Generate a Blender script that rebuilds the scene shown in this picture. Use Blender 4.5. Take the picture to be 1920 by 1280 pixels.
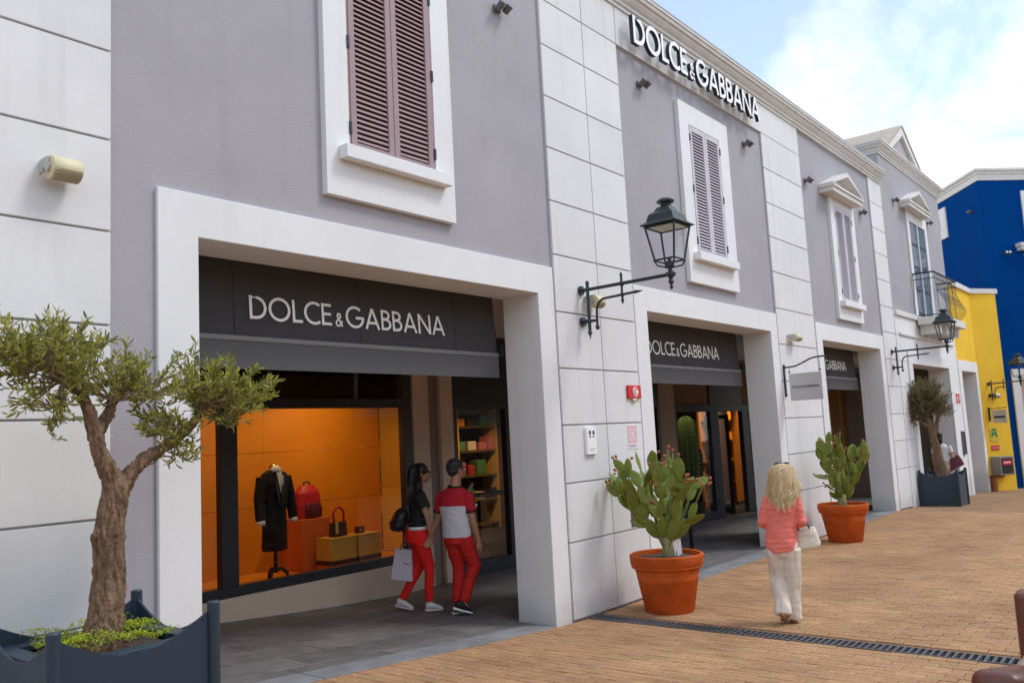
import bpy, bmesh, math, random
from mathutils import Vector, Matrix, noise
R = math.radians
for o in list(bpy.data.objects):
    bpy.data.objects.remove(o)
SC = bpy.context.scene
COL = SC.collection
rng = random.Random(7)

# ------------------------------------------------------------------ camera
cd = bpy.data.cameras.new('camera')
cam = bpy.data.objects.new('camera', cd)
COL.objects.link(cam)
PITCH, ROLL, YAW = 0.11283111, -0.05199135, 0.67607881
_d = Vector((math.cos(YAW) * math.cos(PITCH), math.sin(YAW) * math.cos(PITCH), math.sin(PITCH)))
_r = Vector((math.sin(YAW), -math.cos(YAW), 0))
_u = _r.cross(_d)
_r2 = _r * math.cos(ROLL) + _u * math.sin(ROLL)
_u2 = -_r * math.sin(ROLL) + _u * math.cos(ROLL)
_m = Matrix((_r2, _u2, -_d)).transposed().to_4x4()
_m.translation = Vector((0, 0, 1.85))
cam.matrix_world = _m
cd.sensor_width = 36
cd.lens = 36 * 1596.065 / 1920
cd.clip_start = 0.05
cd.clip_end = 900
cd.dof.use_dof = True
cd.dof.focus_distance = 7.5
cd.dof.aperture_fstop = 3.5
SC.camera = cam

# ------------------------------------------------------------------ world: bright broken cloud over blue
SUN_EL, SUN_AZ = 52, -52           # direction TO the sun: elevation, angle from +X towards +Y
world = bpy.data.worlds.new('World')
SC.world = world
world.use_nodes = True
wn, wl = world.node_tree.nodes, world.node_tree.links
wn.clear()
wout = wn.new('ShaderNodeOutputWorld')
sky = wn.new('ShaderNodeTexSky')
sky.sky_type = 'NISHITA'
sky.sun_disc = False
sky.sun_elevation = R(SUN_EL)
sky.sun_rotation = R(90 - SUN_AZ)
sky.air_density = 1.0
sky.dust_density = 0.6
sky.ozone_density = 1.6
bsky = wn.new('ShaderNodeBackground')
bsky.inputs[1].default_value = 0.14
wl.new(sky.outputs[0], bsky.inputs[0])
bcl = wn.new('ShaderNodeBackground')
bcl.inputs[0].default_value = (0.905, 0.952, 1.0, 1)
tc = wn.new('ShaderNodeTexCoord')
sep = wn.new('ShaderNodeSeparateXYZ')
wl.new(tc.outputs['Generated'], sep.inputs[0])
def wmath(op, a, b=None):
    n = wn.new('ShaderNodeMath'); n.operation = op
    for i, v in enumerate((a, b)):
        if v is None: continue
        if isinstance(v, (int, float)): n.inputs[i].default_value = v
        else: wl.new(v, n.inputs[i])
    return n.outputs[0]
zz = wmath('ADD', wmath('MAXIMUM', sep.outputs[2], 0.0), 0.28)
comb = wn.new('ShaderNodeCombineXYZ')
wl.new(wmath('DIVIDE', sep.outputs[0], zz), comb.inputs[0])
wl.new(wmath('DIVIDE', sep.outputs[1], zz), comb.inputs[1])
comb.inputs[2].default_value = 0.0
wmap = wn.new('ShaderNodeMapping')
wmap.inputs['Location'].default_value = (3.3, -1.2, 0)
wl.new(comb.outputs[0], wmap.inputs[0])
cn = wn.new('ShaderNodeTexNoise')
cn.inputs['Scale'].default_value = 1.7
cn.inputs['Detail'].default_value = 9
cn.inputs['Roughness'].default_value = 0.6
cn.inputs['Distortion'].default_value = 0.3
wl.new(wmap.outputs[0], cn.inputs['Vector'])
cr = wn.new('ShaderNodeValToRGB')
cr.color_ramp.elements[0].position = 0.42
cr.color_ramp.elements[1].position = 0.62
cr.color_ramp.elements[0].color = (0.22, 0.22, 0.22, 1)
wl.new(cn.outputs[0], cr.inputs[0])
cn2 = wn.new('ShaderNodeTexNoise')
cn2.inputs['Scale'].default_value = 4.5
cn2.inputs['Detail'].default_value = 8
wl.new(wmap.outputs[0], cn2.inputs['Vector'])
wl.new(wmath('ADD', wmath('MULTIPLY', cn2.outputs[0], 0.32), 0.72), bcl.inputs[1])
wmix = wn.new('ShaderNodeMixShader')
wl.new(cr.outputs[0], wmix.inputs[0])
wl.new(bsky.outputs[0], wmix.inputs[1])
wl.new(bcl.outputs[0], wmix.inputs[2])
wl.new(wmix.outputs[0], wout.inputs[0])

sl = bpy.data.lights.new('sun', 'SUN')
sl.energy = 0.95
sl.angle = R(16)
sl.color = (1.0, 0.97, 0.93)
sun = bpy.data.objects.new('sun', sl)
COL.objects.link(sun)
_sd = Vector((math.cos(R(SUN_EL)) * math.cos(R(SUN_AZ)), math.cos(R(SUN_EL)) * math.sin(R(SUN_AZ)), math.sin(R(SUN_EL))))
sun.rotation_euler = _sd.to_track_quat('Z', 'Y').to_euler()
SC.view_settings.view_transform = 'Standard'
SC.view_settings.look = 'None'
SC.view_settings.gamma = 1
SC.view_settings.use_curve_mapping = False
SC.view_settings.exposure = 0.79
SC.cycles.max_bounces = 8
SC.cycles.transparent_max_bounces = 12
SC.cycles.caustics_reflective = False
SC.cycles.caustics_refractive = False
SC.cycles.sample_clamp_indirect = 4
SC.cycles.use_denoising = True

# ------------------------------------------------------------------ materials
MATS = {}
def mat(name, col, rough=0.6, var=0.0, vscale=2.0, bump=0.0, bscale=60, metal=0.0, spec=0.5, rnd=0.0, streak=0.0, grime=0.0, dust=0.0, zstretch=1.0):
    if name in MATS: return MATS[name]
    m = bpy.data.materials.new(name); m.use_nodes = True
    n, l = m.node_tree.nodes, m.node_tree.links
    b = n['Principled BSDF']
    b.inputs['Roughness'].default_value = rough
    b.inputs['Metallic'].default_value = metal
    b.inputs['Specular IOR Level'].default_value = spec
    c4 = (*col, 1)
    b.inputs['Base Color'].default_value = c4
    geo = n.new('ShaderNodeNewGeometry')
    cur = None
    def scale_by(val):
        nonlocal cur
        mx = n.new('ShaderNodeMix'); mx.data_type = 'RGBA'; mx.blend_type = 'MULTIPLY'
        mx.inputs[0].default_value = 1
        if cur is None: mx.inputs[6].default_value = c4
        else: l.new(cur, mx.inputs[6])
        l.new(val, mx.inputs[7]); cur = mx.outputs[2]
    def mr(src, lo, hi, a=0.0, bb=1.0):
        k = n.new('ShaderNodeMapRange'); l.new(src, k.inputs[0])
        k.inputs[1].default_value = a; k.inputs[2].default_value = bb
        k.inputs[3].default_value = lo; k.inputs[4].default_value = hi
        return k.outputs[0]
    if var:
        t = n.new('ShaderNodeTexNoise'); t.inputs['Scale'].default_value = vscale; t.inputs['Detail'].default_value = 7
        t.inputs['Roughness'].default_value = 0.65
        if zstretch != 1:
            mp = n.new('ShaderNodeMapping'); mp.inputs['Scale'].default_value = (1, 1, zstretch); l.new(geo.outputs['Position'], mp.inputs[0]); l.new(mp.outputs[0], t.inputs['Vector'])
        else: l.new(geo.outputs['Position'], t.inputs['Vector'])
        scale_by(mr(t.outputs[0], 1 - var, 1 + var, 0.3, 0.7))
    if streak:
        mp = n.new('ShaderNodeMapping'); mp.inputs['Scale'].default_value = (6, 6, 0.35)
        l.new(geo.outputs['Position'], mp.inputs[0])
        t = n.new('ShaderNodeTexNoise'); t.inputs['Scale'].default_value = 1.0; t.inputs['Detail'].default_value = 4
        l.new(mp.outputs[0], t.inputs['Vector'])
        scale_by(mr(t.outputs[0], 1.0, 1 - streak, 0.56, 0.74))
    if grime:
        sp = n.new('ShaderNodeSeparateXYZ'); l.new(geo.outputs['Position'], sp.inputs[0])
        t = n.new('ShaderNodeTexNoise'); t.inputs['Scale'].default_value = 5; t.inputs['Detail'].default_value = 6
        l.new(geo.outputs['Position'], t.inputs['Vector'])
        ad = n.new('ShaderNodeMath'); ad.operation = 'ADD'
        l.new(sp.outputs[2], ad.inputs[0]); l.new(mr(t.outputs[0], -0.25, 0.25), ad.inputs[1])
        scale_by(mr(ad.outputs[0], 1 - grime, 1.0, 0.0, 0.3))
    if rnd:
        oi = n.new('ShaderNodeObjectInfo')
        scale_by(mr(oi.outputs['Random'], 1 - rnd, 1 + rnd))
    if dust:                                                  # pale lime bloom in patches
        t = n.new('ShaderNodeTexNoise'); t.inputs['Scale'].default_value = 6; t.inputs['Detail'].default_value = 9; t.inputs['Roughness'].default_value = 0.75
        l.new(geo.outputs['Position'], t.inputs['Vector'])
        mx = n.new('ShaderNodeMix'); mx.data_type = 'RGBA'; l.new(mr(t.outputs[0], 0, dust, 0.5, 0.72), mx.inputs[0])
        if cur is None: mx.inputs[6].default_value = c4
        else: l.new(cur, mx.inputs[6])
        mx.inputs[7].default_value = (0.55, 0.45, 0.38, 1); cur = mx.outputs[2]
    if cur is not None: l.new(cur, b.inputs['Base Color'])
    if bump:
        t = n.new('ShaderNodeTexNoise'); t.inputs['Scale'].default_value = bscale; t.inputs['Detail'].default_value = 5
        l.new(geo.outputs['Position'], t.inputs['Vector'])
        bp = n.new('ShaderNodeBump'); bp.inputs['Strength'].default_value = bump; bp.inputs['Distance'].default_value = 0.01
        l.new(t.outputs[0], bp.inputs['Height']); l.new(bp.outputs[0], b.inputs['Normal'])
    MATS[name] = m
    return m
def emit(name, col, s):
    m = mat(name, col)
    b = m.node_tree.nodes['Principled BSDF']
    b.inputs['Emission Color'].default_value = (*col, 1); b.inputs['Emission Strength'].default_value = s
    return m
def glassmat(name, tint=(0.96, 0.97, 0.97), ior=1.45):
    m = bpy.data.materials.new(name); m.use_nodes = True
    n, l = m.node_tree.nodes, m.node_tree.links
    n.clear()
    o = n.new('ShaderNodeOutputMaterial'); mx = n.new('ShaderNodeMixShader'); t = n.new('ShaderNodeBsdfTransparent')
    g = n.new('ShaderNodeBsdfGlossy'); f = n.new('ShaderNodeFresnel')
    f.inputs[0].default_value = ior; t.inputs[0].default_value = (*tint, 1); g.inputs['Roughness'].default_value = 0.0
    gb = n.new('ShaderNodeNewGeometry'); iv = n.new('ShaderNodeMath'); iv.operation = 'SUBTRACT'; iv.inputs[0].default_value = 1; l.new(gb.outputs['Backfacing'], iv.inputs[1])
    ml = n.new('ShaderNodeMath'); ml.operation = 'MULTIPLY'; l.new(f.outputs[0], ml.inputs[0]); l.new(iv.outputs[0], ml.inputs[1])
    l.new(ml.outputs[0], mx.inputs[0]); l.new(t.outputs[0], mx.inputs[1]); l.new(g.outputs[0], mx.inputs[2]); l.new(mx.outputs[0], o.inputs[0])
    MATS[name] = m
    return m
def leafmat(name, c1, c2, c3, scale=14, trans=0.35, rough=0.5):
    m = bpy.data.materials.new(name); m.use_nodes = True
    n, l = m.node_tree.nodes, m.node_tree.links
    b = n['Principled BSDF']; b.inputs['Roughness'].default_value = rough
    geo = n.new('ShaderNodeNewGeometry'); t = n.new('ShaderNodeTexNoise')
    t.inputs['Scale'].default_value = scale; t.inputs['Detail'].default_value = 3
    l.new(geo.outputs['Position'], t.inputs['Vector'])
    ri = n.new('ShaderNodeMath'); ri.operation = 'MULTIPLY_ADD'
    l.new(geo.outputs['Random Per Island'], ri.inputs[0]); ri.inputs[1].default_value = 0.5
    sc_ = n.new('ShaderNodeMath'); sc_.operation = 'MULTIPLY'; sc_.inputs[1].default_value = 0.5
    l.new(t.outputs[0], sc_.inputs[0]); l.new(sc_.outputs[0], ri.inputs[2])
    cr_ = n.new('ShaderNodeValToRGB')
    e = cr_.color_ramp.elements
    e[0].position = 0.22; e[0].color = (*c1, 1); e[1].position = 0.8; e[1].color = (*c3, 1)
    k = e.new(0.5); k.color = (*c2, 1)
    l.new(ri.outputs[0], cr_.inputs[0]); l.new(cr_.outputs[0], b.inputs['Base Color'])
    tr = n.new('ShaderNodeBsdfTranslucent'); l.new(cr_.outputs[0], tr.inputs[0])
    mx = n.new('ShaderNodeMixShader'); mx.inputs[0].default_value = trans
    l.new(b.outputs[0], mx.inputs[1]); l.new(tr.outputs[0], mx.inputs[2])
    l.new(mx.outputs[0], n['Material Output'].inputs[0])
    MATS[name] = m
    return m

M_GREY = mat('lilac grey plaster', (0.392, 0.376, 0.408), 0.9, 0.085, 0.8, 0.35, 90, spec=0.2, streak=0.06)
M_WHITE = mat('white painted plaster', (0.78, 0.785, 0.79), 0.85, 0.05, 0.9, 0.14, 110, spec=0.25, streak=0.06, grime=0.20)
M_PANEL = mat('white plaster panel', (0.735, 0.737, 0.74), 0.88, 0.055, 1.1, 0.14, 120, spec=0.2, rnd=0.03, streak=0.09, grime=0.22)
M_GROOVE = mat('panel joint', (0.50, 0.50, 0.51), 0.9)
M_CORN = mat('cornice stone', (0.70, 0.69, 0.67), 0.85, 0.06, 5, 0.2, 60, streak=0.08)
M_ROOFCAP = mat('roof metal', (0.35, 0.36, 0.37), 0.45, metal=0.6)
M_ROOFTILE = mat('roof tile', (0.42, 0.36, 0.30), 0.9, 0.15, 6, 0.3, 30)
M_AWN = mat('charcoal canvas', (0.066, 0.064, 0.069), 0.85, 0.05, 4, spec=0.2)
M_AWN2 = mat('grey awning bar', (0.20, 0.20, 0.205), 0.55)
M_LETTER = mat('white letter face', (0.90, 0.90, 0.89), 0.5)
M_LSIDE = mat('dark letter side', (0.012, 0.016, 0.03), 0.45)
M_IRON = mat('dark green iron paint', (0.020, 0.030, 0.034), 0.42, 0.15, 20, 0.1, 80)
M_IRON2 = mat('lamp hood paint', (0.026, 0.040, 0.042), 0.4, 0.2, 14, 0.1, 80)
M_FROST = mat('lamp diffuser', (0.62, 0.66, 0.60), 0.6)
M_SHUT = mat('mauve brown shutter paint', (0.33, 0.225, 0.235), 0.5, 0.05, 8, 0.05, 40)
M_SHUT2 = mat('pale lilac shutter paint', (0.57, 0.525, 0.59), 0.5, 0.05, 8, 0.05, 40)
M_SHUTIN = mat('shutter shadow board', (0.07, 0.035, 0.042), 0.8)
M_HINGE = mat('black hinge', (0.02, 0.02, 0.025), 0.5)
M_GLASS = glassmat('shop glass')
M_LAMPGLASS = glassmat('lamp glass', (0.97, 0.98, 0.99), 1.25)
M_FRAME = mat('anthracite frame', (0.030, 0.034, 0.042), 0.4)
M_PLINTH = mat('beige stone plinth', (0.82, 0.65, 0.50), 0.8, 0.06, 3, 0.1, 50)
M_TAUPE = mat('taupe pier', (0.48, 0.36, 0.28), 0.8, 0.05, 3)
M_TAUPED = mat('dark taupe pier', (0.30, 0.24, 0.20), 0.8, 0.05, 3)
M_SLAB = mat('grey paving slab', (0.150, 0.143, 0.14), 0.62, 0.24, 4.5, 0.25, 35, rnd=0.16, spec=0.35)
M_KERB = mat('blue grey threshold stone', (0.225, 0.232, 0.24), 0.7, 0.25, 3.5, 0.2, 40, rnd=0.14)
M_BED = mat('joint sand', (0.17, 0.115, 0.075), 0.95, 0.2, 20)
M_STEEL = mat('galvanised grate', (0.15, 0.145, 0.155), 0.5, 0.15, 20, metal=0.5)
M_BLACK = mat('black', (0.012, 0.012, 0.013), 0.6)
M_TERRA = mat('terracotta', (0.53, 0.098, 0.016), 0.8, 0.30, 4, 0.18, 70, spec=0.12, streak=0.10, dust=0.10)
M_SOIL = mat('pot soil', (0.09, 0.06, 0.05), 0.95, 0.4, 40, 0.9, 60)
M_PLANTER = mat('slate blue planter metal', (0.018, 0.036, 0.060), 0.5, 0.06, 4, spec=0.5)
M_PLANTERL = mat('grey planter side', (0.13, 0.12, 0.125), 0.45, 0.08, 4)
M_BARK = mat('olive bark', (0.19, 0.122, 0.080), 0.95, 0.6, 34, 1.0, 34, spec=0.1, zstretch=0.28)
M_CREAM = mat('cream plastic', (0.66, 0.60, 0.38), 0.5)
M_CREAMD = mat('cream grille', (0.36, 0.32, 0.22), 0.7)
M_SPOT = mat('grey spotlight', (0.15, 0.15, 0.16), 0.4, metal=0.3)
M_SKIN = mat('tan skin', (0.47, 0.235, 0.145), 0.5, 0.05, 12)
M_SKINL = mat('light skin', (0.60, 0.36, 0.26), 0.5, 0.05, 12)
M_YELLOW = mat('yellow render', (0.88, 0.55, 0.055), 0.95, 0.06, 1.5, 0.2, 60, spec=0.1, streak=0.08)
M_BLUE = mat('deep blue render', (0.0005, 0.050, 0.235), 0.95, 0.07, 1.5, 0.2, 60, spec=0.03, streak=0.12)
M_ORANGE = mat('orange display board', (0.68, 0.235, 0.004), 0.6, 0.04, 3)
M_MUST = mat('mustard panel', (0.60, 0.33, 0.03), 0.6, 0.05, 3)
M_INT = mat('dark interior', (0.05, 0.035, 0.028), 0.8)
M_INTW = mat('brown interior wall', (0.20, 0.11, 0.055), 0.7, 0.15, 3)
M_GOLD = mat('brass', (0.62, 0.44, 0.14), 0.3, metal=0.9)
M_REDP = mat('signal red', (0.60, 0.012, 0.02), 0.5)
M_SOFFIT = mat('arcade ceiling', (0.74, 0.72, 0.69), 0.9)

def brickmat():
    m = bpy.data.materials.new('tan paving brick'); m.use_nodes = True
    n, l = m.node_tree.nodes, m.node_tree.links
    b = n['Principled BSDF']; b.inputs['Roughness'].default_value = 0.82; b.inputs['Specular IOR Level'].default_value = 0.25
    geo = n.new('ShaderNodeNewGeometry'); oi = n.new('ShaderNodeObjectInfo')
    a = n.new('ShaderNodeMath'); a.operation = 'ADD'
    l.new(geo.outputs['Random Per Island'], a.inputs[0]); l.new(oi.outputs['Random'], a.inputs[1])
    fr = n.new('ShaderNodeMath'); fr.operation = 'FRACT'; l.new(a.outputs[0], fr.inputs[0])
    cr_ = n.new('ShaderNodeValToRGB'); e = cr_.color_ramp.elements
    e[0].position = 0; e[0].color = (0.375, 0.215, 0.110, 1); e[1].position = 1; e[1].color = (0.465, 0.285, 0.142, 1)
    k = e.new(0.45); k.color = (0.425, 0.250, 0.128, 1)
    k = e.new(0.8); k.color = (0.42, 0.235, 0.132, 1)
    l.new(fr.outputs[0], cr_.inputs[0])
    t = n.new('ShaderNodeTexNoise'); t.inputs['Scale'].default_value = 0.8; t.inputs['Detail'].default_value = 11; t.inputs['Roughness'].default_value = 0.7
    l.new(geo.outputs['Position'], t.inputs['Vector'])
    mr = n.new('ShaderNodeMapRange'); l.new(t.outputs[0], mr.inputs[0])
    mr.inputs[1].default_value = 0.3; mr.inputs[2].default_value = 0.7; mr.inputs[3].default_value = 0.70; mr.inputs[4].default_value = 1.20
    mx = n.new('ShaderNodeMix'); mx.data_type = 'RGBA'; mx.blend_type = 'MULTIPLY'; mx.inputs[0].default_value = 1
    l.new(cr_.outputs[0], mx.inputs[6]); l.new(mr.outputs[0], mx.inputs[7])
    t2 = n.new('ShaderNodeTexNoise'); t2.inputs['Scale'].default_value = 45; t2.inputs['Detail'].default_value = 5
    l.new(geo.outputs['Position'], t2.inputs['Vector'])
    mr2 = n.new('ShaderNodeMapRange'); l.new(t2.outputs[0], mr2.inputs[0])
    mr2.inputs[1].default_value = 0.3; mr2.inputs[2].default_value = 0.7; mr2.inputs[3].default_value = 0.82; mr2.inputs[4].default_value = 1.14
    mx2 = n.new('ShaderNodeMix'); mx2.data_type = 'RGBA'; mx2.blend_type = 'MULTIPLY'; mx2.inputs[0].default_value = 1
    l.new(mx.outputs[2], mx2.inputs[6]); l.new(mr2.outputs[0], mx2.inputs[7])
    l.new(mx2.outputs[2], b.inputs['Base Color'])
    bp = n.new('ShaderNodeBump'); bp.inputs['Strength'].default_value = 0.35; bp.inputs['Distance'].default_value = 0.006
    l.new(t2.outputs[0], bp.inputs['Height']); l.new(bp.outputs[0], b.inputs['Normal'])
    return m
M_BRICK = brickmat()

def farpavemat():
    m = bpy.data.materials.new('tan paving far'); m.use_nodes = True
    n, l = m.node_tree.nodes, m.node_tree.links
    b = n['Principled BSDF']; b.inputs['Roughness'].default_value = 0.85; b.inputs['Specular IOR Level'].default_value = 0.25
    geo = n.new('ShaderNodeNewGeometry'); sp = n.new('ShaderNodeSeparateXYZ'); cb = n.new('ShaderNodeCombineXYZ')
    l.new(geo.outputs['Position'], sp.inputs[0]); l.new(sp.outputs[1], cb.inputs[0]); l.new(sp.outputs[0], cb.inputs[1])
    br = n.new('ShaderNodeTexBrick'); l.new(cb.outputs[0], br.inputs['Vector'])
    br.inputs['Color1'].default_value = (0.30, 0.178, 0.10, 1); br.inputs['Color2'].default_value = (0.36, 0.22, 0.118, 1)
    br.inputs['Mortar'].default_value = (0.16, 0.095, 0.06, 1); br.inputs['Scale'].default_value = 1
    br.inputs['Mortar Size'].default_value = 0.005; br.inputs['Brick Width'].default_value = 0.21; br.inputs['Row Height'].default_value = 0.105
    t = n.new('ShaderNodeTexNoise'); t.inputs['Scale'].default_value = 1.1; t.inputs['Detail'].default_value = 9; t.inputs['Roughness'].default_value = 0.7
    l.new(geo.outputs['Position'], t.inputs['Vector'])
    mr = n.new('ShaderNodeMapRange'); l.new(t.outputs[0], mr.inputs[0])
    mr.inputs[1].default_value = 0.3; mr.inputs[2].default_value = 0.7; mr.inputs[3].default_value = 0.74; mr.inputs[4].default_value = 1.18
    mx = n.new('ShaderNodeMix'); mx.data_type = 'RGBA'; mx.blend_type = 'MULTIPLY'; mx.inputs[0].default_value = 1
    l.new(br.outputs[0], mx.inputs[6]); l.new(mr.outputs[0], mx.inputs[7]); l.new(mx.outputs[2], b.inputs['Base Color'])
    return m
M_FARPAVE = farpavemat()

# ------------------------------------------------------------------ mesh helpers
class MB:
    def __init__(s): s.v, s.f, s.m, s.mi, s.sm, s.smooth = [], [], [], 0, [], False
    def _f(s, idx): s.f.append(tuple(idx)); s.m.append(s.mi); s.sm.append(s.smooth)
    def box(s, x0, x1, y0, y1, z0, z1):
        return s.hexa([(x0, y0, z0), (x1, y0, z0), (x1, y1, z0), (x0, y1, z0), (x0, y0, z1), (x1, y0, z1), (x1, y1, z1), (x0, y1, z1)])
    def hexa(s, p):
        b = len(s.v); s.v += [tuple(q) for q in p]
        for q in ((0, 3, 2, 1), (4, 5, 6, 7), (0, 1, 5, 4), (1, 2, 6, 5), (2, 3, 7, 6), (3, 0, 4, 7)): s._f([b + i for i in q])
        return s
    def gbox(s, x0, x1, y0, y1, z1, dz=0.0, sink=0.05):      # box standing on the sloping ground
        a, c = zg(x0) + dz, zg(x1) + dz
        return s.hexa([(x0, y0, a - sink), (x1, y0, c - sink), (x1, y1, c - sink), (x0, y1, a - sink), (x0, y0, z1), (x1, y0, z1), (x1, y1, z1), (x0, y1, z1)])
    def obox(s, c, u, v, w):                                 # centre and three half axes
        c, u, v, w = map(Vector, (c, u, v, w))
        return s.hexa([c - u - v - w, c + u - v - w, c + u + v - w, c - u + v - w, c - u - v + w, c + u - v + w, c + u + v + w, c - u + v + w])
    def rings(s, rings, cap=True, closed=True):
        b = len(s.v); n = len(rings[0])
        for r_ in rings: s.v += [tuple(q) for q in r_]
        for i in range(len(rings) - 1):
            for j in range(n if closed else n - 1):
                k = (j + 1) % n
                s._f((b + i * n + j, b + i * n + k, b + (i + 1) * n + k, b + (i + 1) * n + j))
        if cap:
            s._f([b + j for j in range(n)][::-1]); s._f([b + (len(rings) - 1) * n + j for j in range(n)])
        return s
    def tube(s, pts, rad, seg=8, cap=True, rnd=False):
        pts = [Vector(p) for p in pts]
        if not hasattr(rad, '__len__'): rad = [rad] * len(pts)
        rad = list(rad)
        if rnd:                                              # hemispherical ends
            d0 = (pts[0] - pts[1]).normalized(); d1 = (pts[-1] - pts[-2]).normalized()
            pre = [(pts[0] + d0 * rad[0] * math.sin(a), rad[0] * math.cos(a)) for a in (1.35, 0.9, 0.45)]
            post = [(pts[-1] + d1 * rad[-1] * math.sin(a), rad[-1] * math.cos(a)) for a in (0.45, 0.9, 1.35)]
            pts = [q for q, _ in pre] + pts + [q for q, _ in post]; rad = [q for _, q in pre] + rad + [q for _, q in post]
        rings = []; up = None
        for i, p in enumerate(pts):
            t = (pts[min(i + 1, len(pts) - 1)] - pts[max(i - 1, 0)])
            t = t.normalized() if t.length > 1e-9 else Vector((0, 0, 1))
            if up is None:
                up = Vector((0, 0, 1)) if abs(t.z) < 0.9 else Vector((0, 1, 0))
            a = t.cross(up).normalized(); bb = a.cross(t).normalized(); up = bb
            rings.append([p + (a * math.cos(2 * math.pi * k / seg) + bb * math.sin(2 * math.pi * k / seg)) * rad[i] for k in range(seg)])
        return s.rings(rings, cap)
    def lathe(s, c, prof, seg=24, cap=True):                 # prof: (radius, z)
        rings = [[(c[0] + r_ * math.cos(2 * math.pi * k / seg), c[1] + r_ * math.sin(2 * math.pi * k / seg), c[2] + z) for k in range(seg)] for r_, z in prof]
        return s.rings(rings, cap)
    def loft(s, secs, seg=20, p=2.0, cap=True):              # secs: (centre, u half axis, v half axis), superellipse power p
        rings = []
        for c, u, v in secs:
            c, u, v = Vector(c), Vector(u), Vector(v); rr = []
            for k in range(seg):
                a = 2 * math.pi * k / seg; ca, sa = math.cos(a), math.sin(a)
                rr.append(c + u * math.copysign(abs(ca) ** (2 / p), ca) + v * math.copysign(abs(sa) ** (2 / p), sa))
            rings.append(rr)
        return s.rings(rings, cap)
    def ell(s, c, r_, seg=14, rot=None):
        c = Vector(c); n = 8
        rot = rot or Matrix.Identity(3); rings = []
        for i in range(n + 1):
            t = math.pi * (0.02 + 0.96 * i / n)
            rings.append([c + rot @ Vector((r_[0] * math.sin(t) * math.cos(2 * math.pi * k / seg), r_[1] * math.sin(t) * math.sin(2 * math.pi * k / seg), -r_[2] * math.cos(t))) for k in range(seg)])
        return s.rings(rings)
    def poly(s, pts, d):                                     # convex or simple polygon extruded by vector d
        b = len(s.v); n = len(pts); d = Vector(d); pts = [Vector(p) for p in pts]
        s.v += [tuple(p) for p in pts] + [tuple(p + d) for p in pts]
        s._f(range(b, b + n)); s._f(range(b + 2 * n - 1, b + n - 1, -1))
        for i in range(n):
            k = (i + 1) % n; s._f((b + i, b + n + i, b + n + k, b + k))
        return s
    def quad(s, a, b_, c, d):
        b = len(s.v); s.v += [tuple(a), tuple(b_), tuple(c), tuple(d)]; s._f((b, b + 1, b + 2, b + 3)); return s
    def mesh(s, name, off=Vector((0, 0, 0)), fix=True):
        me = bpy.data.meshes.new(name)
        me.from_pydata([(x - off[0], y - off[1], z - off[2]) for x, y, z in s.v], [], s.f)
        me.polygons.foreach_set('material_index', s.m)
        me.polygons.foreach_set('use_smooth', s.sm)
        if fix:
            bm = bmesh.new(); bm.from_mesh(me); bmesh.ops.recalc_face_normals(bm, faces=bm.faces); bm.to_mesh(me); bm.free()
        me.update(); return me

ORG = {}
def tag(o, label=None, cat=None, group=None, kind=None):
    if label: o['label'] = label
    if cat: o['category'] = cat
    if group: o['group'] = group
    if kind: o['kind'] = kind
    return o
def Thing(name, label, cat, loc=(0, 0, 0), rot=0.0, group=None, local=False):
    o = bpy.data.objects.new(name, None); COL.objects.link(o)
    o.location = loc; o.rotation_euler = (0, 0, rot); o.empty_display_size = 0.1
    ORG[o.name] = Vector((0, 0, 0)) if local else Vector(loc)
    return tag(o, label, cat, group)
def link(name, me, mats, parent=None, org=None):
    for m in (mats if isinstance(mats, (list, tuple)) else [mats]): me.materials.append(m)
    o = bpy.data.objects.new(name, me); COL.objects.link(o)
    if parent:
        o.parent = parent; ORG[o.name] = ORG[parent.name]
    else:
        o.location = org or (0, 0, 0); ORG[o.name] = Vector(org or (0, 0, 0))
    return o
def Obj(name, mb, mats, parent=None, org=None, bevel=0, smooth=None, fix=True, label=None):
    off = ORG[parent.name] if parent else Vector(org or (0, 0, 0))
    me = mb.mesh(name, off, fix)
    o = link(name, me, mats, parent, org)
    if bevel:
        b = o.modifiers.new('bevel', 'BEVEL'); b.width = bevel; b.segments = 2; b.limit_method = 'ANGLE'; b.angle_limit = R(40)
    if label: o['label'] = label
    return o
def Inst(name, me, parent, loc, rot=(0, 0, 0), sc=(1, 1, 1), world=True):
    o = bpy.data.objects.new(name, me); COL.objects.link(o); o.parent = parent
    off = ORG[parent.name] if world else Vector((0, 0, 0))
    o.location = Vector(loc) - off
    if isinstance(rot, Matrix): o.rotation_mode = 'QUATERNION'; o.rotation_quaternion = rot.to_quaternion()
    else: o.rotation_euler = rot
    o.scale = sc; ORG[o.name] = off
    return o
def copy_tree(o, parent=None):
    c = o.copy(); COL.objects.link(c); ORG[c.name] = ORG[o.name]
    if parent: c.parent = parent
    for ch in list(o.children): copy_tree(ch, c)
    return c
def Copy(o, loc, label, rot=None):
    c = copy_tree(o); c.location = loc
    if rot is not None: c.rotation_euler = (0, 0, rot)
    c['label'] = label
    return c
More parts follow.
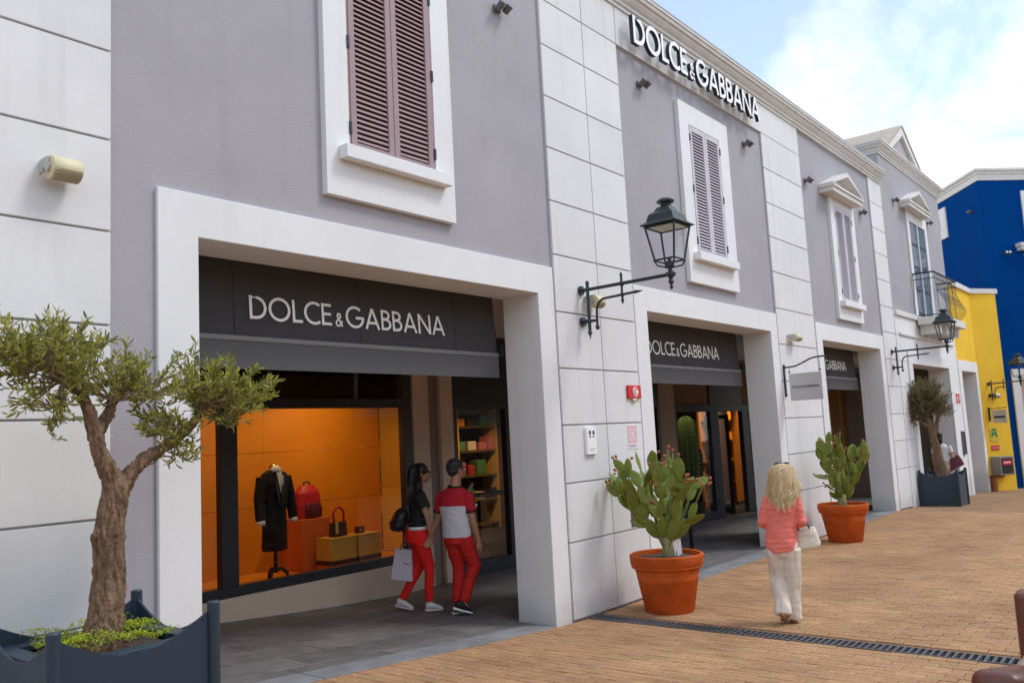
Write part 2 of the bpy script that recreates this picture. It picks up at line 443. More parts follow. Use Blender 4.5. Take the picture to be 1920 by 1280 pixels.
def Fuse(name, mb, mats, parent=None, vox=0.008, smooth=4, org=None, disp=None, sub=0):
    """One continuous skin grown over overlapping volumes."""
    off = ORG[parent.name] if parent else Vector(org or (0, 0, 0))
    me = mb.mesh(name + '_src', off)
    t = bpy.data.objects.new('tmp', me); COL.objects.link(t)
    r_ = t.modifiers.new('r', 'REMESH'); r_.mode = 'VOXEL'; r_.voxel_size = vox; r_.use_smooth_shade = True
    if smooth:
        s_ = t.modifiers.new('s', 'SMOOTH'); s_.factor = 0.5; s_.iterations = smooth
    dg = bpy.context.evaluated_depsgraph_get()
    m2 = bpy.data.meshes.new_from_object(t.evaluated_get(dg), depsgraph=dg)
    bpy.data.objects.remove(t); bpy.data.meshes.remove(me)
    m2.name = name
    if disp:
        m2.calc_loop_triangles(); ns = [v.normal.copy() for v in m2.vertices]
        for v, n_ in zip(m2.vertices, ns): v.co += n_ * disp(v.co + off)
    m2.polygons.foreach_set('use_smooth', [True] * len(m2.polygons))
    m2.materials.clear()
    return link(name, m2, mats, parent, org)

# ------------------------------------------------------------------ lettering (geometric sans built from strokes)
def arc(cx, cy, rx, ry, a0, a1, n=18): return [(cx + rx * math.cos(R(a0 + (a1 - a0) * i / n)), cy + ry * math.sin(R(a0 + (a1 - a0) * i / n))) for i in range(n + 1)]
H = 0.07
GLY = {
 'D': (0.80, [[(H, 0), (H, 1)], [(H, 1 - H), (0.32, 1 - H)] + arc(0.30, 0.5, 0.5 - H, 0.5 - H, 90, -90) + [(H, H)]]),
 'O': (1.04, [arc(0.52, 0.5, 0.53 - H, 0.53 - H, 0, 360, 36)]),
 'L': (0.50, [[(H, 0), (H, 1)], [(H, H), (0.50, H)]]),
 'C': (0.80, [arc(0.52, 0.5, 0.53 - H, 0.53 - H, 52, 308, 26)]),
 'E': (0.54, [[(H, 0), (H, 1)], [(H, 1 - H), (0.52, 1 - H)], [(H, 0.52), (0.50, 0.52)], [(H, H), (0.52, H)]]),
 'G': (1.00, [arc(0.52, 0.5, 0.53 - H, 0.53 - H, 48, 360, 30), [(0.56, 0.47), (1.0, 0.47)]]),
 'A': (0.86, [[(0.06, 0), (0.43, 0.985)], [(0.80, 0), (0.43, 0.985)], [(0.20, 0.30), (0.66, 0.30)]]),
 'B': (0.60, [[(H, 0), (H, 1)], [(H, 1 - H), (0.26, 1 - H)] + arc(0.26, 0.74, 0.22, 0.19, 90, -90, 12) + [(H, 0.55)], [(H, 0.53), (0.28, 0.53)] + arc(0.28, 0.30, 0.26, 0.23, 90, -90, 12) + [(H, H)]]),
 'N': (0.84, [[(H, 0), (H, 1)], [(0.08, 0.96), (0.76, 0.04)], [(0.77, 0), (0.77, 1)]]),
 '&': (0.62, [[(0.60, 0.0), (0.20, 0.70)] + arc(0.32, 0.80, 0.13, 0.15, 190, -10, 12) + [(0.42, 0.66), (0.14, 0.42)] + arc(0.24, 0.24, 0.18, 0.20, 130, 300, 10) + [(0.46, 0.18), (0.58, 0.42)]]),
}
def stroke(mb, pts, w, o, ux, uz, n, depth):
    """Extruded ribbon: o origin, ux/uz in-plane axes (already scaled), n outward normal, depth its thickness."""
    P2 = [Vector(p) for p in pts]; L, Rr = [], []
    closed = (P2[0] - P2[-1]).length < 1e-6
    for i, p in enumerate(P2):
        if closed: a, c = P2[i - 1 if i else -2], P2[i + 1 if i < len(P2) - 1 else 1]
        else: a, c = P2[max(i - 1, 0)], P2[min(i + 1, len(P2) - 1)]
        d1 = (p - a); d2 = (c - p)
        d1 = d1.normalized() if d1.length > 1e-9 else d2.normalized(); d2 = d2.normalized() if d2.length > 1e-9 else d1
        t = (d1 + d2).normalized(); nn = Vector((-t.y, t.x)); k = w / max(0.5, nn.dot(Vector((-d1.y, d1.x))))
        L.append(p + nn * k); Rr.append(p - nn * k)
    def W(q, h): return o + ux * q.x + uz * q.y + n * h
    b = len(mb.v); m = len(P2)
    for q, r_ in zip(L, Rr): mb.v += [tuple(W(q, 0)), tuple(W(r_, 0)), tuple(W(r_, depth)), tuple(W(q, depth))]
    for i in range(m - 1):
        a, c = b + 4 * i, b + 4 * (i + 1)
        mb.mi = 0; mb._f((a + 3, a + 2, c + 2, c + 3))
        mb.mi = 1; mb._f((a, a + 3, c + 3, c)); mb._f((a + 1, c + 1, c + 2, a + 2)); mb._f((a, c, c + 1, a + 1))
    mb.mi = 1
    if not closed:
        mb._f((b, b + 1, b + 2, b + 3)); e = b + 4 * (m - 1); mb._f((e, e + 3, e + 2, e + 1))
    mb.mi = 0
TEXT = 'DOLCE & GABBANA'
def lay(text, track=0.09):
    x, out = 0.0, []
    for ch in text:
        if ch == ' ': x += 0.10; continue
        s_ = 0.62 if ch == '&' else 1.0
        w, st = GLY[ch]; out.append((ch, x, s_, st)); x += w * s_ + track
    return out, x - track
def write(text, o, ux, uz, n, width, cap, w=0.062, depth=0.002, each=None):
    """Lay the text from o along unit ux; each(mb, ch) receives every letter, or all go into one mesh builder."""
    gl, tot = lay(text); sx = width / tot; mb = MB(); o, ux, uz, n = map(Vector, (o, ux, uz, n))
    for ch, x, s_, st in gl:
        m = MB() if each else mb
        for k, pl in enumerate(st):
            stroke(m, [(q[0], q[1]) for q in pl], w if s_ == 1 else w * 1.05, o + ux * (x * sx), ux * (sx * s_), uz * (cap * s_), n, depth + 0.0004 * k)
        if each: each(m, ch)
    return mb

# ------------------------------------------------------------------ ground: street falls to the drain, then gently away
_ZP = [(-60, 0.40), (0.5, 0.37), (1.5, 0.358), (2.2, 0.335), (3.84, 0.22), (4.87, 0.145), (5.73, 0.08), (6.85, 0.006), (7.45, -0.012), (8.6, -0.016), (19, -0.04), (25, -0.26), (28, -0.40), (32, -0.50), (60, -0.6), (400, -0.6)]
def zg(x):
    for (a, za), (b, zb) in zip(_ZP, _ZP[1:]):
        if x <= b: return za + (zb - za) * max(0, (x - a)) / (b - a)
    return _ZP[-1][1]
mb = MB()
xs = [p for p, _ in _ZP if p < 400] + [400]
xs = sorted(set(xs + [7.375, 7.595]))
for a, b in zip(xs, xs[1:]):
    if a >= 7.375 and b <= 7.595:
        mb.quad((a, 5.125, zg(a) - 0.012), (b, 5.125, zg(b) - 0.012), (b, 40, zg(b) - 0.012), (a, 40, zg(a) - 0.012))
        mb.quad((a, -60, zg(a) - 0.012), (b, -60, zg(b) - 0.012), (b, -3.2, zg(b) - 0.012), (a, -3.2, zg(a) - 0.012))
        continue
    mb.quad((a, -60, zg(a) - 0.012), (b, -60, zg(b) - 0.012), (b, 40, zg(b) - 0.012), (a, 40, zg(a) - 0.012))
g = Obj('paving', mb, M_FARPAVE)
tag(g, 'tan brick paving of the shopping street', kind='structure')

# paving bricks: courses run towards the wall
BX, BY = 0.105, 0.21
def brick_shape(mb, cx, cy, lx, ly, r_):
    j = 0.003; hx, hy = lx / 2 - j, ly / 2 - j; e = 0.005
    def z(x): return zg(x)
    dz = r_.uniform(-0.0025, 0.0025); tx = r_.uniform(-0.012, 0.012); ty = r_.uniform(-0.008, 0.008)
    b = len(mb.v)
    for (sx, sy, k, dn) in [(-1, -1, 0, 0.03), (1, -1, 0, 0.03), (1, 1, 0, 0.03), (-1, 1, 0, 0.03), (-1, -1, 0, 0.004), (1, -1, 0, 0.004), (1, 1, 0, 0.004), (-1, 1, 0, 0.004), (-1, -1, e, 0), (1, -1, e, 0), (1, 1, e, 0), (-1, 1, e, 0)]:
        x, y = cx + sx * (hx - k), cy + sy * (hy - k)
        mb.v.append((x, y, z(x) - dn + dz + tx * (x - cx) + ty * (y - cy)))
    for q in ((0, 1, 5, 4), (1, 2, 6, 5), (2, 3, 7, 6), (3, 0, 4, 7), (4, 5, 9, 8), (5, 6, 10, 9), (6, 7, 11, 10), (7, 4, 8, 11), (8, 9, 10, 11)): mb._f([b + i for i in q])
field, near = MB(), []
row = 0; x = 2.0
spots = []
while x < 18.6:
    cx = x + BX / 2
    if not (x + BX > 7.37 and x < 7.60):
        y = 5.11 - (BY / 2 if row % 2 else 0) - BY / 2 + 0.0
        if row % 2: spots.append((cx, 5.11 - BY / 4, BX, BY / 2))
        while y > -6.0:
            spots.append((cx, y, BX, BY)); y -= BY
    x += BX; row += 1
def rough_px(c):
    q = Vector((c[0], c[1], zg(c[0]))) - Vector((0, 0, 1.85)); dpt = q.dot(_d)
    if dpt < 0.5: return None
    px, py = 960 + 1596 * q.dot(_r2) / dpt, 640 - 1596 * q.dot(_u2) / dpt
    return px, py, dpt
vis = []
for s_ in spots:
    q = rough_px(s_)
    vis.append((q[2] if q and -40 < q[0] < 1960 and q[1] < 1300 else 99.0, s_))
vis.sort()
pick = [s_ for _, s_ in vis if not (s_[0] < 4.2 and s_[1] > 3.9)][:300]
ps = set(pick)
for s_ in pick:
    m_ = MB(); brick_shape(m_, *s_, rng); near.append((s_, m_))
for _, s_ in vis:
    if s_ not in ps: brick_shape(field, *s_, rng)
for s_, m_ in near: Obj('brick', m_, M_BRICK, g, fix=False)
o = Obj('brick_field', field, M_BRICK, g, fix=False); o['kind'] = 'stuff'

# drain channel with its grate
dr = Thing('drain_channel', 'dark slotted metal drain channel crossing the brick street', 'drain', (7.485, 1.0, zg(7.485)))
mb = MB()
za, zb = zg(7.38), zg(7.59)
mb.box(7.376, 7.392, -3.2, 5.11, za - 0.16, za + 0.001); mb.box(7.578, 7.594, -3.2, 5.11, zb - 0.16, zb + 0.001)
Obj('channel_frame', mb, M_STEEL, dr)
mb = MB(); mb.box(7.393, 7.577, -3.2, 5.11, za - 0.17, za - 0.14); Obj('channel_bottom', mb, M_BLACK, dr)
mb = MB(); y = -3.18
while y < 5.09:
    mb.box(7.393, 7.577, y, y + 0.020, za - 0.035, za - 0.001); y += 0.055
o = Obj('grate', mb, M_STEEL, dr); o['kind'] = 'stuff'

# ------------------------------------------------------------------ the long grey and white building
F = 5.13; FG = 5.16; FB = 5.60; YS = 8.05; YE = 14.0
A = Thing('shop_building', 'long lilac grey shop building with white pilasters and three charcoal awnings', 'building', (2.5, F, 0))
BAYS = [(2.79, 7.13), (8.76, 13.15), (14.93, 18.98)]         # white door frames, outer edges
LEG, HEAD, TOP = 0.29, 3.30, 3.60
WIN = [(4.90, 4.16, 5.64), (11.0, 10.23, 11.77), (16.95, 16.22, 17.68)]
GREYS = [(2.49, 7.15), (8.74, 13.16), (14.84, 19.02)]
# grey walls: leave the shutter openings as shallow niches
mb = MB()
for (gx0, gx1), (fx0, fx1), i in zip(GREYS, BAYS, range(3)):
    ztop = 7.10 if i != 1 else 6.60
    mb.box(gx0, gx1, FG, FB, TOP, ztop)
    if fx0 - gx0 > 0.05: mb.gbox(gx0, fx0, FG, FB, TOP)
Obj('wall', mb, M_GREY, A)
# arcade ceiling, roof, back and side walls
mb = MB(); mb.box(-3.0, 19.97, FB, YE, 3.34, 3.46); Obj('ceiling', mb, M_SOFFIT, A)
mb = MB(); mb.box(-3.0, 19.95, FG + 0.02, YE, 7.10, 7.22); Obj('roof', mb, M_ROOFCAP, A)
mb = MB(); mb.box(-3.0, 19.97, YE, YE + 0.2, -0.5, 7.10); mb.box(-3.2, -3.0, F, YE + 0.2, -0.2, 7.22); mb.box(-3.0, 2.49, FB, FB + 0.2, 0.2, 3.34); mb.box(2.29, 2.49, FB + 0.2, YE, 0.2, 3.34)
Obj('outer_wall', mb, M_GREY, A)
# white door frames
for i, (x0, x1) in enumerate(BAYS):
    mb = MB()
    a_, b_ = x0 + LEG, x1 - LEG + 0.02
    mb.poly([(x0, F, zg(x0) - .05), (a_, F, zg(a_) - .05), (a_, F, HEAD), (b_, F, HEAD), (b_, F, zg(b_) - .05), (x1, F, zg(x1) - .05), (x1, F, TOP), (x0, F, TOP)], (0, FB - F, 0))
    Obj('door_frame', mb, M_WHITE, A, bevel=0.006)
# pilasters: core plus single panels with recessed joints
PIL = [(-3.0, 2.49, [-3.0, -0.6, 2.49], [1.50, 2.09, 2.66, 3.245, 3.83, 4.41, 4.99, 5.57, 6.15, 6.72], 0.9),
       (7.15, 8.74, [7.15, 7.985, 8.74], [0.765, 1.36, 1.955, 2.545, 3.14, 3.75, 4.33, 4.915, 5.49, 6.07, 6.60], 0),
       (13.16, 14.86, [13.16, 14.86], [0.78, 1.37, 1.94, 2.53, 3.12, 3.70, 4.29, 4.87, 5.43, 6.01, 6.60], 0),
       (19.02, 19.97, [19.02, 19.97], [0.78, 1.37, 1.94, 2.53, 3.12, 3.70, 4.27, 4.85, 5.43, 5.98, 6.55], 0)]
for x0, x1, cols, rows, zlow in PIL:
    mb = MB(); mb.gbox(x0, x1, F + 0.018, FB, 7.10); Obj('pilaster_core', mb, M_GROOVE, A)
    zs = [None] + rows + [7.10]
    if zlow: zs = [None, zlow] + rows + [7.10]
    for cx0, cx1 in zip(cols, cols[1:]):
        for za, zb in zip(zs, zs[1:]):
            if x0 == 13.16 and zb == 7.10: continue
            mb = MB(); j = 0.0075
            if za is None: mb.gbox(cx0 + j, cx1 - j, F - 0.004, F + 0.0175, zb - j, dz=0.012, sink=0)
            else: mb.box(cx0 + j, cx1 - j, F - 0.004, F + 0.0175, za + j, zb - j)
            Obj('panel', mb, M_PANEL, A, bevel=0.003)
# frieze over the middle bay and third pilaster
mb = MB(); mb.box(8.75, 14.86, F - 0.003, FB, 6.605, 7.10); Obj('frieze', mb, M_PANEL, A, bevel=0.003)
# cornice
def cornice(name, x0, x1, z0, h, pj, parent, m, yf=F, ret=None):
    prof = [(0.35, 0), (-0.025, 0), (-0.025, 0.18), (-0.05, 0.20), (-0.055, 0.34), (-0.085, 0.42), (-0.12, 0.56), (-0.125, 0.66), (-0.16, 0.69), (-0.17, 0.86), (-0.19, 0.88), (-0.19, 1.0), (0.35, 1.0)]
    k = pj / 0.19
    mb = MB()
    def P(x, e): return [(x - e * (o_ * k if o_ < 0 else 0) * -1 if False else x, yf + (o_ * k if o_ < 0 else o_), z0 + t * h) for o_, t in prof]
    mb.rings([P(x0, 0), P(x1, 0)])
    if ret:                                                  # return along the side wall at x0
        pr = [(x0 + (o_ * k if o_ < 0 else o_), z0 + t * h) for o_, t in prof]
        r0 = [(a, yf - pj, b) for a, b in pr]; r1 = [(a, ret, b) for a, b in pr]
        r0 = [(a, yf + (a - x0 if a < x0 else 0), b) for a, b in pr]
        mb.rings([r0, r1])
    return Obj(name, mb, m, parent)
cornice('cornice', -3.0, 19.90, 7.10, 0.26, 0.17, A, M_CORN)
mb = MB(); mb.box(-3.0, 19.90, F - 0.175, F + 0.5, 7.361, 7.385); Obj('cornice_cap', mb, M_ROOFCAP, A)

# ---- windows with louvred shutters
def window(xc, x0, x1, z0, z1, sx0, sx1, sz0, sz1, mats, parent, sill, yf=F - 0.03, slats=True, hinge=True, nsl=None):
    mb = MB()
    o4 = lambda a_, b_, c_, d_, y_: [(a_, y_, c_), (b_, y_, c_), (b_, y_, d_), (a_, y_, d_)]
    mb.rings([o4(x0, x1, z0, z1, FG), o4(x0, x1, z0, z1, yf), o4(sx0, sx1, sz0, sz1, yf), o4(sx0, sx1, sz0, sz1, FG)], cap=False)
    su = Obj('window_surround', mb, M_WHITE, parent, bevel=0.003)
    if sill:
        mb = MB(); mb.box(sill[0], sill[1], yf - 0.10, yf - 0.002, sill[2], sill[3]); Obj('window_sill', mb, M_WHITE, su, bevel=0.006)
    xm = (sx0 + sx1) / 2
    for a, b, side in ((sx0 + 0.022, xm - 0.003, 0), (xm + 0.003, sx1 - 0.022, 1)):
        mb = MB(); st = 0.06; y0, y1 = yf - 0.002, yf + 0.032
        mb.box(a, a + st, y0, y1, sz0 + 0.012, sz1 - 0.02); mb.box(b - st, b, y0, y1, sz0 + 0.012, sz1 - 0.02)
        mb.box(a + st, b - st, y0, y1, sz0 + 0.012, sz0 + 0.07); mb.box(a + st, b - st, y0, y1, sz1 - 0.08, sz1 - 0.02)
        sh = Obj('shutter', mb, mats[0], parent, bevel=0.003)
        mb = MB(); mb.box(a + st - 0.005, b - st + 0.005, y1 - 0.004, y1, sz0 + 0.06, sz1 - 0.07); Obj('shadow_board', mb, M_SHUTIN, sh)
        n = nsl; zz0, zz1 = sz0 + 0.075, sz1 - 0.085; pitch = (zz1 - zz0) / n
        mb = MB(); L_ = (b - a) / 2 - st + 0.002
        mb.obox((0, 0, 0), (L_, 0, 0), (0, 0.0085, 0.0135), (0, -0.0030, 0.0019))
        me = mb.mesh('slat'); me.materials.append(mats[0])
        for k in range(n):
            Inst('slat', me, sh, ((a + b) / 2, yf + 0.014, zz0 + (k + 0.5) * pitch))
        for zf in ((0.1, 0.5, 0.9) if hinge else ()):
            mb = MB(); hx = a - 0.012 if side == 0 else b + 0.012; hz = sz0 + (sz1 - sz0) * zf
            mb.box(hx - 0.011, hx + 0.011, yf - 0.012, yf + 0.01, hz - 0.05, hz + 0.05); Obj('hinge', mb, M_HINGE, sh)
    mb = MB(); mb.box(sx0, sx0 + 0.021, yf + 0.006, FG - 0.005, sz0 + 0.001, sz1 - 0.001); mb.box(sx1 - 0.021, sx1, yf + 0.006, FG - 0.005, sz0 + 0.001, sz1 - 0.001); mb.box(sx0 + 0.0215, sx1 - 0.0215, yf + 0.006, FG - 0.005, sz1 - 0.019, sz1 - 0.001)
    Obj('shutter_frame', mb, mats[0], parent)
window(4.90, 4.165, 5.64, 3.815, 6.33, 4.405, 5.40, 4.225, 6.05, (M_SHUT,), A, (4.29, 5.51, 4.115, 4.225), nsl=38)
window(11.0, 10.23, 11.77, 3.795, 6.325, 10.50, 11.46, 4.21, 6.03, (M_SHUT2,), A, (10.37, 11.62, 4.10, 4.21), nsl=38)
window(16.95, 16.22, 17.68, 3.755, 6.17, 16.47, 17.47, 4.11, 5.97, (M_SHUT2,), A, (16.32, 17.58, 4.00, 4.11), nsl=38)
# small pediment above the third window
def pediment(parent, xc, z, w, hgt, yf=F - 0.03, pj=0.20):
    mb = MB(); h2 = w / 2
    mb.box(xc - h2, xc + h2, yf - pj, FG, z, z + 0.085)
    mb.box(xc - h2 - 0.03, xc + h2 + 0.03, yf - pj - 0.03, FG, z + 0.087, z + 0.125)
    t = 0.085; zb = z + 0.127; zt = z + hgt
    for s_ in (-1, 1):
        a = Vector((xc + s_ * (h2 + 0.03), yf - pj - 0.03, zb)); b = Vector((xc, yf - pj - 0.03, zt))
        dn = Vector((0, 0, t))
        mb.poly([a, b, b + dn, a + dn * 0.35 + Vector((0, 0, 0.001))], (0, FG - yf + pj + 0.03, 0))
    mb.poly([(xc - h2, yf - 0.04, zb), (xc + h2, yf - 0.04, zb), (xc, yf - 0.04, zt)], (0, 0.09, 0))
    return Obj('pediment', mb, M_CORN, parent)
pediment(A, 16.75, 6.12, 1.75, 0.42)

# ---- arcade floor
AF = Obj('arcade_floor', (lambda m: [m.quad((a, F, zg(a) - 0.006), (b, F, zg(b) - 0.006), (b, YE, zg(b) - 0.006), (a, YE, zg(a) - 0.006)) for a, b in zip([2.5, 3.84, 4.87, 5.73, 6.85, 7.45, 8.6, 19.0], [3.84, 4.87, 5.73, 6.85, 7.45, 8.6, 19.0, 25.6])] and m)(MB()), M_BED)
tag(AF, 'dark grey stone floor of the arcade', kind='structure')
def slab(x0, x1, y0, y1, m, name='slab'):
    mb = MB(); j = 0.003; dz = rng.uniform(-0.0015, 0.0015)
    x0 += j; x1 -= j; y0 += j; y1 -= j; e = 0.004
    b = len(mb.v)
    for xx, yy, d_ in ((x0, y0, 0.02), (x1, y0, 0.02), (x1, y1, 0.02), (x0, y1, 0.02), (x0, y0, 0.003), (x1, y0, 0.003), (x1, y1, 0.003), (x0, y1, 0.003), (x0 + e, y0 + e, 0), (x1 - e, y0 + e, 0), (x1 - e, y1 - e, 0), (x0 + e, y1 - e, 0)):
        mb.v.append((xx, yy, zg(xx) + 0.004 - d_ + dz))
    for q in ((0, 1, 5, 4), (1, 2, 6, 5), (2, 3, 7, 6), (3, 0, 4, 7), (4, 5, 9, 8), (5, 6, 10, 9), (6, 7, 11, 10), (7, 4, 8, 11), (8, 9, 10, 11)): mb._f(q)
    Obj(name, mb, m, AF, fix=False)
for x0, x1 in BAYS + [(20.75, 24.85)]:                        # threshold strips in the openings
    a, b = x0 + LEG, x1 - LEG + 0.02; n = 4
    for k in range(n):
        slab(a + (b - a) * k / n, a + (b - a) * (k + 1) / n, F - 0.015, F + 0.27, M_KERB, 'threshold_stone')
        slab(a + (b - a) * k / n, a + (b - a) * (k + 1) / n, F + 0.27, FB, M_SLAB)
yy = FB; r_ = 0
while yy < YS - 0.05:
    y1 = min(yy + 0.41, YS - 0.012); x = 2.5 - (0.45 if r_ % 2 else 0)
    while x < 24.5:
        if x + 0.9 > 2.5 and x < 24.2:
            # break the slab where the slope changes
            slab(max(x, 2.5), x + 0.9, yy, y1, M_SLAB)
        x += 0.9
    yy += 0.41; r_ += 1

# ---- shop front along the arcade
mb = MB(); mb.gbox(2.5, 7.86, YS - 0.04, YS + 0.10, 0.36); Obj('plinth', mb, M_PLINTH, A, bevel=0.004)
def bars(name, lst, m=M_FRAME, y0=YS - 0.02, y1=YS + 0.08, parent=A):
    mb = MB()
    for k, (x0, x1, z0, z1) in enumerate(lst):
        dy = 0.0025 * (k % 2)
        mb.box(x0, x1, y0 - dy, y1 + dy, z0, z1)
    return Obj(name, mb, m, parent, bevel=0.003)
def pane(x0, x1, z0, z1, parent, y=YS + 0.03, m=None):
    mb = MB(); mb.box(x0, x1, y - 0.004, y + 0.004, z0, z1); return Obj('pane', mb, m or M_GLASS, parent)
wf = bars('window_frame', [(2.5, 7.83, 0.361, 0.465), (2.5, 7.83, 2.315, 2.425), (5.05, 5.25, 0.466, 2.314), (5.05, 5.25, 2.426, 3.339), (7.69, 7.84, 0.466, 2.314), (7.69, 7.84, 2.426, 3.339)])
for x0, x1 in ((2.5, 5.05), (5.25, 7.69)):
    pane(x0, x1, 0.466, 2.314, wf); pane(x0, x1, 2.426, 3.33, wf)
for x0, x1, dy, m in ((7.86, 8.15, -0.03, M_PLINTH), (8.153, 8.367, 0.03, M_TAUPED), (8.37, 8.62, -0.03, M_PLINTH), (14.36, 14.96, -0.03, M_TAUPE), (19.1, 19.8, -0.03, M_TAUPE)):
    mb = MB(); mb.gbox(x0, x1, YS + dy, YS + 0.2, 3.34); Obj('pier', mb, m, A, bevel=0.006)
wf = bars('window_frame', [(8.62, 14.36, -0.03, 0.17), (8.62, 14.36, 2.29, 3.33), (8.62, 8.70, 0.171, 2.289), (9.76, 9.88, 0.171, 2.289), (11.3, 11.42, 0.171, 2.289), (12.8, 12.92, 0.171, 2.289), (14.28, 14.36, 0.171, 2.289)])
for x0, x1 in ((8.70, 9.76), (9.88, 11.3), (11.42, 12.8), (12.92, 14.28)): pane(x0, x1, 0.171, 2.289, wf)
# entrance: fixed dark panes, open leaf, orange wood panel
ef = bars('entrance_frame', [(14.96, 19.1, 2.19, 2.33), (14.96, 15.04, -0.03, 2.189), (16.50, 16.88, -0.03, 2.189), (18.08, 18.38, -0.03, 2.189), (15.041, 16.499, -0.03, 0.14), (16.52, 18.1, 2.331, 3.33)])
pane(15.04, 16.5, 0.141, 2.189, ef); pane(18.38, 19.1, -0.03, 2.189, ef)
for a, b in ((14.961, 16.519), (18.101, 19.1)): mb = MB(); mb.box(a, b, YS + 0.02, YS + 0.06, 2.331, 3.33); Obj('transom_panel', mb, M_INTW, A)
mb = MB(); mb.box(0, 0.06, 0, 0.05, 0, 2.14); mb.box(0.62, 0.70, 0, 0.05, 0, 2.14); mb.box(0.061, 0.619, 0, 0.05, 0, 0.12); mb.box(0.061, 0.619, 0, 0.05, 2.06, 2.14)
for q in range(len(mb.v)):                                   # the open leaf stands inwards
    x_, y_, z_ = mb.v[q]; mb.v[q] = (17.62 + x_ * 0.35, YS + 0.1 + x_ * 0.93 + y_, z_ - 0.02)
dl = Obj('door_leaf', mb, M_FRAME, A)
mb = MB(); mb.tube([(17.80, YS + 0.60, 0.92), (17.80, YS + 0.60, 1.16)], 0.018, 8); mb.tube([(17.80, YS + 0.60, 0.95), (17.80, YS + 0.68, 0.95)], 0.01, 6); mb.tube([(17.80, YS + 0.60, 1.13), (17.80, YS + 0.68, 1.13)], 0.01, 6)
Obj('door_handle', mb, M_GOLD, dl)
# shop interior shell
mb = MB(); mb.box(2.5, 25.6, YE - 0.05, YE - 0.01, -0.3, 3.34); mb.box(14.3, 14.34, YS + 0.25, YE - 0.06, -0.1, 3.33)
Obj('back_wall', mb, M_INTW, A)
mb = MB(); mb.box(2.5, 19.9, YS + 0.09, YE - 0.06, 3.30, 3.335); Obj('shop_ceiling', mb, M_INT, A)
mb = MB(); mb.gbox(2.5, 14.29, YS + 0.11, YE - 0.06, 0.02); mb.box(14.35, 25.6, YS + 0.11, YE - 0.06, -0.03, -0.02); Obj('shop_floor', mb, M_INT, A)

# ------------------------------------------------------------------ next building with the balcony
B = Thing('balcony_building', 'grey house with a little iron balcony and a gable behind its cornice', 'building', (22.8, F, -0.2))
BX0, BX1 = 19.985, 25.62
mb = MB(); mb.box(BX0, BX1, F, F + 0.45, 4.25, 7.85); mb.box(BX0 + 0.001, BX0 + 0.3, F + 0.451, YE, 7.0, 7.85)
mb.box(BX1 - 0.3, BX1 - 0.001, F + 0.451, YE, 4.25, 7.85); mb.box(BX0, BX1, YE + 0.001, YE + 0.3, -0.4, 7.85)
Obj('wall', mb, M_GREY, B)
mb = MB(); D0, D1 = 21.0, 24.62
mb.gbox(BX0, D0, F - 0.012, FB, 4.25); mb.gbox(D1, BX1 + 0.2, F - 0.012, FB, 4.25); mb.box(D0, D1, F - 0.012, FB, 3.08, 4.25)
Obj('ground_storey', mb, M_WHITE, B, bevel=0.005)
for z in (0.78, 1.37, 1.94, 2.53, 3.12, 3.7):
    mb = MB(); mb.box(BX0 + 0.02, D0 - 0.32, F - 0.016, F - 0.013, z - 0.008, z + 0.008); Obj('joint', mb, M_GROOVE, B)
mb = MB(); mb.box(BX0 + 0.25, D1 + 0.9, F - 0.05, F - 0.013, 3.70, 3.76); mb.box(BX0 + 0.05, BX1, F - 0.06, F - 0.013, 4.14, 4.26); Obj('string_course', mb, M_CORN, B, bevel=0.005)
mb = MB()
mb.gbox(D0 - 0.3, D0 + 0.01, F - 0.045, F - 0.014, 3.07); mb.gbox(D1 - 0.01, D1 + 0.3, F - 0.045, F - 0.014, 3.07); mb.box(D0 - 0.3, D1 + 0.3, F - 0.045, F - 0.014, 3.072, 3.36)
Obj('door_frame', mb, M_WHITE, B, bevel=0.004)
mb = MB(); mb.box(BX0 + 0.01, BX1, FB, YE, 3.34, 3.46); Obj('ceiling', mb, M_SOFFIT, B)
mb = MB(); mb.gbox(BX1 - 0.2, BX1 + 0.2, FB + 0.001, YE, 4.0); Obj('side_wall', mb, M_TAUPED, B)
mb = MB(); mb.gbox(20.6, 25.42, YS + 0.02, YS + 0.1, 3.33); Obj('shopfront', mb, mat('brown timber front', (0.26, 0.115, 0.05), 0.6, 0.2, 3), B)
for k in range(5): mb = MB(); mb.gbox(20.9 + .95 * k, 21.05 + .95 * k, YS - .03, YS + .019, 3.3); Obj('timber_post', mb, mat('gold timber', (0.42, 0.24, 0.06), 0.5), B)
cornice('cornice', BX0, BX1 + 0.05, 7.85, 0.27, 0.16, B, M_CORN, ret=YE)
mb = MB(); mb.box(BX0 + 0.05, BX1 - 0.05, F + 0.3, YE, 8.0, 8.1); Obj('roof', mb, M_ROOFTILE, B)
# gable with its ridge running back
gx, gw, gz0, gz1, gy = 22.95, 1.98, 8.05, 9.12, F + 0.12
mb = MB(); mb.poly([(gx - gw, gy + 0.06, gz0), (gx + gw, gy + 0.06, gz0), (gx, gy + 0.06, gz1)], (0, 0.12, 0)); gb = Obj('gable', mb, M_GREY, B)
mb = MB()
for s_ in (-1, 1):
    a = Vector((gx + s_ * (gw + 0.12), gy - 0.02, gz0 + 0.02)); b = Vector((gx, gy - 0.02, gz1 + 0.13)); dn = Vector((0, 0, -0.22))
    mb.poly([a, b, b + dn, a + dn * 0.6], (0, 0.14, 0))
Obj('gable_trim', mb, M_CORN, gb)
mb = MB()
for s_ in (-1, 1):
    mb.poly([(gx + s_ * (gw + 0.14), gy - 0.04, gz0 + 0.03), (gx, gy - 0.04, gz1 + 0.15), (gx, gy - 0.04, gz1 + 0.19), (gx + s_ * (gw + 0.14), gy - 0.04, gz0 + 0.07)], (0, 4.5, 0))
Obj('gable_roof', mb, M_ROOFTILE, gb)
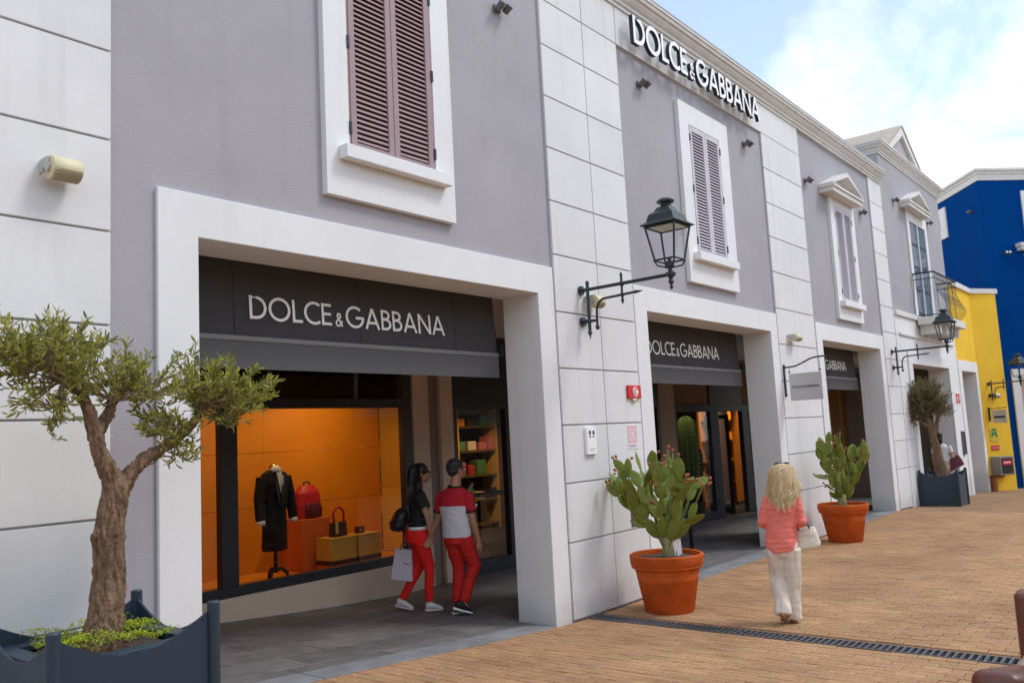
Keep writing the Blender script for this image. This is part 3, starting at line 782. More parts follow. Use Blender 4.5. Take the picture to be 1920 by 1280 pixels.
# french window
fx0, fx1, fz0, fz1 = 22.05, 23.62, 4.27, 6.62
mb = MB(); mb.box(21.88, fx0, F - 0.04, F - 0.001, fz0, 6.88); mb.box(fx1, 23.80, F - 0.04, F - 0.001, fz0, 6.88); mb.box(fx0, fx1, F - 0.04, F - 0.001, fz1, 6.88)
Obj('window_surround', mb, M_WHITE, B, bevel=0.004)
mb = MB(); mb.box(fx0, fx1, F - 0.012, F - 0.001, fz0, fz1); fw = Obj('french_window', mb, M_FRAME, B)
for k in range(2):
    for r2 in range(4):
        a = fx0 + 0.07 + k * (fx1 - fx0) / 2; b = a + (fx1 - fx0) / 2 - 0.14; c = fz0 + 0.12 + r2 * 0.57
        mb = MB(); mb.box(a, b, F - 0.020, F - 0.013, c, c + 0.50); Obj('pane', mb, mat('window pane', (0.10, 0.13, 0.19), 0.06, spec=0.9), fw)
mb = MB()
for a, b in ((fx0, fx0 + 0.06), ((fx0 + fx1) / 2 - 0.06, (fx0 + fx1) / 2 + 0.06), (fx1 - 0.06, fx1)): mb.box(a, b, F - 0.035, F - 0.013, fz0, fz1)
Obj('window_frame', mb, mat('weathered frame', (0.52, 0.50, 0.52), 0.6), fw)
pediment(B, 22.45, 6.86, 2.0, 0.44)
# balcony: slab and bowed railing
bl = Obj('balcony', MB().box(21.80, 24.25, F - 0.62, F - 0.062, 4.02, 4.20), M_CORN, B, bevel=0.01)
mb = MB()
for k in range(4): mb = MB(); mb.box(22.0 + k * 0.62, 22.14 + k * 0.62, F - 0.5, F - 0.062, 3.80, 4.018); Obj('bracket', mb, M_CORN, bl)
rl = [(21.87, F - 0.05), (21.87, F - 0.50), (24.18, F - 0.50), (24.18, F - 0.05)]
mb = MB()
for (xa_, ya_), (xb_, yb_) in zip(rl, rl[1:]):
    for z_, r3 in ((5.26, 0.022), (5.12, 0.012), (4.24, 0.014)): mb.tube([(xa_, ya_, z_), (xb_, yb_, z_)], r3, 6, rnd=True)
Obj('handrail', mb, M_IRON, bl)
for k in range(19):
    t = k / 18 * 3.21
    if t < 0.45: x_, y_, dx, dy = 21.87, F - 0.05 - t, -1, 0
    elif t < 2.76: x_, y_, dx, dy = 21.87 + (t - 0.45), F - 0.50, 0, -1
    else: x_, y_, dx, dy = 24.18, F - 0.50 + (t - 2.76), 1, 0
    mb = MB(); mb.tube([(x_ + dx * e_, y_ + dy * e_, z_) for z_, e_ in ((5.26, 0), (5.0, 0.0), (4.8, 0.04), (4.62, 0.13), (4.48, 0.19), (4.36, 0.16), (4.28, 0.07), (4.24, 0))], 0.007, 5); Obj('baluster', mb, M_IRON, bl)

# ------------------------------------------------------------------ yellow building
Y = Thing('yellow_building', 'low yellow rendered building with a white doorway beside the blue one', 'building', (27.2, F, -0.38))
Q = Vector((28.42, 5.12)); Q2 = Vector((29.27, 4.558)); qd = (Q2 - Q).normalized(); qn = Vector((qd.y, -qd.x))
mb = MB(); mb.box(25.83, 28.42, F - 0.01, F + 0.5, 3.36, 5.45); mb.box(28.22, 28.42, F - 0.01, F + 0.5, -0.6, 3.36)
mb.poly([(Q.x, Q.y, -0.7), (Q2.x, Q2.y, -0.7), (Q2.x + 0.6, Q2.y + 0.9, -0.7), (Q.x, Q.y + 0.9, -0.7)], (0, 0, 6.15))
mb.box(25.83, 28.40, F + 0.51, 10, 5.2, 5.4)
Obj('wall', mb, M_YELLOW, Y)
mb = MB(); mb.box(25.83, 28.42, F - 0.07, F + 0.6, 5.451, 5.60)
mb.poly([(Q.x, Q.y - 0.07, 5.452), (Q2.x + 0.05, Q2.y - 0.06, 5.452), (Q2.x + 0.7, Q2.y + 0.95, 5.452), (Q.x, Q.y + 0.95, 5.452)], (0, 0, 0.147)); Obj('parapet', mb, M_CORN, Y)
mb = MB(); mb.gbox(25.83, 26.22, F - 0.03, FB, 3.06, sink=0.1); mb.gbox(28.12, 28.40, F - 0.03, FB + 0.2, 3.06, sink=0.1); mb.box(25.83, 28.40, F - 0.03, FB, 3.061, 3.36); Obj('door_frame', mb, M_WHITE, Y, bevel=0.005)
mb = MB(); mb.gbox(26.0, 28.3, FB + 0.9, FB + 1.0, 3.1); mb.box(26.0, 28.3, FB + 0.01, FB + 1.0, 3.1, 3.15); mb.gbox(28.12, 28.3, FB + 0.201, FB + 0.9, 3.1); Obj('doorway_lining', mb, M_GREY, Y)

# ------------------------------------------------------------------ blue building, turned where the street bends
U = Thing('blue_building', 'tall deep blue building with white cornice where the street bends', 'building', (30.0, 4.79, -0.48), local=True)
U.rotation_euler = (0, 0, math.atan2(3.63 - 4.79, 31.2 - 30.0))       # local x runs along the front, y into the house
ang2 = math.atan2(6.35 - 4.79, 32.1 - 30.0) - U.rotation_euler[2]
zb = 0.48
c2, s2 = math.cos(ang2), math.sin(ang2)
mb = MB()
mb.poly([(0, 0, -0.2), (9, 0, -0.2), (9, 9, -0.2), (9 * c2, 9 * s2, -0.2)], (0, 0, 9.2 + zb + 0.2))
Obj('wall', mb, M_BLUE, U)
mb = MB()
for k, (e, z0, z1) in enumerate(((0.03, 9.201, 9.40), (0.06, 9.402, 9.50), (0.12, 9.502, 9.58))):
    n2 = Vector((-s2, c2)); n2 = n2 if n2.dot(Vector((-1, -1))) > 0 else -n2
    cc = Vector((0, -e)) + Vector((n2.x, n2.y)) * e
    mb.poly([(cc.x, cc.y, z0 + zb), (9, -e, z0 + zb), (9, 9, z0 + zb), (9 * c2 + n2.x * e, 9 * s2 + n2.y * e, z0 + zb)], (0, 0, z1 - z0))
Obj('cornice', mb, M_CORN, U)
def ublock(name, mat_, lst, parent=U, side=False, bevel=0):
    mb = MB()
    for x0, x1, o0, o1, z0, z1 in lst:                        # o: how far proud of the wall
        if not side: mb.box(x0, x1, -o1, -o0, z0 + zb, z1 + zb)
        else:
            p = [Vector((x_ * c2 + n2.x * o_, x_ * s2 + n2.y * o_, 0)) for x_, o_ in ((x0, o0), (x1, o0), (x1, o1), (x0, o1))]
            mb.poly([(q.x, q.y, z0 + zb) for q in p], (0, 0, z1 - z0))
    return Obj(name, mb, mat_, parent, bevel=bevel)
w1 = ublock('window', M_WHITE, [(2.24, 2.66, 0.0, 0.05, 7.9, 8.96), (2.66, 3.5, 0.0, 0.05, 8.66, 8.96), (2.66, 3.5, 0.0, 0.05, 7.9, 8.2), (3.5, 3.9, 0.0, 0.05, 7.9, 8.96)], side=True)
ublock('pane', mat('teal pane', (0.04, 0.16, 0.20), 0.08, spec=0.8), [(2.66, 3.5, 0.002, 0.02, 8.2, 8.66)], parent=w1, side=True)
w2 = ublock('window', M_WHITE, [(1.42, 1.70, 0.0, 0.05, 6.95, 8.84), (2.5, 2.78, 0.0, 0.05, 6.95, 8.84), (1.70, 2.5, 0.0, 0.05, 8.55, 8.84), (1.70, 2.5, 0.0, 0.05, 6.95, 7.2)])
ublock('pane', MATS['teal pane'], [(1.70, 2.5, 0.002, 0.02, 7.2, 8.55)], parent=w2)
w3 = ublock('window', M_WHITE, [(1.30, 1.55, 0.0, 0.05, 4.4, 6.8), (2.5, 2.75, 0.0, 0.05, 4.4, 6.8), (1.55, 2.5, 0.0, 0.05, 6.6, 6.8), (1.55, 2.5, 0.0, 0.05, 4.4, 4.65)])
ublock('pane', MATS['teal pane'], [(1.55, 2.5, 0.002, 0.02, 4.65, 6.6)], parent=w3)
ublock('hood', M_CORN, [(1.08, 2.95, 0.0, 0.22, 6.90, 7.02), (1.04, 2.99, 0.0, 0.26, 7.021, 7.12)], parent=w3)
ublock('door_frame', M_WHITE, [(0.36, 0.62, 0.0, 0.06, -0.5, 3.17), (0.62, 3.2, 0.0, 0.06, 2.85, 3.17), (3.2, 3.46, 0.0, 0.06, -0.5, 3.17)], bevel=0.005)
ublock('doorway_panel', M_TAUPE, [(0.62, 3.2, 0.002, 0.02, 1.95, 2.85)])
ublock('shop_door', M_BLACK, [(0.62, 3.2, 0.002, 0.03, -0.5, 1.949)])

# ------------------------------------------------------------------ buildings and trees across the street, seen only in the glass
OP = Thing('opposite_building', 'cream shop row across the street behind the viewer', 'building', (8, -11, 0))
mb = MB(); mb.box(-14, 34, -18, -11, -0.8, 6.2); Obj('wall', mb, mat('cream render', (0.55, 0.47, 0.36), 0.9, 0.08, 1.5), OP)
mb = MB(); mb.box(-14.2, 34.2, -18.2, -10.8, 6.201, 6.5); Obj('roof', mb, M_ROOFTILE, OP)
for k in range(8):
    x_ = -11 + 5.6 * k
    mb = MB(); mb.box(x_, x_ + 3.4, -10.99, -10.93, -0.4, 3.0); Obj('shop_window', mb, mat('dark glazing', (0.03, 0.04, 0.045), 0.1), OP)
    mb = MB(); mb.box(x_ + 1.0, x_ + 2.3, -10.99, -10.93, 3.9, 5.4); Obj('window', mb, MATS['dark glazing'], OP)

# ------------------------------------------------------------------ awnings with printed name
def awning(x0, x1, tx, label):
    t = Thing('awning', label, 'awning', ((x0 + x1) / 2, 5.75, 2.5), group='charcoal awnings in the shop openings')
    mb = MB(); n = 8
    y_t, z_t, y_b, z_b = 5.690, 3.325, 5.655, 2.735
    rows = []
    for k in range(13):
        v = k / 12; rows.append([])
        for j in range(41):
            u = j / 40; sag = 0.002 * math.sin(v * math.pi) + 0.003 * noise.noise(Vector((u * 6, v * 2, x0)))
            rows[-1].append((x0 + (x1 - x0) * u, y_t + (y_b - y_t) * v - sag * 0.6, z_t + (z_b - z_t) * v))
    mb.rings(rows, cap=False, closed=False)
    o = Obj('canvas', mb, M_AWN, t, fix=False)
    s = o.modifiers.new('thick', 'SOLIDIFY'); s.thickness = 0.003; s.offset = 1
    for fx in (0.16, 0.5, 0.83):                              # welded seams of the fabric
        mb = MB(); xs_ = x0 + (x1 - x0) * fx
        mb.hexa([(xs_, y_t - 0.0065, z_t - 0.03), (xs_ + 0.02, y_t - 0.0065, z_t - 0.03), (xs_ + 0.02, y_t - 0.004, z_t - 0.03), (xs_, y_t - 0.004, z_t - 0.03), (xs_, y_b - 0.0065, z_b), (xs_ + 0.02, y_b - 0.0065, z_b), (xs_ + 0.02, y_b - 0.004, z_b), (xs_, y_b - 0.004, z_b)])
        Obj('seam', mb, M_AWN, o)
    mb = MB(); mb.box(x0, x1 + 0.02, 5.636, 5.662, 2.690, 2.735); Obj('front_bar', mb, M_AWN2, t, bevel=0.012)
    mb = MB()
    w = (lambda u: 5.640 + 0.012 * noise.noise(Vector((u * 5, x0, 0))))
    mb.rings([[(x0 + (x1 - x0) * j / 40, 5.643 + (w(j / 40) - 5.643) * v, 2.689 - .211 * v) for j in range(41)] for v in (0, .3, .6, 1)], cap=False, closed=False)
    o2 = Obj('valance', mb, mat('valance canvas', (0.115, 0.115, 0.12), 0.85, 0.05, 4, spec=0.2), t, fix=False)
    s = o2.modifiers.new('thick', 'SOLIDIFY'); s.thickness = 0.003
    mb = MB(); mb.box(x1 + 0.01, x1 + 0.04, 5.60, 5.85, 2.70, 2.83); mb.tube([(x1 + 0.025, 5.74, 3.2), (x1 + 0.025, 5.66, 2.72)], 0.014, 6); Obj('arm', mb, M_BLACK, t)
    sl_ = Vector((0, y_t - y_b, z_t - z_b)).normalized(); nrm = Vector((0, -sl_.z, sl_.y))
    k = (2.872 - z_b) / (z_t - z_b); o_ = Vector((tx, y_b + (y_t - y_b) * k, 2.872)) + nrm * 0.010
    m_ = write(TEXT, o_, (1, 0, 0), sl_, nrm, 2.19, 0.188, w=0.062, depth=0.0015)
    Obj('lettering', m_, [M_LETTER, M_LETTER], t, fix=False)
awning(3.10, 6.79, 3.82, 'widest charcoal awning nearest the viewer, above the orange window, its whole name readable')
awning(9.07, 12.80, 9.88, 'charcoal awning over the glass entrance behind the nearer cactus pot')
awning(15.24, 18.66, 15.85, 'farthest charcoal awning, beyond the hanging plaque, its name mostly hidden')

# ------------------------------------------------------------------ raised name on the frieze
sg = Thing('wall_sign', 'raised white and black letter name sign under the cornice', 'sign', (10.9, F, 6.8))
write(TEXT, (8.93, F - 0.10, 6.64), (1, 0, 0), (0, 0, 1), (0, -1, 0), 3.87, 0.365, w=0.075, depth=0.055, each=lambda m, ch: Obj('ampersand' if ch == '&' else 'letter', m, [M_LETTER, M_LSIDE], sg, fix=False))

# ------------------------------------------------------------------ wall lanterns
def lantern(x, zarm, label):
    t = Thing('wall_lantern', label, 'lantern', (x, F, zarm), group='iron wall lanterns', local=True)
    yo = -1.11                                                # reach of the arm
    mb = MB()
    for z in (0.0, -0.345):
        mb = MB(); mb.tube([(0, -0.003, z), (0, -0.03, z)], 0.052, 12); mb.tube([(0, -0.03, z), (0, -0.10, z)], 0.020, 8); Obj('wall_rosette', mb, M_IRON, t)
    mb = MB(); mb.tube([(0, -0.10, 0.07), (0, -0.10, -0.47)], 0.018, 8); mb.ell((0, -0.10, -0.47), (0.026, 0.026, 0.026), 8); mb.tube([(0, -0.10, -0.48), (0, -0.10, -0.54)], [0.014, 0.002], 6); mb.ell((0, -0.10, 0.07), (0.022, 0.022, 0.03), 8)
    Obj('upright', mb, M_IRON, t)
    mb = MB(); mb.tube([(0, -0.03, 0), (0, yo, 0.005)], 0.019, 8); Obj('arm', mb, M_IRON, t)
    mb = MB(); mb.tube([(0, -0.10, -0.345), (0, -0.20, -0.345)], 0.016, 8); mb.tube([(0, -0.20, -0.43), (0, -0.20, -0.30), (0, -0.205, -0.22), (0, -0.235, -0.155), (0, -0.29, -0.125), (0, -0.72, -0.11)], 0.014, 8); mb.tube([(0, -0.72, -0.11), (0, -0.78, -0.11)], [0.016, 0.002], 6); mb.ell((0, -0.69, -0.11), (0.022, 0.012, 0.022), 8); mb.ell((0, -0.20, -0.42), (0.024, 0.024, 0.03), 8)
    Obj('scroll_brace', mb, M_IRON, t)
    mb = MB(); mb.tube([(0, -0.53, 0.10), (0, -0.53, -0.18)], 0.013, 8); mb.ell((0, -0.53, 0.0), (0.030, 0.035, 0.028), 8); mb.ell((0, -0.53, -0.115), (0.024, 0.028, 0.024), 8); mb.tube([(0, -0.53, -0.17), (0, -0.53, -0.22)], [0.02, 0.002], 6); mb.tube([(0, -0.53, 0.09), (0, -0.53, 0.13)], [0.02, 0.002], 6)
    Obj('tie_finial', mb, M_IRON, t)
    mb = MB(); mb.lathe((0, yo, 0), [(0.004, -0.15), (0.022, -0.125), (0.012, -0.10), (0.034, -0.07), (0.020, -0.045), (0.024, -0.03), (0.055, 0.0), (0.055, 0.02), (0.024, 0.035), (0.020, 0.10)], 10); Obj('drop_finial', mb, M_IRON, t)
    # cage
    zb0, zr, ze = 0.075, 0.15, 0.50
    cg = MB()
    for sx, sy in ((-1, -1), (1, -1), (1, 1), (-1, 1)):
        cg.tube([(sx * 0.108, yo + sy * 0.108, zr), (sx * 0.166, yo + sy * 0.166, ze)], 0.011, 6)
        cg.tube([(sx * 0.115, yo + sy * 0.115, zr), (sx * 0.09, yo + sy * 0.09, zr - 0.055), (sx * 0.02, yo + sy * 0.02, zb0)], 0.009, 6)
    for h_, z in ((0.115, zr), (0.164, ze - 0.012)):
        for a, b in (((-1, -1), (1, -1)), ((1, -1), (1, 1)), ((1, 1), (-1, 1)), ((-1, 1), (-1, -1))):
            cg.tube([(a[0] * h_, yo + a[1] * h_, z), (b[0] * h_, yo + b[1] * h_, z)], 0.010, 6)
    cg.lathe((0, yo, 0), [(0.03, 0.07), (0.045, 0.085), (0.045, 0.13), (0.02, 0.15), (0.018, 0.17)], 8)
    Obj('cage', cg, M_IRON, t)
    for sx, sy in ((0, -1), (1, 0), (0, 1), (-1, 0)):
        mb = MB()
        def P(u, h_, z): return (sx * h_ + (u * h_ if sx == 0 else 0), yo + sy * h_ + (u * h_ if sy == 0 else 0), z)
        mb.quad(P(-0.93, 0.113, zr + 0.01), P(0.93, 0.113, zr + 0.01), P(0.93, 0.161, ze - 0.02), P(-0.93, 0.161, ze - 0.02)); Obj('pane', mb, M_LAMPGLASS, t)
    hd = MB()
    def sq(h_, z): return [(-h_, yo - h_, z), (h_, yo - h_, z), (h_, yo + h_, z), (-h_, yo + h_, z)]
    hd.rings([sq(0.18, ze), sq(0.203, ze + 0.002), sq(0.203, ze + 0.014), sq(0.155, ze + 0.045), sq(0.135, ze + 0.12), sq(0.092, ze + 0.15), sq(0.068, ze + 0.195)], True)
    h = Obj('hood', hd, M_IRON2, t, bevel=0.004)
    mb = MB(); mb.lathe((0, yo, ze), [(0.07, 0.195), (0.055, 0.215), (0.05, 0.235), (0.088, 0.245), (0.092, 0.262), (0.06, 0.285), (0.01, 0.292)], 16); Obj('cap', mb, M_IRON2, h)
    mb = MB(); mb.box(-0.148, 0.148, yo - 0.148, yo + 0.148, ze - 0.012, ze - 0.004); Obj('diffuser', mb, M_FROST, t)
    return t
la = lantern(7.62, 3.40, 'larger black iron wall lantern on the pilaster above the red alarm plate')
lb = Copy(la, (19.5, F, 3.28), 'smaller distant iron lantern on the white pilaster before the balcony')

# ------------------------------------------------------------------ small things fixed to the walls
def sounder(x, z, y, label, rot=0.0):
    t = Thing('wall_speaker', label, 'speaker', (x, y, z), rot, 'cream wall speakers', local=True)
    mb = MB(); mb.smooth = True
    pts = [(-0.085, 0.066), (-0.08, 0.072), (0.08, 0.068), (0.088, 0.058)]
    mb.tube([(px_, -0.10, 0) for px_, _ in pts], [r_ for _, r_ in pts], 20); Obj('body', mb, M_CREAM, t, fix=True)
    mb = MB(); rr = []
    for px_ in (-0.078, 0.078): rr.append([(px_, -0.10 + 0.0715 * math.cos(a), 0.0715 * math.sin(a)) for a in [R(195 + 12 * k) for k in range(13)]])
    mb.rings(rr, cap=False, closed=False); o = Obj('grille', mb, M_CREAMD, t, fix=False)
    mb = MB(); mb.box(-0.10, -0.086, -0.05, -0.001, -0.02, 0.055); mb.tube([(-0.10, -0.10, 0), (-0.085, -0.10, 0)], 0.03, 10); mb.obox((-0.093, -0.06, 0.03), (0.006, 0, 0), (0, 0.05, 0), (0, 0, 0.03)); Obj('bracket', mb, mat('grey bracket', (0.45, 0.46, 0.44), 0.5), t)
    return t
s1 = sounder(2.16, 3.545, F - 0.005, 'cream cylinder wall speaker on the white wall above the olive tree')
Copy(s1, (7.78, F - 0.005, 3.285), 'cream wall speaker tucked behind the arm of the larger lantern')
s3 = Copy(s1, (13.66, F - 0.005, 3.235), 'small cream wall speaker above the hanging plaque'); s3.scale = (1.35, 1.0, 0.85)
def spot(x, z, y, label, rot=0.0):
    t = Thing('wall_spotlight', label, 'spotlight', (x, y, z), rot, 'small grey wall spotlights', local=True)
    mb = MB(); mb.box(-0.05, 0.05, -0.025, -0.001, -0.035, 0.035); Obj('base', mb, M_SPOT, t, bevel=0.004)
    mb = MB(); mb.tube([(0.02, -0.02, 0), (0.02, -0.085, 0.0)], 0.012, 8); Obj('arm', mb, M_SPOT, t)
    for k in (-1, 1):
        mb = MB(); mb.tube([(k * 0.055 + 0.02, -0.05, -0.03), (k * 0.055 + 0.02, -0.125, 0.022)], [0.036, 0.040], 12); Obj('head', mb, M_SPOT, t)
    return t
p0 = spot(6.45, 6.20, FG - 0.004, 'grey spotlight high on the wall right of the large brown shutters')
for x_, z_, y_, l_ in ((9.28, 6.25, FG - 0.004, 'grey spotlight left of the middle shuttered window, below the raised letters'), (12.48, 6.24, FG - 0.004, 'grey spotlight right of the middle shuttered window'), (15.12, 6.20, FG - 0.004, 'grey spotlight left of the window with the small pediment and lilac shutters'), (18.32, 6.17, FG - 0.004, 'grey spotlight right of the pedimented shutter window'), (20.92, 6.92, F - 0.005, 'grey spotlight left of the balcony window'), (24.10, 6.90, F - 0.005, 'grey spotlight right of the balcony window')):
    Copy(p0, (x_, y_, z_), l_)
for (xl, z_, side_, l_) in ((0.67, 6.83, False, 'pale spotlight on the blue wall near its right window'), (0.56, 8.34, True, 'pale spotlight high on the blue wall left of its corner')):
    if side_: q = Vector((30 + 0.803 * xl, 4.79 + 0.596 * xl)) + Vector((-0.596, 0.803)) * 0.005; rz = math.atan2(0.596, 0.803)
    else: q = Vector((30 + 0.719 * xl, 4.79 - 0.695 * xl)) + Vector((-0.695, -0.719)) * 0.005; rz = U.rotation_euler[2]
    if side_: rz += math.pi
    Copy(p0, (q.x, q.y, z_), l_, rot=rz)

def plate(name, label, cat, x0, x1, z0, z1, th, m, y=F - 0.0045):
    o = Thing(name, label, cat, ((x0 + x1) / 2, y, (z0 + z1) / 2))
    mb = MB(); mb.box(x0, x1, y - th, y, z0, z1); Obj('backing', mb, m, o, bevel=min(0.004, th * 0.3)); return o, y - th
# fire alarm call point
o, y_ = plate('fire_alarm_plate', 'red fire alarm plate with white bell symbol on the white pilaster', 'alarm sign', 8.44, 8.72, 2.235, 2.385, 0.03, M_REDP)
mb = MB(); mb.lathe((0, 0, 0), [(0.058, 0), (0.058, 0.006)], 20); mb.v = [(8.585 + a, y_ - 0.001 - c, 2.31 + b) for a, b, c in mb.v]; d_ = Obj('bell_disc', mb, M_LETTER, o)
mb = MB()
for k in range(3): stroke(mb, arc(0, 0, 0.016 + 0.015 * k, 0.016 + 0.015 * k, 30, 330, 16), 0.0035, Vector((8.585, y_ - 0.0075, 2.31)), Vector((1, 0, 0)), Vector((0, 0, 1)), Vector((0, -1, 0)), 0.001)
Obj('bell_ring', mb, [M_REDP, M_REDP], o, fix=False)
mb = MB(); mb.box(8.53, 8.62, y_, y_ + 0.028, 2.205, 2.2345); Obj('sounder', mb, M_CREAM, o)
# pale pink notice
PINK = mat('faded pink print', (0.80, 0.36, 0.42), 0.6)
o, y_ = plate('pink_notice', 'faded pink and white notice below the red alarm plate', 'notice', 8.40, 8.61, 1.655, 1.935, 0.004, mat('notice paper', (0.78, 0.70, 0.72), 0.6))
mb = MB()
for (a, b, c, e) in ((8.42, 8.59, 1.90, 1.915), (8.42, 8.59, 1.735, 1.75), (8.42, 8.437, 1.75, 1.90), (8.573, 8.59, 1.75, 1.90)): mb.box(a, b, y_ - 0.0018, y_ - 0.0004, c, e)
stroke(mb, arc(8.505, 1.825, 0.038, 0.055, 0, 360, 18), 0.008, Vector((0, y_ - 0.0004, 0)), Vector((1, 0, 0)), Vector((0, 0, 1)), Vector((0, -1, 0)), 0.001)
Obj('print', mb, [PINK, PINK], o, fix=False)
mb = MB(); mb.box(8.43, 8.56, y_ - 0.0018, y_ - 0.0004, 1.685, 1.705); Obj('caption', mb, mat('mauve print', (0.42, 0.36, 0.55), 0.6), o)
# white notice box with small symbols
o, y_ = plate('notice_box', 'small white notice box with black and red symbols on the pilaster', 'notice', 7.53, 7.71, 1.635, 1.92, 0.035, M_LETTER)
mb = MB()
for cx_, cz_ in ((7.585, 1.865), (7.655, 1.865)): stroke(mb, arc(cx_, cz_, 0.014, 0.016, 0, 360, 12), 0.008, Vector((0, y_ - 0.0004, 0)), Vector((1, 0, 0)), Vector((0, 0, 1)), Vector((0, -1, 0)), 0.001)
mb.box(7.575, 7.60, y_ - 0.002, y_ - 0.0004, 1.815, 1.83); mb.box(7.64, 7.665, y_ - 0.002, y_ - 0.0004, 1.815, 1.83)
Obj('symbol', mb, [M_BLACK, M_BLACK], o, fix=False)
mb = MB(); mb.box(7.565, 7.675, y_ - 0.002, y_ - 0.0004, 1.695, 1.70); mb.box(7.565, 7.66, y_ - 0.002, y_ - 0.0004, 1.675, 1.68); Obj('print_line', mb, mat('grey print', (0.4, 0.4, 0.42), 0.6), o)
# dark picture notice low behind the cactus
o, y_ = plate('picture_plate', 'small dark picture plate low on the pilaster behind the cactus', 'plate', 8.36, 8.69, 0.79, 0.96, 0.004, mat('dark photo print', (0.07, 0.055, 0.06), 0.4))
mb = MB(); stroke(mb, arc(8.46, 0.89, 0.03, 0.04, 0, 360, 14), 0.012, Vector((0, y_ - 0.0004, 0)), Vector((1, 0, 0)), Vector((0, 0, 1)), Vector((0, -1, 0)), 0.001); mb.mi = 0; mb.box(8.43, 8.50, y_ - 0.002, y_ - 0.0004, 0.80, 0.84); Obj('figure', mb, [mat('pale print', (0.5, 0.47, 0.5), 0.6)] * 2, o, fix=False)
mb = MB(); mb.box(8.61, 8.67, y_ - 0.002, y_ - 0.0004, 0.80, 0.83); Obj('red_mark', mb, M_REDP, o)
# plates on the far white pillar and on the yellow wall
o, y_ = plate('safety_sign', 'red and white safety sign on the white pillar by the yellow doorway', 'sign', 25.12, 25.66, 2.13, 2.45, 0.01, M_LETTER, y=F - 0.0125)
mb = MB()
for a, b in ((25.15, 25.37), (25.41, 25.63)): mb.box(a, b, y_ - 0.003, y_ - 0.0004, 2.16, 2.42)
Obj('red_field', mb, M_REDP, o)
mb = MB()
for a in (25.26, 25.52): mb.box(a - 0.05, a + 0.05, y_ - 0.006, y_ - 0.0035, 2.27, 2.31); mb.box(a - 0.02, a + 0.02, y_ - 0.0085, y_ - 0.0065, 2.22, 2.37)
Obj('white_cross', mb, M_LETTER, o)
o, y_ = plate('dark_plaque', 'narrow dark plaque low on the white pillar by the yellow doorway', 'plaque', 25.35, 25.60, 0.80, 1.40, 0.05, M_BLACK, y=F - 0.0125)
mb = MB(); mb.box(25.32, 25.35 - 0.001, y_, y_ + 0.05, 0.78, 1.42); Obj('edge_strip', mb, M_STEEL, o)
# hanging plaque
hs = Thing('hanging_sign', 'grey name plaque hanging from a scrolled iron bracket', 'sign', (13.24, F, 2.4))
mb = MB(); mb.box(13.222, 13.258, F - 0.03, F - 0.003, 2.30, 2.76); mb.ell((13.24, F - 0.02, 2.30), (0.025, 0.02, 0.03), 8); mb.ell((13.24, F - 0.02, 2.76), (0.025, 0.02, 0.03), 8)
Obj('wall_bar', mb, M_IRON, hs)
mb = MB(); mb.tube([(13.24, F - 0.02, 2.735), (13.24, F - 0.12, 2.74), (13.24, F - 0.20, 2.745), (13.24, F - 0.32, 2.79), (13.24, F - 0.45, 2.845), (13.24, F - 0.55, 2.862), (13.24, F - 0.70, 2.865)], 0.013, 8)
for y_ in (F - 0.10, F - 0.585): mb.tube([(13.24, y_, 2.86 if y_ < F - 0.3 else 2.74), (13.24, y_, 2.655)], 0.004, 5); mb.ell((13.24, y_, 2.66), (0.014, 0.014, 0.02), 6)
Obj('arm', mb, M_IRON, hs)
mb = MB(); mb.box(13.228, 13.252, F - 0.60, F - 0.09, 2.205, 2.63); bd = Obj('board', mb, mat('grey plaque paint', (0.58, 0.585, 0.575), 0.7), hs, bevel=0.003)
m_ = write(TEXT, (13.2275, F - 0.135, 2.40), (0, -1, 0), (0, 0, 1), (-1, 0, 0), 0.42, 0.036, w=0.085, depth=0.001); Obj('lettering', m_, [M_HINGE, M_HINGE], bd, fix=False)

# things on the yellow wall
def onq(s_, e): q = Q + qd * s_ + qn * (-e if qn.y > 0 else e); return q
qn = Vector((qd.y, -qd.x)); qn = qn if qn.y < 0 else -qn
yrot = math.atan2(qd.y, qd.x)
def ybox(name, label, cat): return Thing(name, label, cat, (Q.x, Q.y, 0), yrot, local=True)
o = ybox('green_sign', 'green symbol sign on the yellow wall', 'sign')
mb = MB(); mb.box(0.20, 0.50, -0.016, -0.004, 1.02, 1.44); Obj('backing', mb, mat('yellow sign ground', (0.70, 0.46, 0.05), 0.6), o)
mb = MB(); GREEN = mat('sign green', (0.0, 0.22, 0.06), 0.5)
stroke(mb, arc(0.35, 1.30, 0.07, 0.07, 0, 360, 14), 0.028, Vector((0, -0.0165, 0)), Vector((1, 0, 0)), Vector((0, 0, 1)), Vector((0, -1, 0)), 0.003)
stroke(mb, arc(0.35, 1.12, 0.10, 0.13, 10, 170, 10), 0.030, Vector((0, -0.0172, 0)), Vector((1, 0, 0)), Vector((0, 0, 1)), Vector((0, -1, 0)), 0.003)
Obj('symbol', mb, [GREEN, GREEN], o, fix=False)
o = ybox('red_sign', 'small red sign below the green one on the yellow wall', 'sign')
mb = MB(); mb.box(0.20, 0.50, -0.016, -0.004, 0.76, 0.90); Obj('backing', mb, M_REDP, o)
mb = MB(); mb.box(0.24, 0.32, -0.020, -0.0165, 0.80, 0.86); mb.box(0.37, 0.46, -0.020, -0.0165, 0.80, 0.86); Obj('symbol', mb, mat('pink print', (0.7, 0.25, 0.3), 0.6), o)
o = ybox('hose_cabinet', 'grey cabinet with red label on the yellow wall', 'cabinet')
mb = MB(); mb.box(0.10, 0.62, -0.34, -0.005, 0.04, 0.58); Obj('body', mb, mat('weathered grey metal', (0.26, 0.23, 0.20), 0.5), o, bevel=0.01)
mb = MB(); mb.box(0.16, 0.57, -0.349, -0.341, 0.09, 0.53); dr_ = Obj('door', mb, M_BLACK, o)
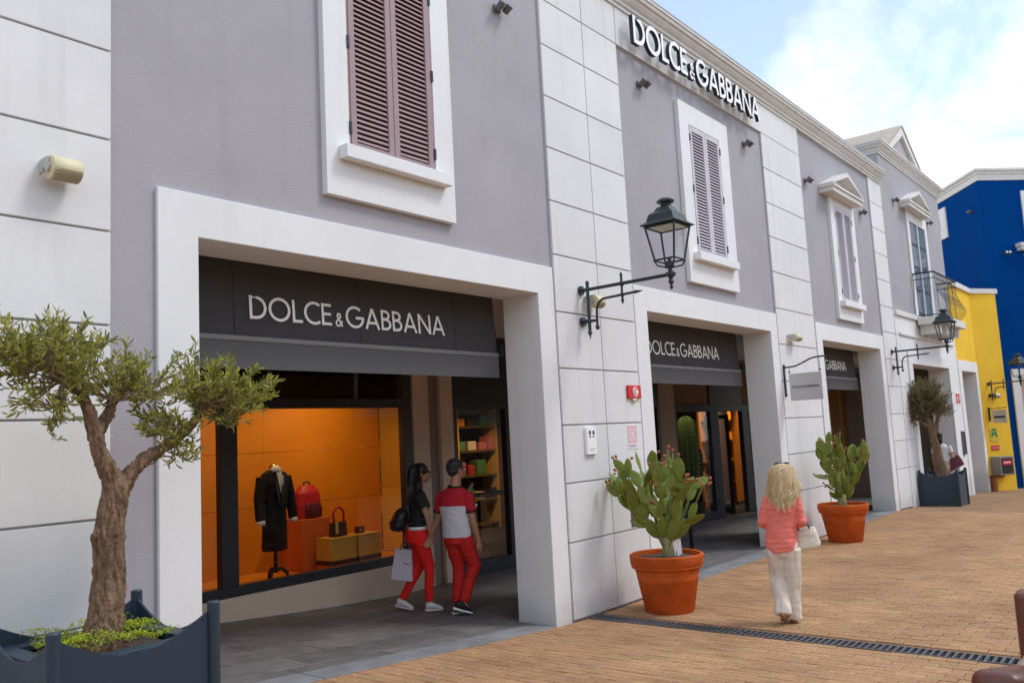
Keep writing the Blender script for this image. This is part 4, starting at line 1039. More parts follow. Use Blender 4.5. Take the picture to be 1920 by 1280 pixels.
mb = MB(); mb.box(0.18, 0.54, -0.354, -0.350, 0.34, 0.47); Obj('label_plate', mb, M_REDP, dr_)
mb = MB(); mb.box(0.24, 0.48, -0.357, -0.3545, 0.39, 0.42); Obj('label_line', mb, M_LETTER, dr_)
mb = MB(); mb.box(0.02, 0.14, -0.14, -0.004, -0.50, 0.035); mb.box(0.02, 0.45, -0.14, -0.004, -0.03, 0.034); Obj('pipe_casing', mb, mat('rust brown', (0.30, 0.10, 0.03), 0.7), o, bevel=0.01)
q_ = Q + qd * 0.36 + qn * 0.004
Copy(la, (q_.x, q_.y, 2.72), 'farthest iron lantern, its bracket on the yellow wall, hood against the blue wall', rot=yrot)
q_ = Q + qd * 0.52 + qn * 0.004
Copy(s1, (q_.x, q_.y, 2.36), 'cream wall speaker under the lantern arm on the yellow wall', rot=yrot)
o = ybox('small_hanging_sign', 'small beige sign hanging below the lantern on the yellow wall', 'sign')
mb = MB(); mb.box(0.235, 0.275, -0.05, -0.004, 1.62, 2.02); mb.tube([(0.255, -0.04, 1.98), (0.255, -0.62, 2.0)], 0.012, 6); Obj('bracket', mb, M_IRON, o)
mb = MB(); mb.box(0.245, 0.268, -0.62, -0.12, 1.56, 1.94); bd = Obj('board', mb, mat('beige board', (0.58, 0.50, 0.40), 0.7), o)
mb = MB(); mb.box(0.2415, 0.2445, -0.56, -0.18, 1.70, 1.76); Obj('text_bar', mb, M_HINGE, bd)

# ------------------------------------------------------------------ terracotta pots with prickly pears
def pot(x, y, label):
    z = zg(x)
    t = Thing('terracotta_pot', label, 'plant pot', (x, y, z), group='terracotta pots along the wall', local=True)
    mb = MB(); mb.smooth = True
    prof = [(0.01, 0.0), (0.245, 0.0), (0.255, 0.012), (0.315, 0.33), (0.318, 0.335), (0.320, 0.345), (0.318, 0.352), (0.338, 0.445), (0.362, 0.448), (0.372, 0.462), (0.366, 0.472), (0.376, 0.482), (0.384, 0.555), (0.382, 0.578), (0.366, 0.588), (0.348, 0.580), (0.338, 0.50), (0.10, 0.49)]
    mb.lathe((0, 0, 0), prof, 48, cap=False); b = Obj('body', mb, M_TERRA, t)
    m = b.modifiers.new('e', 'EDGE_SPLIT'); m.split_angle = R(50)
    mb = MB(); mb.smooth = True; n = 22
    for i in range(n):
        for j in range(n):
            def S(a, b_):
                u, v = (a / n * 2 - 1) * 0.345, (b_ / n * 2 - 1) * 0.345; rr = math.hypot(u, v)
                k = 0.342 / rr if rr > 0.342 else 1
                return (u * k, v * k, 0.535 + 0.018 * noise.noise(Vector((u * 14, v * 14, x))) + 0.02 * (1 - rr / 0.35))
            mb.quad(S(i, j), S(i + 1, j), S(i + 1, j + 1), S(i, j + 1))
    Obj('soil', mb, M_SOIL, t, fix=False)
    return t
M_PAD = leafmat('cactus pad', (0.070, 0.115, 0.014), (0.155, 0.21, 0.026), (0.31, 0.30, 0.05), 14, 0.06, 0.6)
M_PADY = leafmat('young cactus pad', (0.13, 0.20, 0.03), (0.20, 0.26, 0.05), (0.26, 0.30, 0.07), 8, 0.12, 0.45)
M_FRUIT = mat('prickly pear fruit', (0.40, 0.10, 0.045), 0.65, 0.4, 30)
M_WOODY = mat('woody cactus stem', (0.30, 0.27, 0.13), 0.85, 0.3, 18, 0.6, 50)
def pad_mesh(name, m, seed_=0.0):
    mb = MB(); mb.smooth = True; rings = []
    for i in range(11):                                       # outline of a pad: narrow at the base, round above
        v = i / 10; w = 0.5 * (math.sin(math.pi * (v ** 0.8)) ** 0.62) * (0.72 + 0.36 * v) + 0.045 * (1 - v)
        th = 0.085 * (math.sin(math.pi * min(0.97, 0.1 + 0.86 * v)) ** 0.6)
        w = max(w, 0.02)
        rings.append([(w * math.cos(2 * math.pi * k / 14), th * math.sin(2 * math.pi * k / 14) + 0.03 * math.sin(v * 3), v) for k in range(14)])
    mb.rings(rings)
    for _ in range(34):                                       # areoles with short spines
        v = rng.uniform(0.12, 0.92); u = rng.uniform(-0.33, 0.33) * math.sin(math.pi * v ** 0.8); s_ = rng.choice((-1, 1))
        p = Vector((u, s_ * 0.08, v)); mb.tube([p, p + Vector((rng.uniform(-.03, .03), s_ * 0.035, rng.uniform(-.02, .04)))], [0.010, 0.003], 4)
    me = mb.mesh(name); me.materials.append(m)
    for v in me.vertices: v.co += Vector((noise.noise(v.co * 5 + Vector((seed_, 0, 0))) * .035, noise.noise(v.co * 6 + Vector((0, seed_, 0))) * .02, noise.noise(v.co * 3 + Vector((0, 0, seed_))) * .03))
    return me
PADS = [[pad_mesh('pad', m_, 3.1 * k) for k in range(5)] for m_ in (M_PAD, M_PAD, M_PADY)]
mbf = MB(); mbf.smooth = True; mbf.lathe((0, 0, 0), [(0.004, 0), (0.012, 0.01), (0.020, 0.03), (0.021, 0.045), (0.015, 0.055), (0.006, 0.05)], 8)
FRUIT = mbf.mesh('fruit'); FRUIT.materials.append(M_FRUIT)
def cactus(x, y, label, chains, nf, seed, sc=1.0):
    r_ = random.Random(seed); z = zg(x) + 0.53
    t = Thing('prickly_pear', label, 'cactus', (x, y, z), YAW - math.pi / 2, 'prickly pears in pots', local=True)
    tips = []
    for base, segs in chains:
        p = Vector(base)
        for (dx, dy, dz, ln, w, kind) in segs:
            d = Vector((dx, dy, dz)).normalized(); tw = r_.uniform(-1.1, 1.1)
            a = d.orthogonal().normalized(); a = Matrix.Rotation(tw, 3, d) @ a
            if r_.random() < 0.6:                              # most pads show their flat side
                a = Vector((1, 0.25 * r_.uniform(-2, 2), 0)); a = (a - d * a.dot(d)).normalized()
            b = d.cross(a)
            M = Matrix((a, b, d)).transposed()
            Inst('pad', PADS[kind][r_.randrange(5)], t, p, M, (w, ln * 0.44, ln), world=False)
            tips.append((p.copy(), d, a, ln, w, b))
            p = p + d * ln * 0.93
    for k in range(nf):
        p, d, a, ln, w, b = tips[r_.randrange(len(tips) // 4, len(tips))]
        an = r_.uniform(-1.2, 1.2)
        q = p + d * (ln * (0.62 + 0.36 * math.cos(an))) + a * (w * 0.46 * math.sin(an)); dirv = (d * math.cos(an) + a * math.sin(an) + b * r_.uniform(-.4, .4)).normalized()
        o_ = dirv.orthogonal().normalized(); Inst('fruit', FRUIT, t, q, Matrix((o_, dirv.cross(o_), dirv)).transposed(), (r_.uniform(.6, .85),) * 3, world=False)
    return t
pot(8.07, 4.55, 'large terracotta pot nearest the viewer holding a prickly pear')
def grow(r_, base, d, depth, spread, lim, out, yl, fk=.50):
    """A chain of pads that forks as it climbs, kept inside the plant's own outline."""
    segs, p, d = [], Vector(base), Vector(d)
    for k in range(depth):
        ln = r_.uniform(.19, .285) * (1.0 if k < depth - 1 else .82); w = ln * r_.uniform(.46, .62)
        q = p + d.normalized() * ln * .93
        if not lim(q): 
            d = Vector((-d.x * .3, d.y * .5, 1)); q = p + d.normalized() * ln * .93
            if not lim(q): break
        segs.append((d.x, d.y, d.z, ln, w, 2 if r_.random() < yl else 0))
        if k < depth - 1 and r_.random() < fk:
            grow(r_, q - Vector((0, 0, .02)), (d.x + r_.uniform(-1, 1) * spread, d.y + r_.uniform(-1, 1) * spread, d.z), depth - k - 1, spread, lim, out, yl, fk)
        p = q; d = d.normalized() + Vector((r_.uniform(-1, 1), r_.uniform(-1, 1), r_.uniform(.5, 1.2))) * .30
    if segs: out.append((tuple(base), segs))
rc = random.Random(12)
c1 = []
def lim1(q): return q.z < 1.18 and abs(q.y) < .34 and -.56 < q.x < .48 and q.z < (1.16 if -.42 < q.x < .16 else .86 if q.x > 0 else 1.02)
for b_, d_, n_ in (((.03, 0, .02), (-.25, .05, 1), 5), ((.03, 0, .02), (.0, -.15, 1), 5), ((.03, 0, .02), (.35, 0, 1), 5), ((.03, .02, .05), (.15, .3, 1), 5), ((-.06, -.02, .22), (-.55, -.1, .9), 4), ((.10, -.04, .20), (.75, -.2, .9), 4), ((.12, .03, .22), (.6, .2, 1), 4), ((-.06, .04, .25), (-.7, .2, 1), 4), ((.0, -.06, .22), (-.2, -.5, 1), 4), ((.04, -.06, .2), (.35, -.5, 1), 4)):
    grow(rc, b_, d_, n_, .70, lim1, c1, .22)
c1 += [((-.14, .0, .36), [(-1, 0, .22, .21, .12, 0)]), ((-.16, 0, .44), [(-.9, -.1, .85, .28, .17, 0)]), ((.20, -.06, .34), [(.9, -.2, .4, .25, .19, 0)]), ((-.06, 0, .92), [(.1, 0, 1, .2, .1, 0)]), ((.10, 0, .90), [(.05, 0, 1, .24, .11, 0)]), ((.34, 0, .72), [(.9, 0, .5, .19, .12, 0)]), ((-.36, 0, .92), [(-.7, 0, .8, .18, .1, 0)])]
ct = cactus(8.05, 4.55, 'taller spreading prickly pear with many red fruits near the red alarm plate', c1, 62, 3)
mb = MB(); mb.smooth = True; mb.tube([(0.03, 0, -0.03), (0.035, 0, 0.10), (0.02, 0, 0.26)], [0.075, 0.062, 0.05], 12); mb.tube([(0.02, 0, 0.14), (-0.08, 0.02, 0.34)], [0.05, 0.035], 10); mb.tube([(0.02, 0, 0.14), (0.12, 0, 0.32)], [0.05, 0.035], 10); Obj('stem', mb, M_WOODY, ct)
pot(13.86, 4.60, 'farther terracotta pot below the hanging plaque')
rc = random.Random(31); c2_ = []
def lim2(q): return abs(q.y) < .34 and -.44 < q.x < .46 and q.z < 1.24 - 1.0 * max(0, abs(q.x + .02) - .12)
for b_, d_, n_ in (((0, 0, 0), (-.12, 0, 1), 6), ((0, 0, 0), (.25, -.1, 1), 5), ((0, .03, .03), (.1, .3, 1), 5), ((0, 0, .1), (-.5, -.1, 1), 4), ((.05, 0, .12), (.65, .1, 1), 4), ((-.05, -.08, .15), (-.2, -.4, 1), 5), ((.06, -.08, .15), (.3, -.4, 1), 5), ((.02, -.05, .3), (0, -.1, 1), 4), ((.1, .05, .3), (.4, .2, 1), 4)):
    grow(rc, b_, d_, n_, .55, lim2, c2_, .16, .62)
c2_ += [((-.14, 0, .46), [(-1, 0, .2, .28, .13, 0)]), ((-.05, 0, .12), [(-.8, -.1, .7, .2, .10, 0)]), ((-.10, 0, .25), [(-.9, 0, .7, .2, .1, 0)])]
ct = cactus(13.86, 4.60, 'denser upright prickly pear in the pot under the hanging plaque', c2_, 34, 11)
mb = MB(); mb.smooth = True; mb.tube([(0, 0, -0.03), (0.0, 0, 0.10), (0.02, 0, 0.2)], [0.07, 0.06, 0.045], 12); Obj('stem', mb, M_WOODY, ct)
o = Thing('price_card', 'white card standing in the nearer cactus pot', 'card', (8.10, 4.42, zg(8.1) + 0.54))
mb = MB(); mb.obox((8.16, 4.47, zg(8.1) + 0.63), (0.045, -0.03, 0.02), (0.0015, 0.0025, 0), (-0.01, 0, 0.085)); Obj('board', mb, M_LETTER, o)
mb = MB(); mb.tube([(8.15, 4.475, zg(8.1) + 0.50), (8.158, 4.472, zg(8.1) + 0.60)], 0.004, 5); Obj('stick', mb, M_BLACK, o)
# black stanchion in the doorway behind the pot
o = Thing('barrier_post', 'black barrier post standing in the arcade behind the pot', 'post', (11.45, 6.02, zg(11.4) + 0.004))
mb = MB(); mb.smooth = True; mb.lathe((11.45, 6.02, zg(11.4) + 0.004), [(0.16, 0), (0.16, 0.012), (0.05, 0.03), (0.03, 0.05)], 20); Obj('foot', mb, M_BLACK, o)
mb = MB(); mb.smooth = True; mb.lathe((11.45, 6.02, zg(11.4) + 0.05), [(0.03, 0), (0.03, 0.86), (0.036, 0.87), (0.036, 0.93), (0.02, 0.95)], 14); Obj('pole', mb, M_BLACK, o)

# ------------------------------------------------------------------ metal planters with olive trees
def planter(x0, x1, y0, y1, ztop, label, soil, gl=None):
    zb = min(zg(x0), zg(x1)) - 0.02
    t = Thing('metal_planter', label, 'planter', ((x0 + x1) / 2, (y0 + y1) / 2, zb + 0.02), group='slate blue metal planters with olive trees')
    cs = [(x0, y0), (x1, y0), (x1, y1), (x0, y1)]
    for cx_, cy_ in cs:
        mb = MB(); mb.smooth = False; mb.lathe((cx_, cy_, 0), [(0.031, zb + 0.015), (0.031, ztop - 0.006), (0.026, ztop)], 18); o_ = Obj('corner_post', mb, M_PLANTER, t)
    for k in range(4):
        a, b = Vector(cs[k]), Vector(cs[(k + 1) % 4]); d = (b - a); L_ = d.length; d.normalize(); n_ = Vector((-d.y, d.x))
        top, n = [], 24
        for i in range(n + 1):
            u = i / n; s_ = 0.027 + (L_ - 0.054) * u
            dip = 0.125 * math.sin(math.pi * u)
            top.append((s_, ztop - 0.045 - dip))
        mb = MB(); th = 0.012
        for (s0, z0), (s1, z1) in zip(top, top[1:]):
            p0, p1 = a + d * s0, a + d * s1; q0, q1 = p0 + n_ * th, p1 + n_ * th
            mb.hexa([(p0.x, p0.y, zb + 0.03), (p1.x, p1.y, zb + 0.03), (q1.x, q1.y, zb + 0.03), (q0.x, q0.y, zb + 0.03), (p0.x, p0.y, z0), (p1.x, p1.y, z1), (q1.x, q1.y, z1), (q0.x, q0.y, z0)])
        Obj('side_panel', mb, M_PLANTER, t)
    w = 0.10; mb = MB(); i_ = 0.014
    X0, X1, Y0, Y1 = x0 + i_, x1 - i_, y0 + i_, y1 - i_
    mb.box(X0, X1, Y0, Y0 + w, soil - 0.01, soil + 0.02); mb.box(X0, X1, Y1 - w, Y1, soil - 0.01, soil + 0.02); mb.box(X0, X0 + w, Y0 + w, Y1 - w, soil - 0.01, soil + 0.02); mb.box(X1 - w, X1, Y0 + w, Y1 - w, soil - 0.01, soil + 0.02)
    Obj('inner_rim', mb, M_PLANTER, t, bevel=0.004)
    mb = MB(); n = 16
    xa, xb, ya, yb = X0 + w, X1 - w, Y0 + w, Y1 - w
    f = lambda i, j: (xa + (xb - xa) * i / n, ya + (yb - ya) * j / n, soil - 0.015 + 0.02 * noise.noise(Vector((i * .7, j * .7, x0))))
    for i in range(n):
        for j in range(n): mb.quad(f(i, j), f(i + 1, j), f(i + 1, j + 1), f(i, j + 1))
    Obj('soil', mb, M_SOIL, t, fix=False)
    return t
planter(1.695, 2.475, 4.02, 4.80, 1.108, 'large slate blue metal planter in the near left corner', 0.93)
planter(20.47, 21.30, 4.30, 5.06, 0.68, 'dark metal planter far off before the balcony house', 0.52)
M_SED = leafmat('ground cover leaf', (0.17, 0.26, 0.012), (0.38, 0.50, 0.02), (0.62, 0.58, 0.03), 10, 0.35)
mb = MB()
for k in range(2600):
    px_, py_ = rng.uniform(1.82, 2.36), rng.uniform(4.14, 4.68)
    if (px_ - 2.09) ** 2 + (py_ - 4.40) ** 2 < 0.10 ** 2: continue
    h_ = 0.945 + 0.075 * max(0, noise.noise(Vector((px_ * 7, py_ * 7, 0))) + 0.35) + rng.uniform(0, 0.02)
    a = rng.uniform(0, 6.28); l_ = rng.uniform(0.008, 0.018); up = rng.uniform(0.002, 0.014)
    d = Vector((math.cos(a), math.sin(a), 0)); e = Vector((-d.y, d.x, 0)); p = Vector((px_, py_, h_))
    mb.quad(p, p + d * l_ * .5 + e * l_ * .4 + Vector((0, 0, up)), p + d * l_ + Vector((0, 0, up * .8)), p + d * l_ * .5 - e * l_ * .4 + Vector((0, 0, up)))
gcov = Obj('ground_cover', mb, M_SED, fix=False); tag(gcov, 'bright yellow green ground cover growing in the near planter', kind='stuff')

M_OLIVE = leafmat('olive leaf', (0.095, 0.125, 0.032), (0.29, 0.31, 0.055), (0.56, 0.52, 0.10), 9, 0.42, 0.5)
M_OLIVE2 = leafmat('dusty olive leaf', (0.065, 0.07, 0.026), (0.145, 0.14, 0.042), (0.235, 0.205, 0.07), 6, 0.3, 0.6)
M_TWIG = mat('olive twig', (0.27, 0.20, 0.14), 0.9, 0.2, 20)
def crown(parent, tips, blobs, ntw, leaf_m, r_, lmin, lmax, wfac=0.21, seglen=0.03):
    """Twigs grow from limb tips into the crown volumes and carry paired narrow leaves."""
    tw, lf = MB(), MB()
    tot = sum(b[3] for b in blobs)
    for k in range(ntw):
        t = r_.uniform(0, tot); 
        for b in blobs:
            t -= b[3]
            if t <= 0: break
        c, rad, tipi, _ = b
        while True:
            q = Vector((r_.uniform(-1, 1), r_.uniform(-1, 1), r_.uniform(-1, 1)))
            if q.length <= 1: break
        q = q * (0.55 + 0.5 * r_.random()) / max(q.length, 0.25) if r_.random() < 0.6 else q
        end = Vector(c) + Vector((q.x * rad[0], q.y * rad[1], q.z * rad[2]))
        src = Vector(tips[tipi]) if r_.random() < 0.35 else Vector(c) + Vector((q.x * rad[0] * .25, q.y * rad[1] * .25, (q.z * .25 - 0.3) * rad[2]))
        mid = (src + end) / 2 + Vector((r_.uniform(-.05, .05), r_.uniform(-.05, .05), r_.uniform(-0.06, 0.03)))
        pts = [src * (1 - u) ** 2 + mid * 2 * u * (1 - u) + end * u * u for u in [i / 6 for i in range(7)]]
        dirv = (pts[-1] - pts[-2]).normalized()
        dd = (dirv + Vector((0, 0, r_.uniform(-0.15, 0.9)))).normalized(); ext = r_.uniform(0.03, 0.09) * (rad[0] / 0.25)
        pts.append(end + dd * ext)
        tw.tube(pts, [0.005, 0.0045, 0.004, 0.0036, 0.003, 0.0025, 0.002, 0.001], 4, cap=False)
        L_ = 0; i = 0; step = seglen; pos = 0.0
        lens = [(pts[j + 1] - pts[j]).length for j in range(len(pts) - 1)]; T = sum(lens); s_ = T * 0.32; ph = r_.uniform(0, 6.28)
        while s_ < T + 0.001:
            acc = 0
            for j, l_ in enumerate(lens):
                if acc + l_ >= s_ or j == len(lens) - 1: break
                acc += l_
            p = pts[j].lerp(pts[j + 1], min(1, (s_ - acc) / max(l_, 1e-6))); tdir = (pts[j + 1] - pts[j]).normalized()
            o1 = tdir.orthogonal().normalized(); o1 = Matrix.Rotation(ph, 3, tdir) @ o1
            for sgn in (-1, 1):
                if r_.random() < 0.12: continue
                ld = (tdir * r_.uniform(0.5, 1.1) + o1 * sgn * r_.uniform(0.5, 1.0) + Vector((0, 0, r_.uniform(-.1, .35)))).normalized()
                ll = r_.uniform(lmin, lmax); wv = ld.cross(Vector((r_.uniform(-1, 1), r_.uniform(-1, 1), r_.uniform(-.3, 1)))).normalized() * ll * wfac * 0.5
                up = ld.cross(wv).normalized() * ll * 0.06
                b_ = len(lf.v)
                lf.v += [tuple(p), tuple(p + ld * ll * .35 + wv + up), tuple(p + ld * ll * .75 + wv * .8 + up), tuple(p + ld * ll), tuple(p + ld * ll * .75 - wv * .8 + up), tuple(p + ld * ll * .35 - wv + up)]
                lf._f((b_, b_ + 1, b_ + 2, b_ + 3)); lf._f((b_, b_ + 3, b_ + 4, b_ + 5))
            ph += 1.57 + r_.uniform(-.3, .3); s_ += step
    cr_ = Obj('crown', lf, leaf_m, parent, fix=False)
    o_ = Obj('twig', tw, M_TWIG, cr_, fix=False); o_['kind'] = 'stuff'
def bark(p): 
    q = Vector((p.x * 22, p.y * 22, p.z * 7)); 
    w = noise.noise(Vector((p.x * 60, p.y * 60, p.z * 11)))
    return 0.009 * noise.noise(q) + 0.008 * noise.noise(q * 2.7) - 0.016 * max(0.0, 0.25 - abs(w)) * 4 * .5 + 0.003 * noise.noise(p * 110)
TY = 4.41
t1 = Thing('olive_tree', 'near olive tree with forked trunk and wide clipped crown in the left planter', 'tree', (2.09, TY, 0.93))
mb = MB()
mb.tube([(2.09, TY, 0.86), (2.095, TY, 0.95), (2.115, TY, 1.08), (2.13, TY, 1.26), (2.13, TY, 1.38), (2.125, TY, 1.47), (2.14, TY, 1.56), (2.16, TY, 1.66), (2.17, TY, 1.76)], [0.120, 0.104, 0.084, 0.074, 0.073, 0.080, 0.068, 0.062, 0.060], 24)
mb.ell((2.058, TY - 0.02, 1.475), (0.026, 0.03, 0.03)); mb.ell((2.192, TY - 0.02, 1.45), (0.022, 0.03, 0.03)); mb.ell((2.02, TY, 0.94), (0.04, 0.06, 0.05)); mb.ell((2.17, TY - 0.03, 0.94), (0.04, 0.06, 0.05))
mb.tube([(2.16, TY, 1.70), (2.12, TY, 1.80), (2.075, TY, 1.90), (2.05, TY, 2.0), (2.025, TY, 2.10), (2.00, TY, 2.17)], [0.056, 0.048, 0.043, 0.040, 0.032, 0.022], 18, rnd=True)
mb.tube([(2.055, TY, 1.96), (2.10, TY + .01, 2.03), (2.145, TY + .02, 2.10), (2.155, TY + .03, 2.15)], [0.034, 0.032, 0.030, 0.025], 16, rnd=True)
mb.tube([(2.18, TY, 1.68), (2.24, TY - .01, 1.78), (2.33, TY - .02, 1.855), (2.44, TY - .02, 1.915), (2.54, TY - .02, 1.98), (2.61, TY - .02, 2.05), (2.645, TY - .02, 2.13)], [0.052, 0.040, 0.036, 0.033, 0.029, 0.026, 0.020], 18, rnd=True)
for a, b in (((2.02, TY, 2.10), (1.86, TY - .03, 2.30)), ((2.02, TY, 2.12), (1.96, TY + .05, 2.42)), ((2.15, TY + .02, 2.12), (2.28, TY - .04, 2.32)), ((2.63, TY - .02, 2.08), (2.82, TY - .05, 2.22)), ((2.64, TY, 2.10), (2.58, TY + .06, 2.33)), ((2.5, TY - .02, 1.96), (2.42, TY + .04, 2.12)), ((1.95, TY, 2.2), (1.74, TY + .04, 2.34))):
    mb.tube([a, Vector(a).lerp(Vector(b), .5) + Vector((.01, .01, .02)), b], [0.018, 0.013, 0.007], 8, rnd=True)
Fuse('trunk', mb, M_BARK, t1, vox=0.0055, smooth=1, disp=bark)
tips = [(1.90, TY, 2.26), (2.15, TY, 2.15), (2.64, TY, 2.12), (2.50, TY, 1.97)]
blobs = [((1.80, TY, 2.36), (.27, .26, .17), 0, 30), ((1.95, TY, 2.44), (.16, .2, .12), 0, 12), ((1.62, TY, 2.40), (.16, .2, .14), 0, 9), ((2.12, TY, 2.27), (.20, .25, .13), 1, 17), ((2.36, TY - .02, 2.25), (.20, .25, .15), 1, 18), ((2.62, TY, 2.27), (.17, .22, .16), 2, 12), ((2.80, TY - .03, 2.18), (.24, .24, .17), 2, 26), ((2.95, TY - .05, 2.17), (.12, .16, .10), 2, 6), ((2.46, TY - .03, 2.03), (.17, .14, .10), 3, 10), ((2.50, TY - .02, 1.87), (.13, .10, .07), 3, 4.5), ((1.86, TY - .05, 2.14), (.18, .16, .08), 0, 5), ((1.835, TY - .06, 2.05), (.03, .03, .15), 0, 2.2), ((2.80, TY - .04, 2.02), (.12, .1, .06), 2, 3)]
crown(t1, tips, [(c_, tuple(v * 1.08 for v in r_), i_, w_) for c_, r_, i_, w_ in blobs], 400, M_OLIVE, random.Random(21), 0.030, 0.055, 0.27, 0.017)
# hanging sprig and one stray shoot
t2 = Thing('olive_tree', 'distant round crowned olive tree in the dark planter before the balcony house', 'tree', (20.86, 4.70, 0.5))
O = Vector((20.86, 4.70, 0)); sd = Vector((0.626, -0.78, 0)); 
mb = MB()
def TP(r_, z, q=0): return O + sd * r_ + Vector((0.78, 0.626, 0)) * q + Vector((0, 0, z))
mb.tube([TP(.02, .42), TP(.02, .6), TP(-.02, .9), TP(-.04, 1.15), TP(-.10, 1.40), TP(-.13, 1.65), TP(-.18, 1.85)], [.15, .13, .10, .085, .08, .07, .05], 16)
mb.ell(TP(.10, .58), (.10, .10, .12)); mb.tube([TP(-.08, 1.35), TP(.0, 1.62), TP(.07, 1.85)], [.06, .05, .035], 12, rnd=True); mb.tube([TP(-.1, 1.55), TP(-.36, 1.78), TP(-.5, 1.85)], [.045, .035, .02], 10, rnd=True)
Fuse('trunk', mb, M_BARK, t2, vox=0.016, smooth=2, disp=lambda p: bark(p * 0.7) * 1.2)
bl2 = [(TP(-.22, 2.20), (.42, .42, .42), 0, 40), (TP(-.50, 2.05), (.22, .3, .28), 2, 12), (TP(.08, 2.15), (.30, .3, .36), 1, 16), (TP(-.2, 2.48), (.36, .35, .2), 0, 12), (TP(-.55, 1.78), (.16, .2, .12), 2, 5), (TP(.2, 1.95), (.18, .2, .22), 1, 6)]
crown(t2, [TP(-.18, 1.85), TP(.07, 1.85), TP(-.5, 1.85)], bl2, 420, M_OLIVE2, random.Random(5), 0.05, 0.085, 0.24, 0.045)

# trees across the street, for the reflections in the glass
for k, (x_, y_, l_) in enumerate(((-3.5, -7.5, 'broad leafy tree across the street, left of the other'), (6.5, -8.2, 'broad leafy tree across the street, right of the other'))):
    t = Thing('street_tree', l_, 'tree', (x_, y_, zg(x_)), group='trees across the street')
    mb = MB(); mb.smooth = True; mb.tube([(x_, y_, zg(x_) - 0.05), (x_ + .05, y_, 1.2), (x_, y_ + .05, 2.6)], [.14, .11, .08], 10); Obj('trunk', mb, M_BARK, t)
    bl3 = [((x_, y_, 3.5), (1.3, 1.3, 1.0), 0, 10), ((x_ + .8, y_, 3.1), (.8, .8, .7), 0, 5), ((x_ - .8, y_ + .3, 3.2), (.8, .8, .7), 0, 5)]
    crown(t, [(x_, y_, 2.6)], bl3, 260, M_OLIVE, random.Random(k), 0.16, 0.26, 0.45, 0.16)

# ------------------------------------------------------------------ people: local x = across the view, y = away, z = up
def hand(mb, wrist, direction, palmside, s=1.0, curl=0.5):
    d = Vector(direction).normalized(); n = Vector(palmside); n = (n - d * n.dot(d)).normalized(); w = d.cross(n)
    wr = Vector(wrist)
    mb.loft([(wr, w * .026 * s, n * .019 * s), (wr + d * .04 * s, w * .036 * s, n * .016 * s), (wr + d * .085 * s, w * .040 * s, n * .014 * s)], 12)
    for k, (off, ln) in enumerate(((-.030, .066), (-.010, .076), (.010, .071), (.029, .055))):
        p = wr + d * .083 * s + w * off * s; a = d; pts = [p - d * .02 * s, p]
        for j, f_ in enumerate((.45, .32, .25)):
            a = (Matrix.Rotation(curl * (0.6 + .3 * j), 3, w) @ a) if True else a
            pts.append(pts[-1] + a * ln * f_ * s)
        mb.tube(pts, [.0088 * s, .0088 * s, .0085 * s, .008 * s, .007 * s], 8, rnd=True)
    p = wr + d * .025 * s - w * .030 * s; a = (d * .8 - w * .6 + n * .25).normalized(); mb.tube([p, p + a * .032 * s, p + a * .032 * s + (d * .95 - w * .2 + n * .2).normalized() * .030 * s], [.0115 * s, .0105 * s, .008 * s], 8, rnd=True)
def head(mb, c, f, s=1.0, up=Vector((0, 0, 1))):
    """Skull, jaw, nose, lips, brow and ears; f is where the face looks."""
    c = Vector(c); f = Vector(f).normalized(); l = up.cross(f).normalized(); M = Matrix((f, l, up)).transposed()
    def P(a, b, z): return c + (f * a + l * b + up * z) * s
    mb.ell(P(-.012, 0, .035), (.098 * s, .076 * s, .088 * s), 20, M); mb.ell(P(.026, 0, -.02), (.068 * s, .062 * s, .080 * s), 18, M); mb.ell(P(.050, 0, -.072), (.034 * s, .036 * s, .030 * s), 14, M)
    mb.tube([P(.082, 0, .02), P(.096, 0, -.004), P(.108, 0, -.026)], [.010 * s, .012 * s, .015 * s], 8, rnd=True)
    mb.ell(P(.090, 0, -.054), (.010 * s, .022 * s, .006 * s), 10, M); mb.ell(P(.087, 0, -.066), (.010 * s, .019 * s, .007 * s), 10, M)
    mb.ell(P(.080, 0, .030), (.012 * s, .045 * s, .010 * s), 10, M)
    for k in (-1, 1): mb.ell(P(-.008, k * .076, -.008), (.018 * s, .008 * s, .030 * s), 10, M)
def facebits(parent, c, f, s=1.0, brow=(0.02, 0.015, 0.012)):
    c = Vector(c); f = Vector(f).normalized(); up = Vector((0, 0, 1)); l = up.cross(f).normalized(); M = Matrix((f, l, up)).transposed()
    for k in (-1, 1):
        mb = MB(); mb.smooth = True; p = c + (f * .082 + l * k * .031 + up * .010) * s; mb.ell(p, (.010 * s, .014 * s, .009 * s), 10, M); e = Obj('eye', mb, mat('eye white', (0.7, 0.68, 0.65), 0.3), parent)
        mb = MB(); mb.smooth = True; mb.ell(p + f * .007 * s, (.004 * s, .006 * s, .006 * s), 8, M); Obj('pupil', mb, M_BLACK, e)
        mb = MB(); mb.tube([c + (f * .090 + l * k * .016 + up * .034) * s, c + (f * .086 + l * k * .036 + up * .040) * s, c + (f * .072 + l * k * .052 + up * .034) * s], [.004 * s, .005 * s, .003 * s], 6); Obj('eyebrow', mb, mat('eyebrow', brow, 0.8), parent)
    mb = MB(); mb.smooth = True; mb.ell(c + (f * .0945 + up * -.060) * s, (.007 * s, .019 * s, .009 * s), 10, M); Obj('lips', mb, mat('lips', (0.42, 0.15, 0.12), 0.5), parent)
def person(label, x, y, yaw=None):
    return Thing('person', label, 'person', (x, y, zg(x) + 0.004), (yaw if yaw is not None else math.atan2(y, x)) - math.pi / 2, local=True)
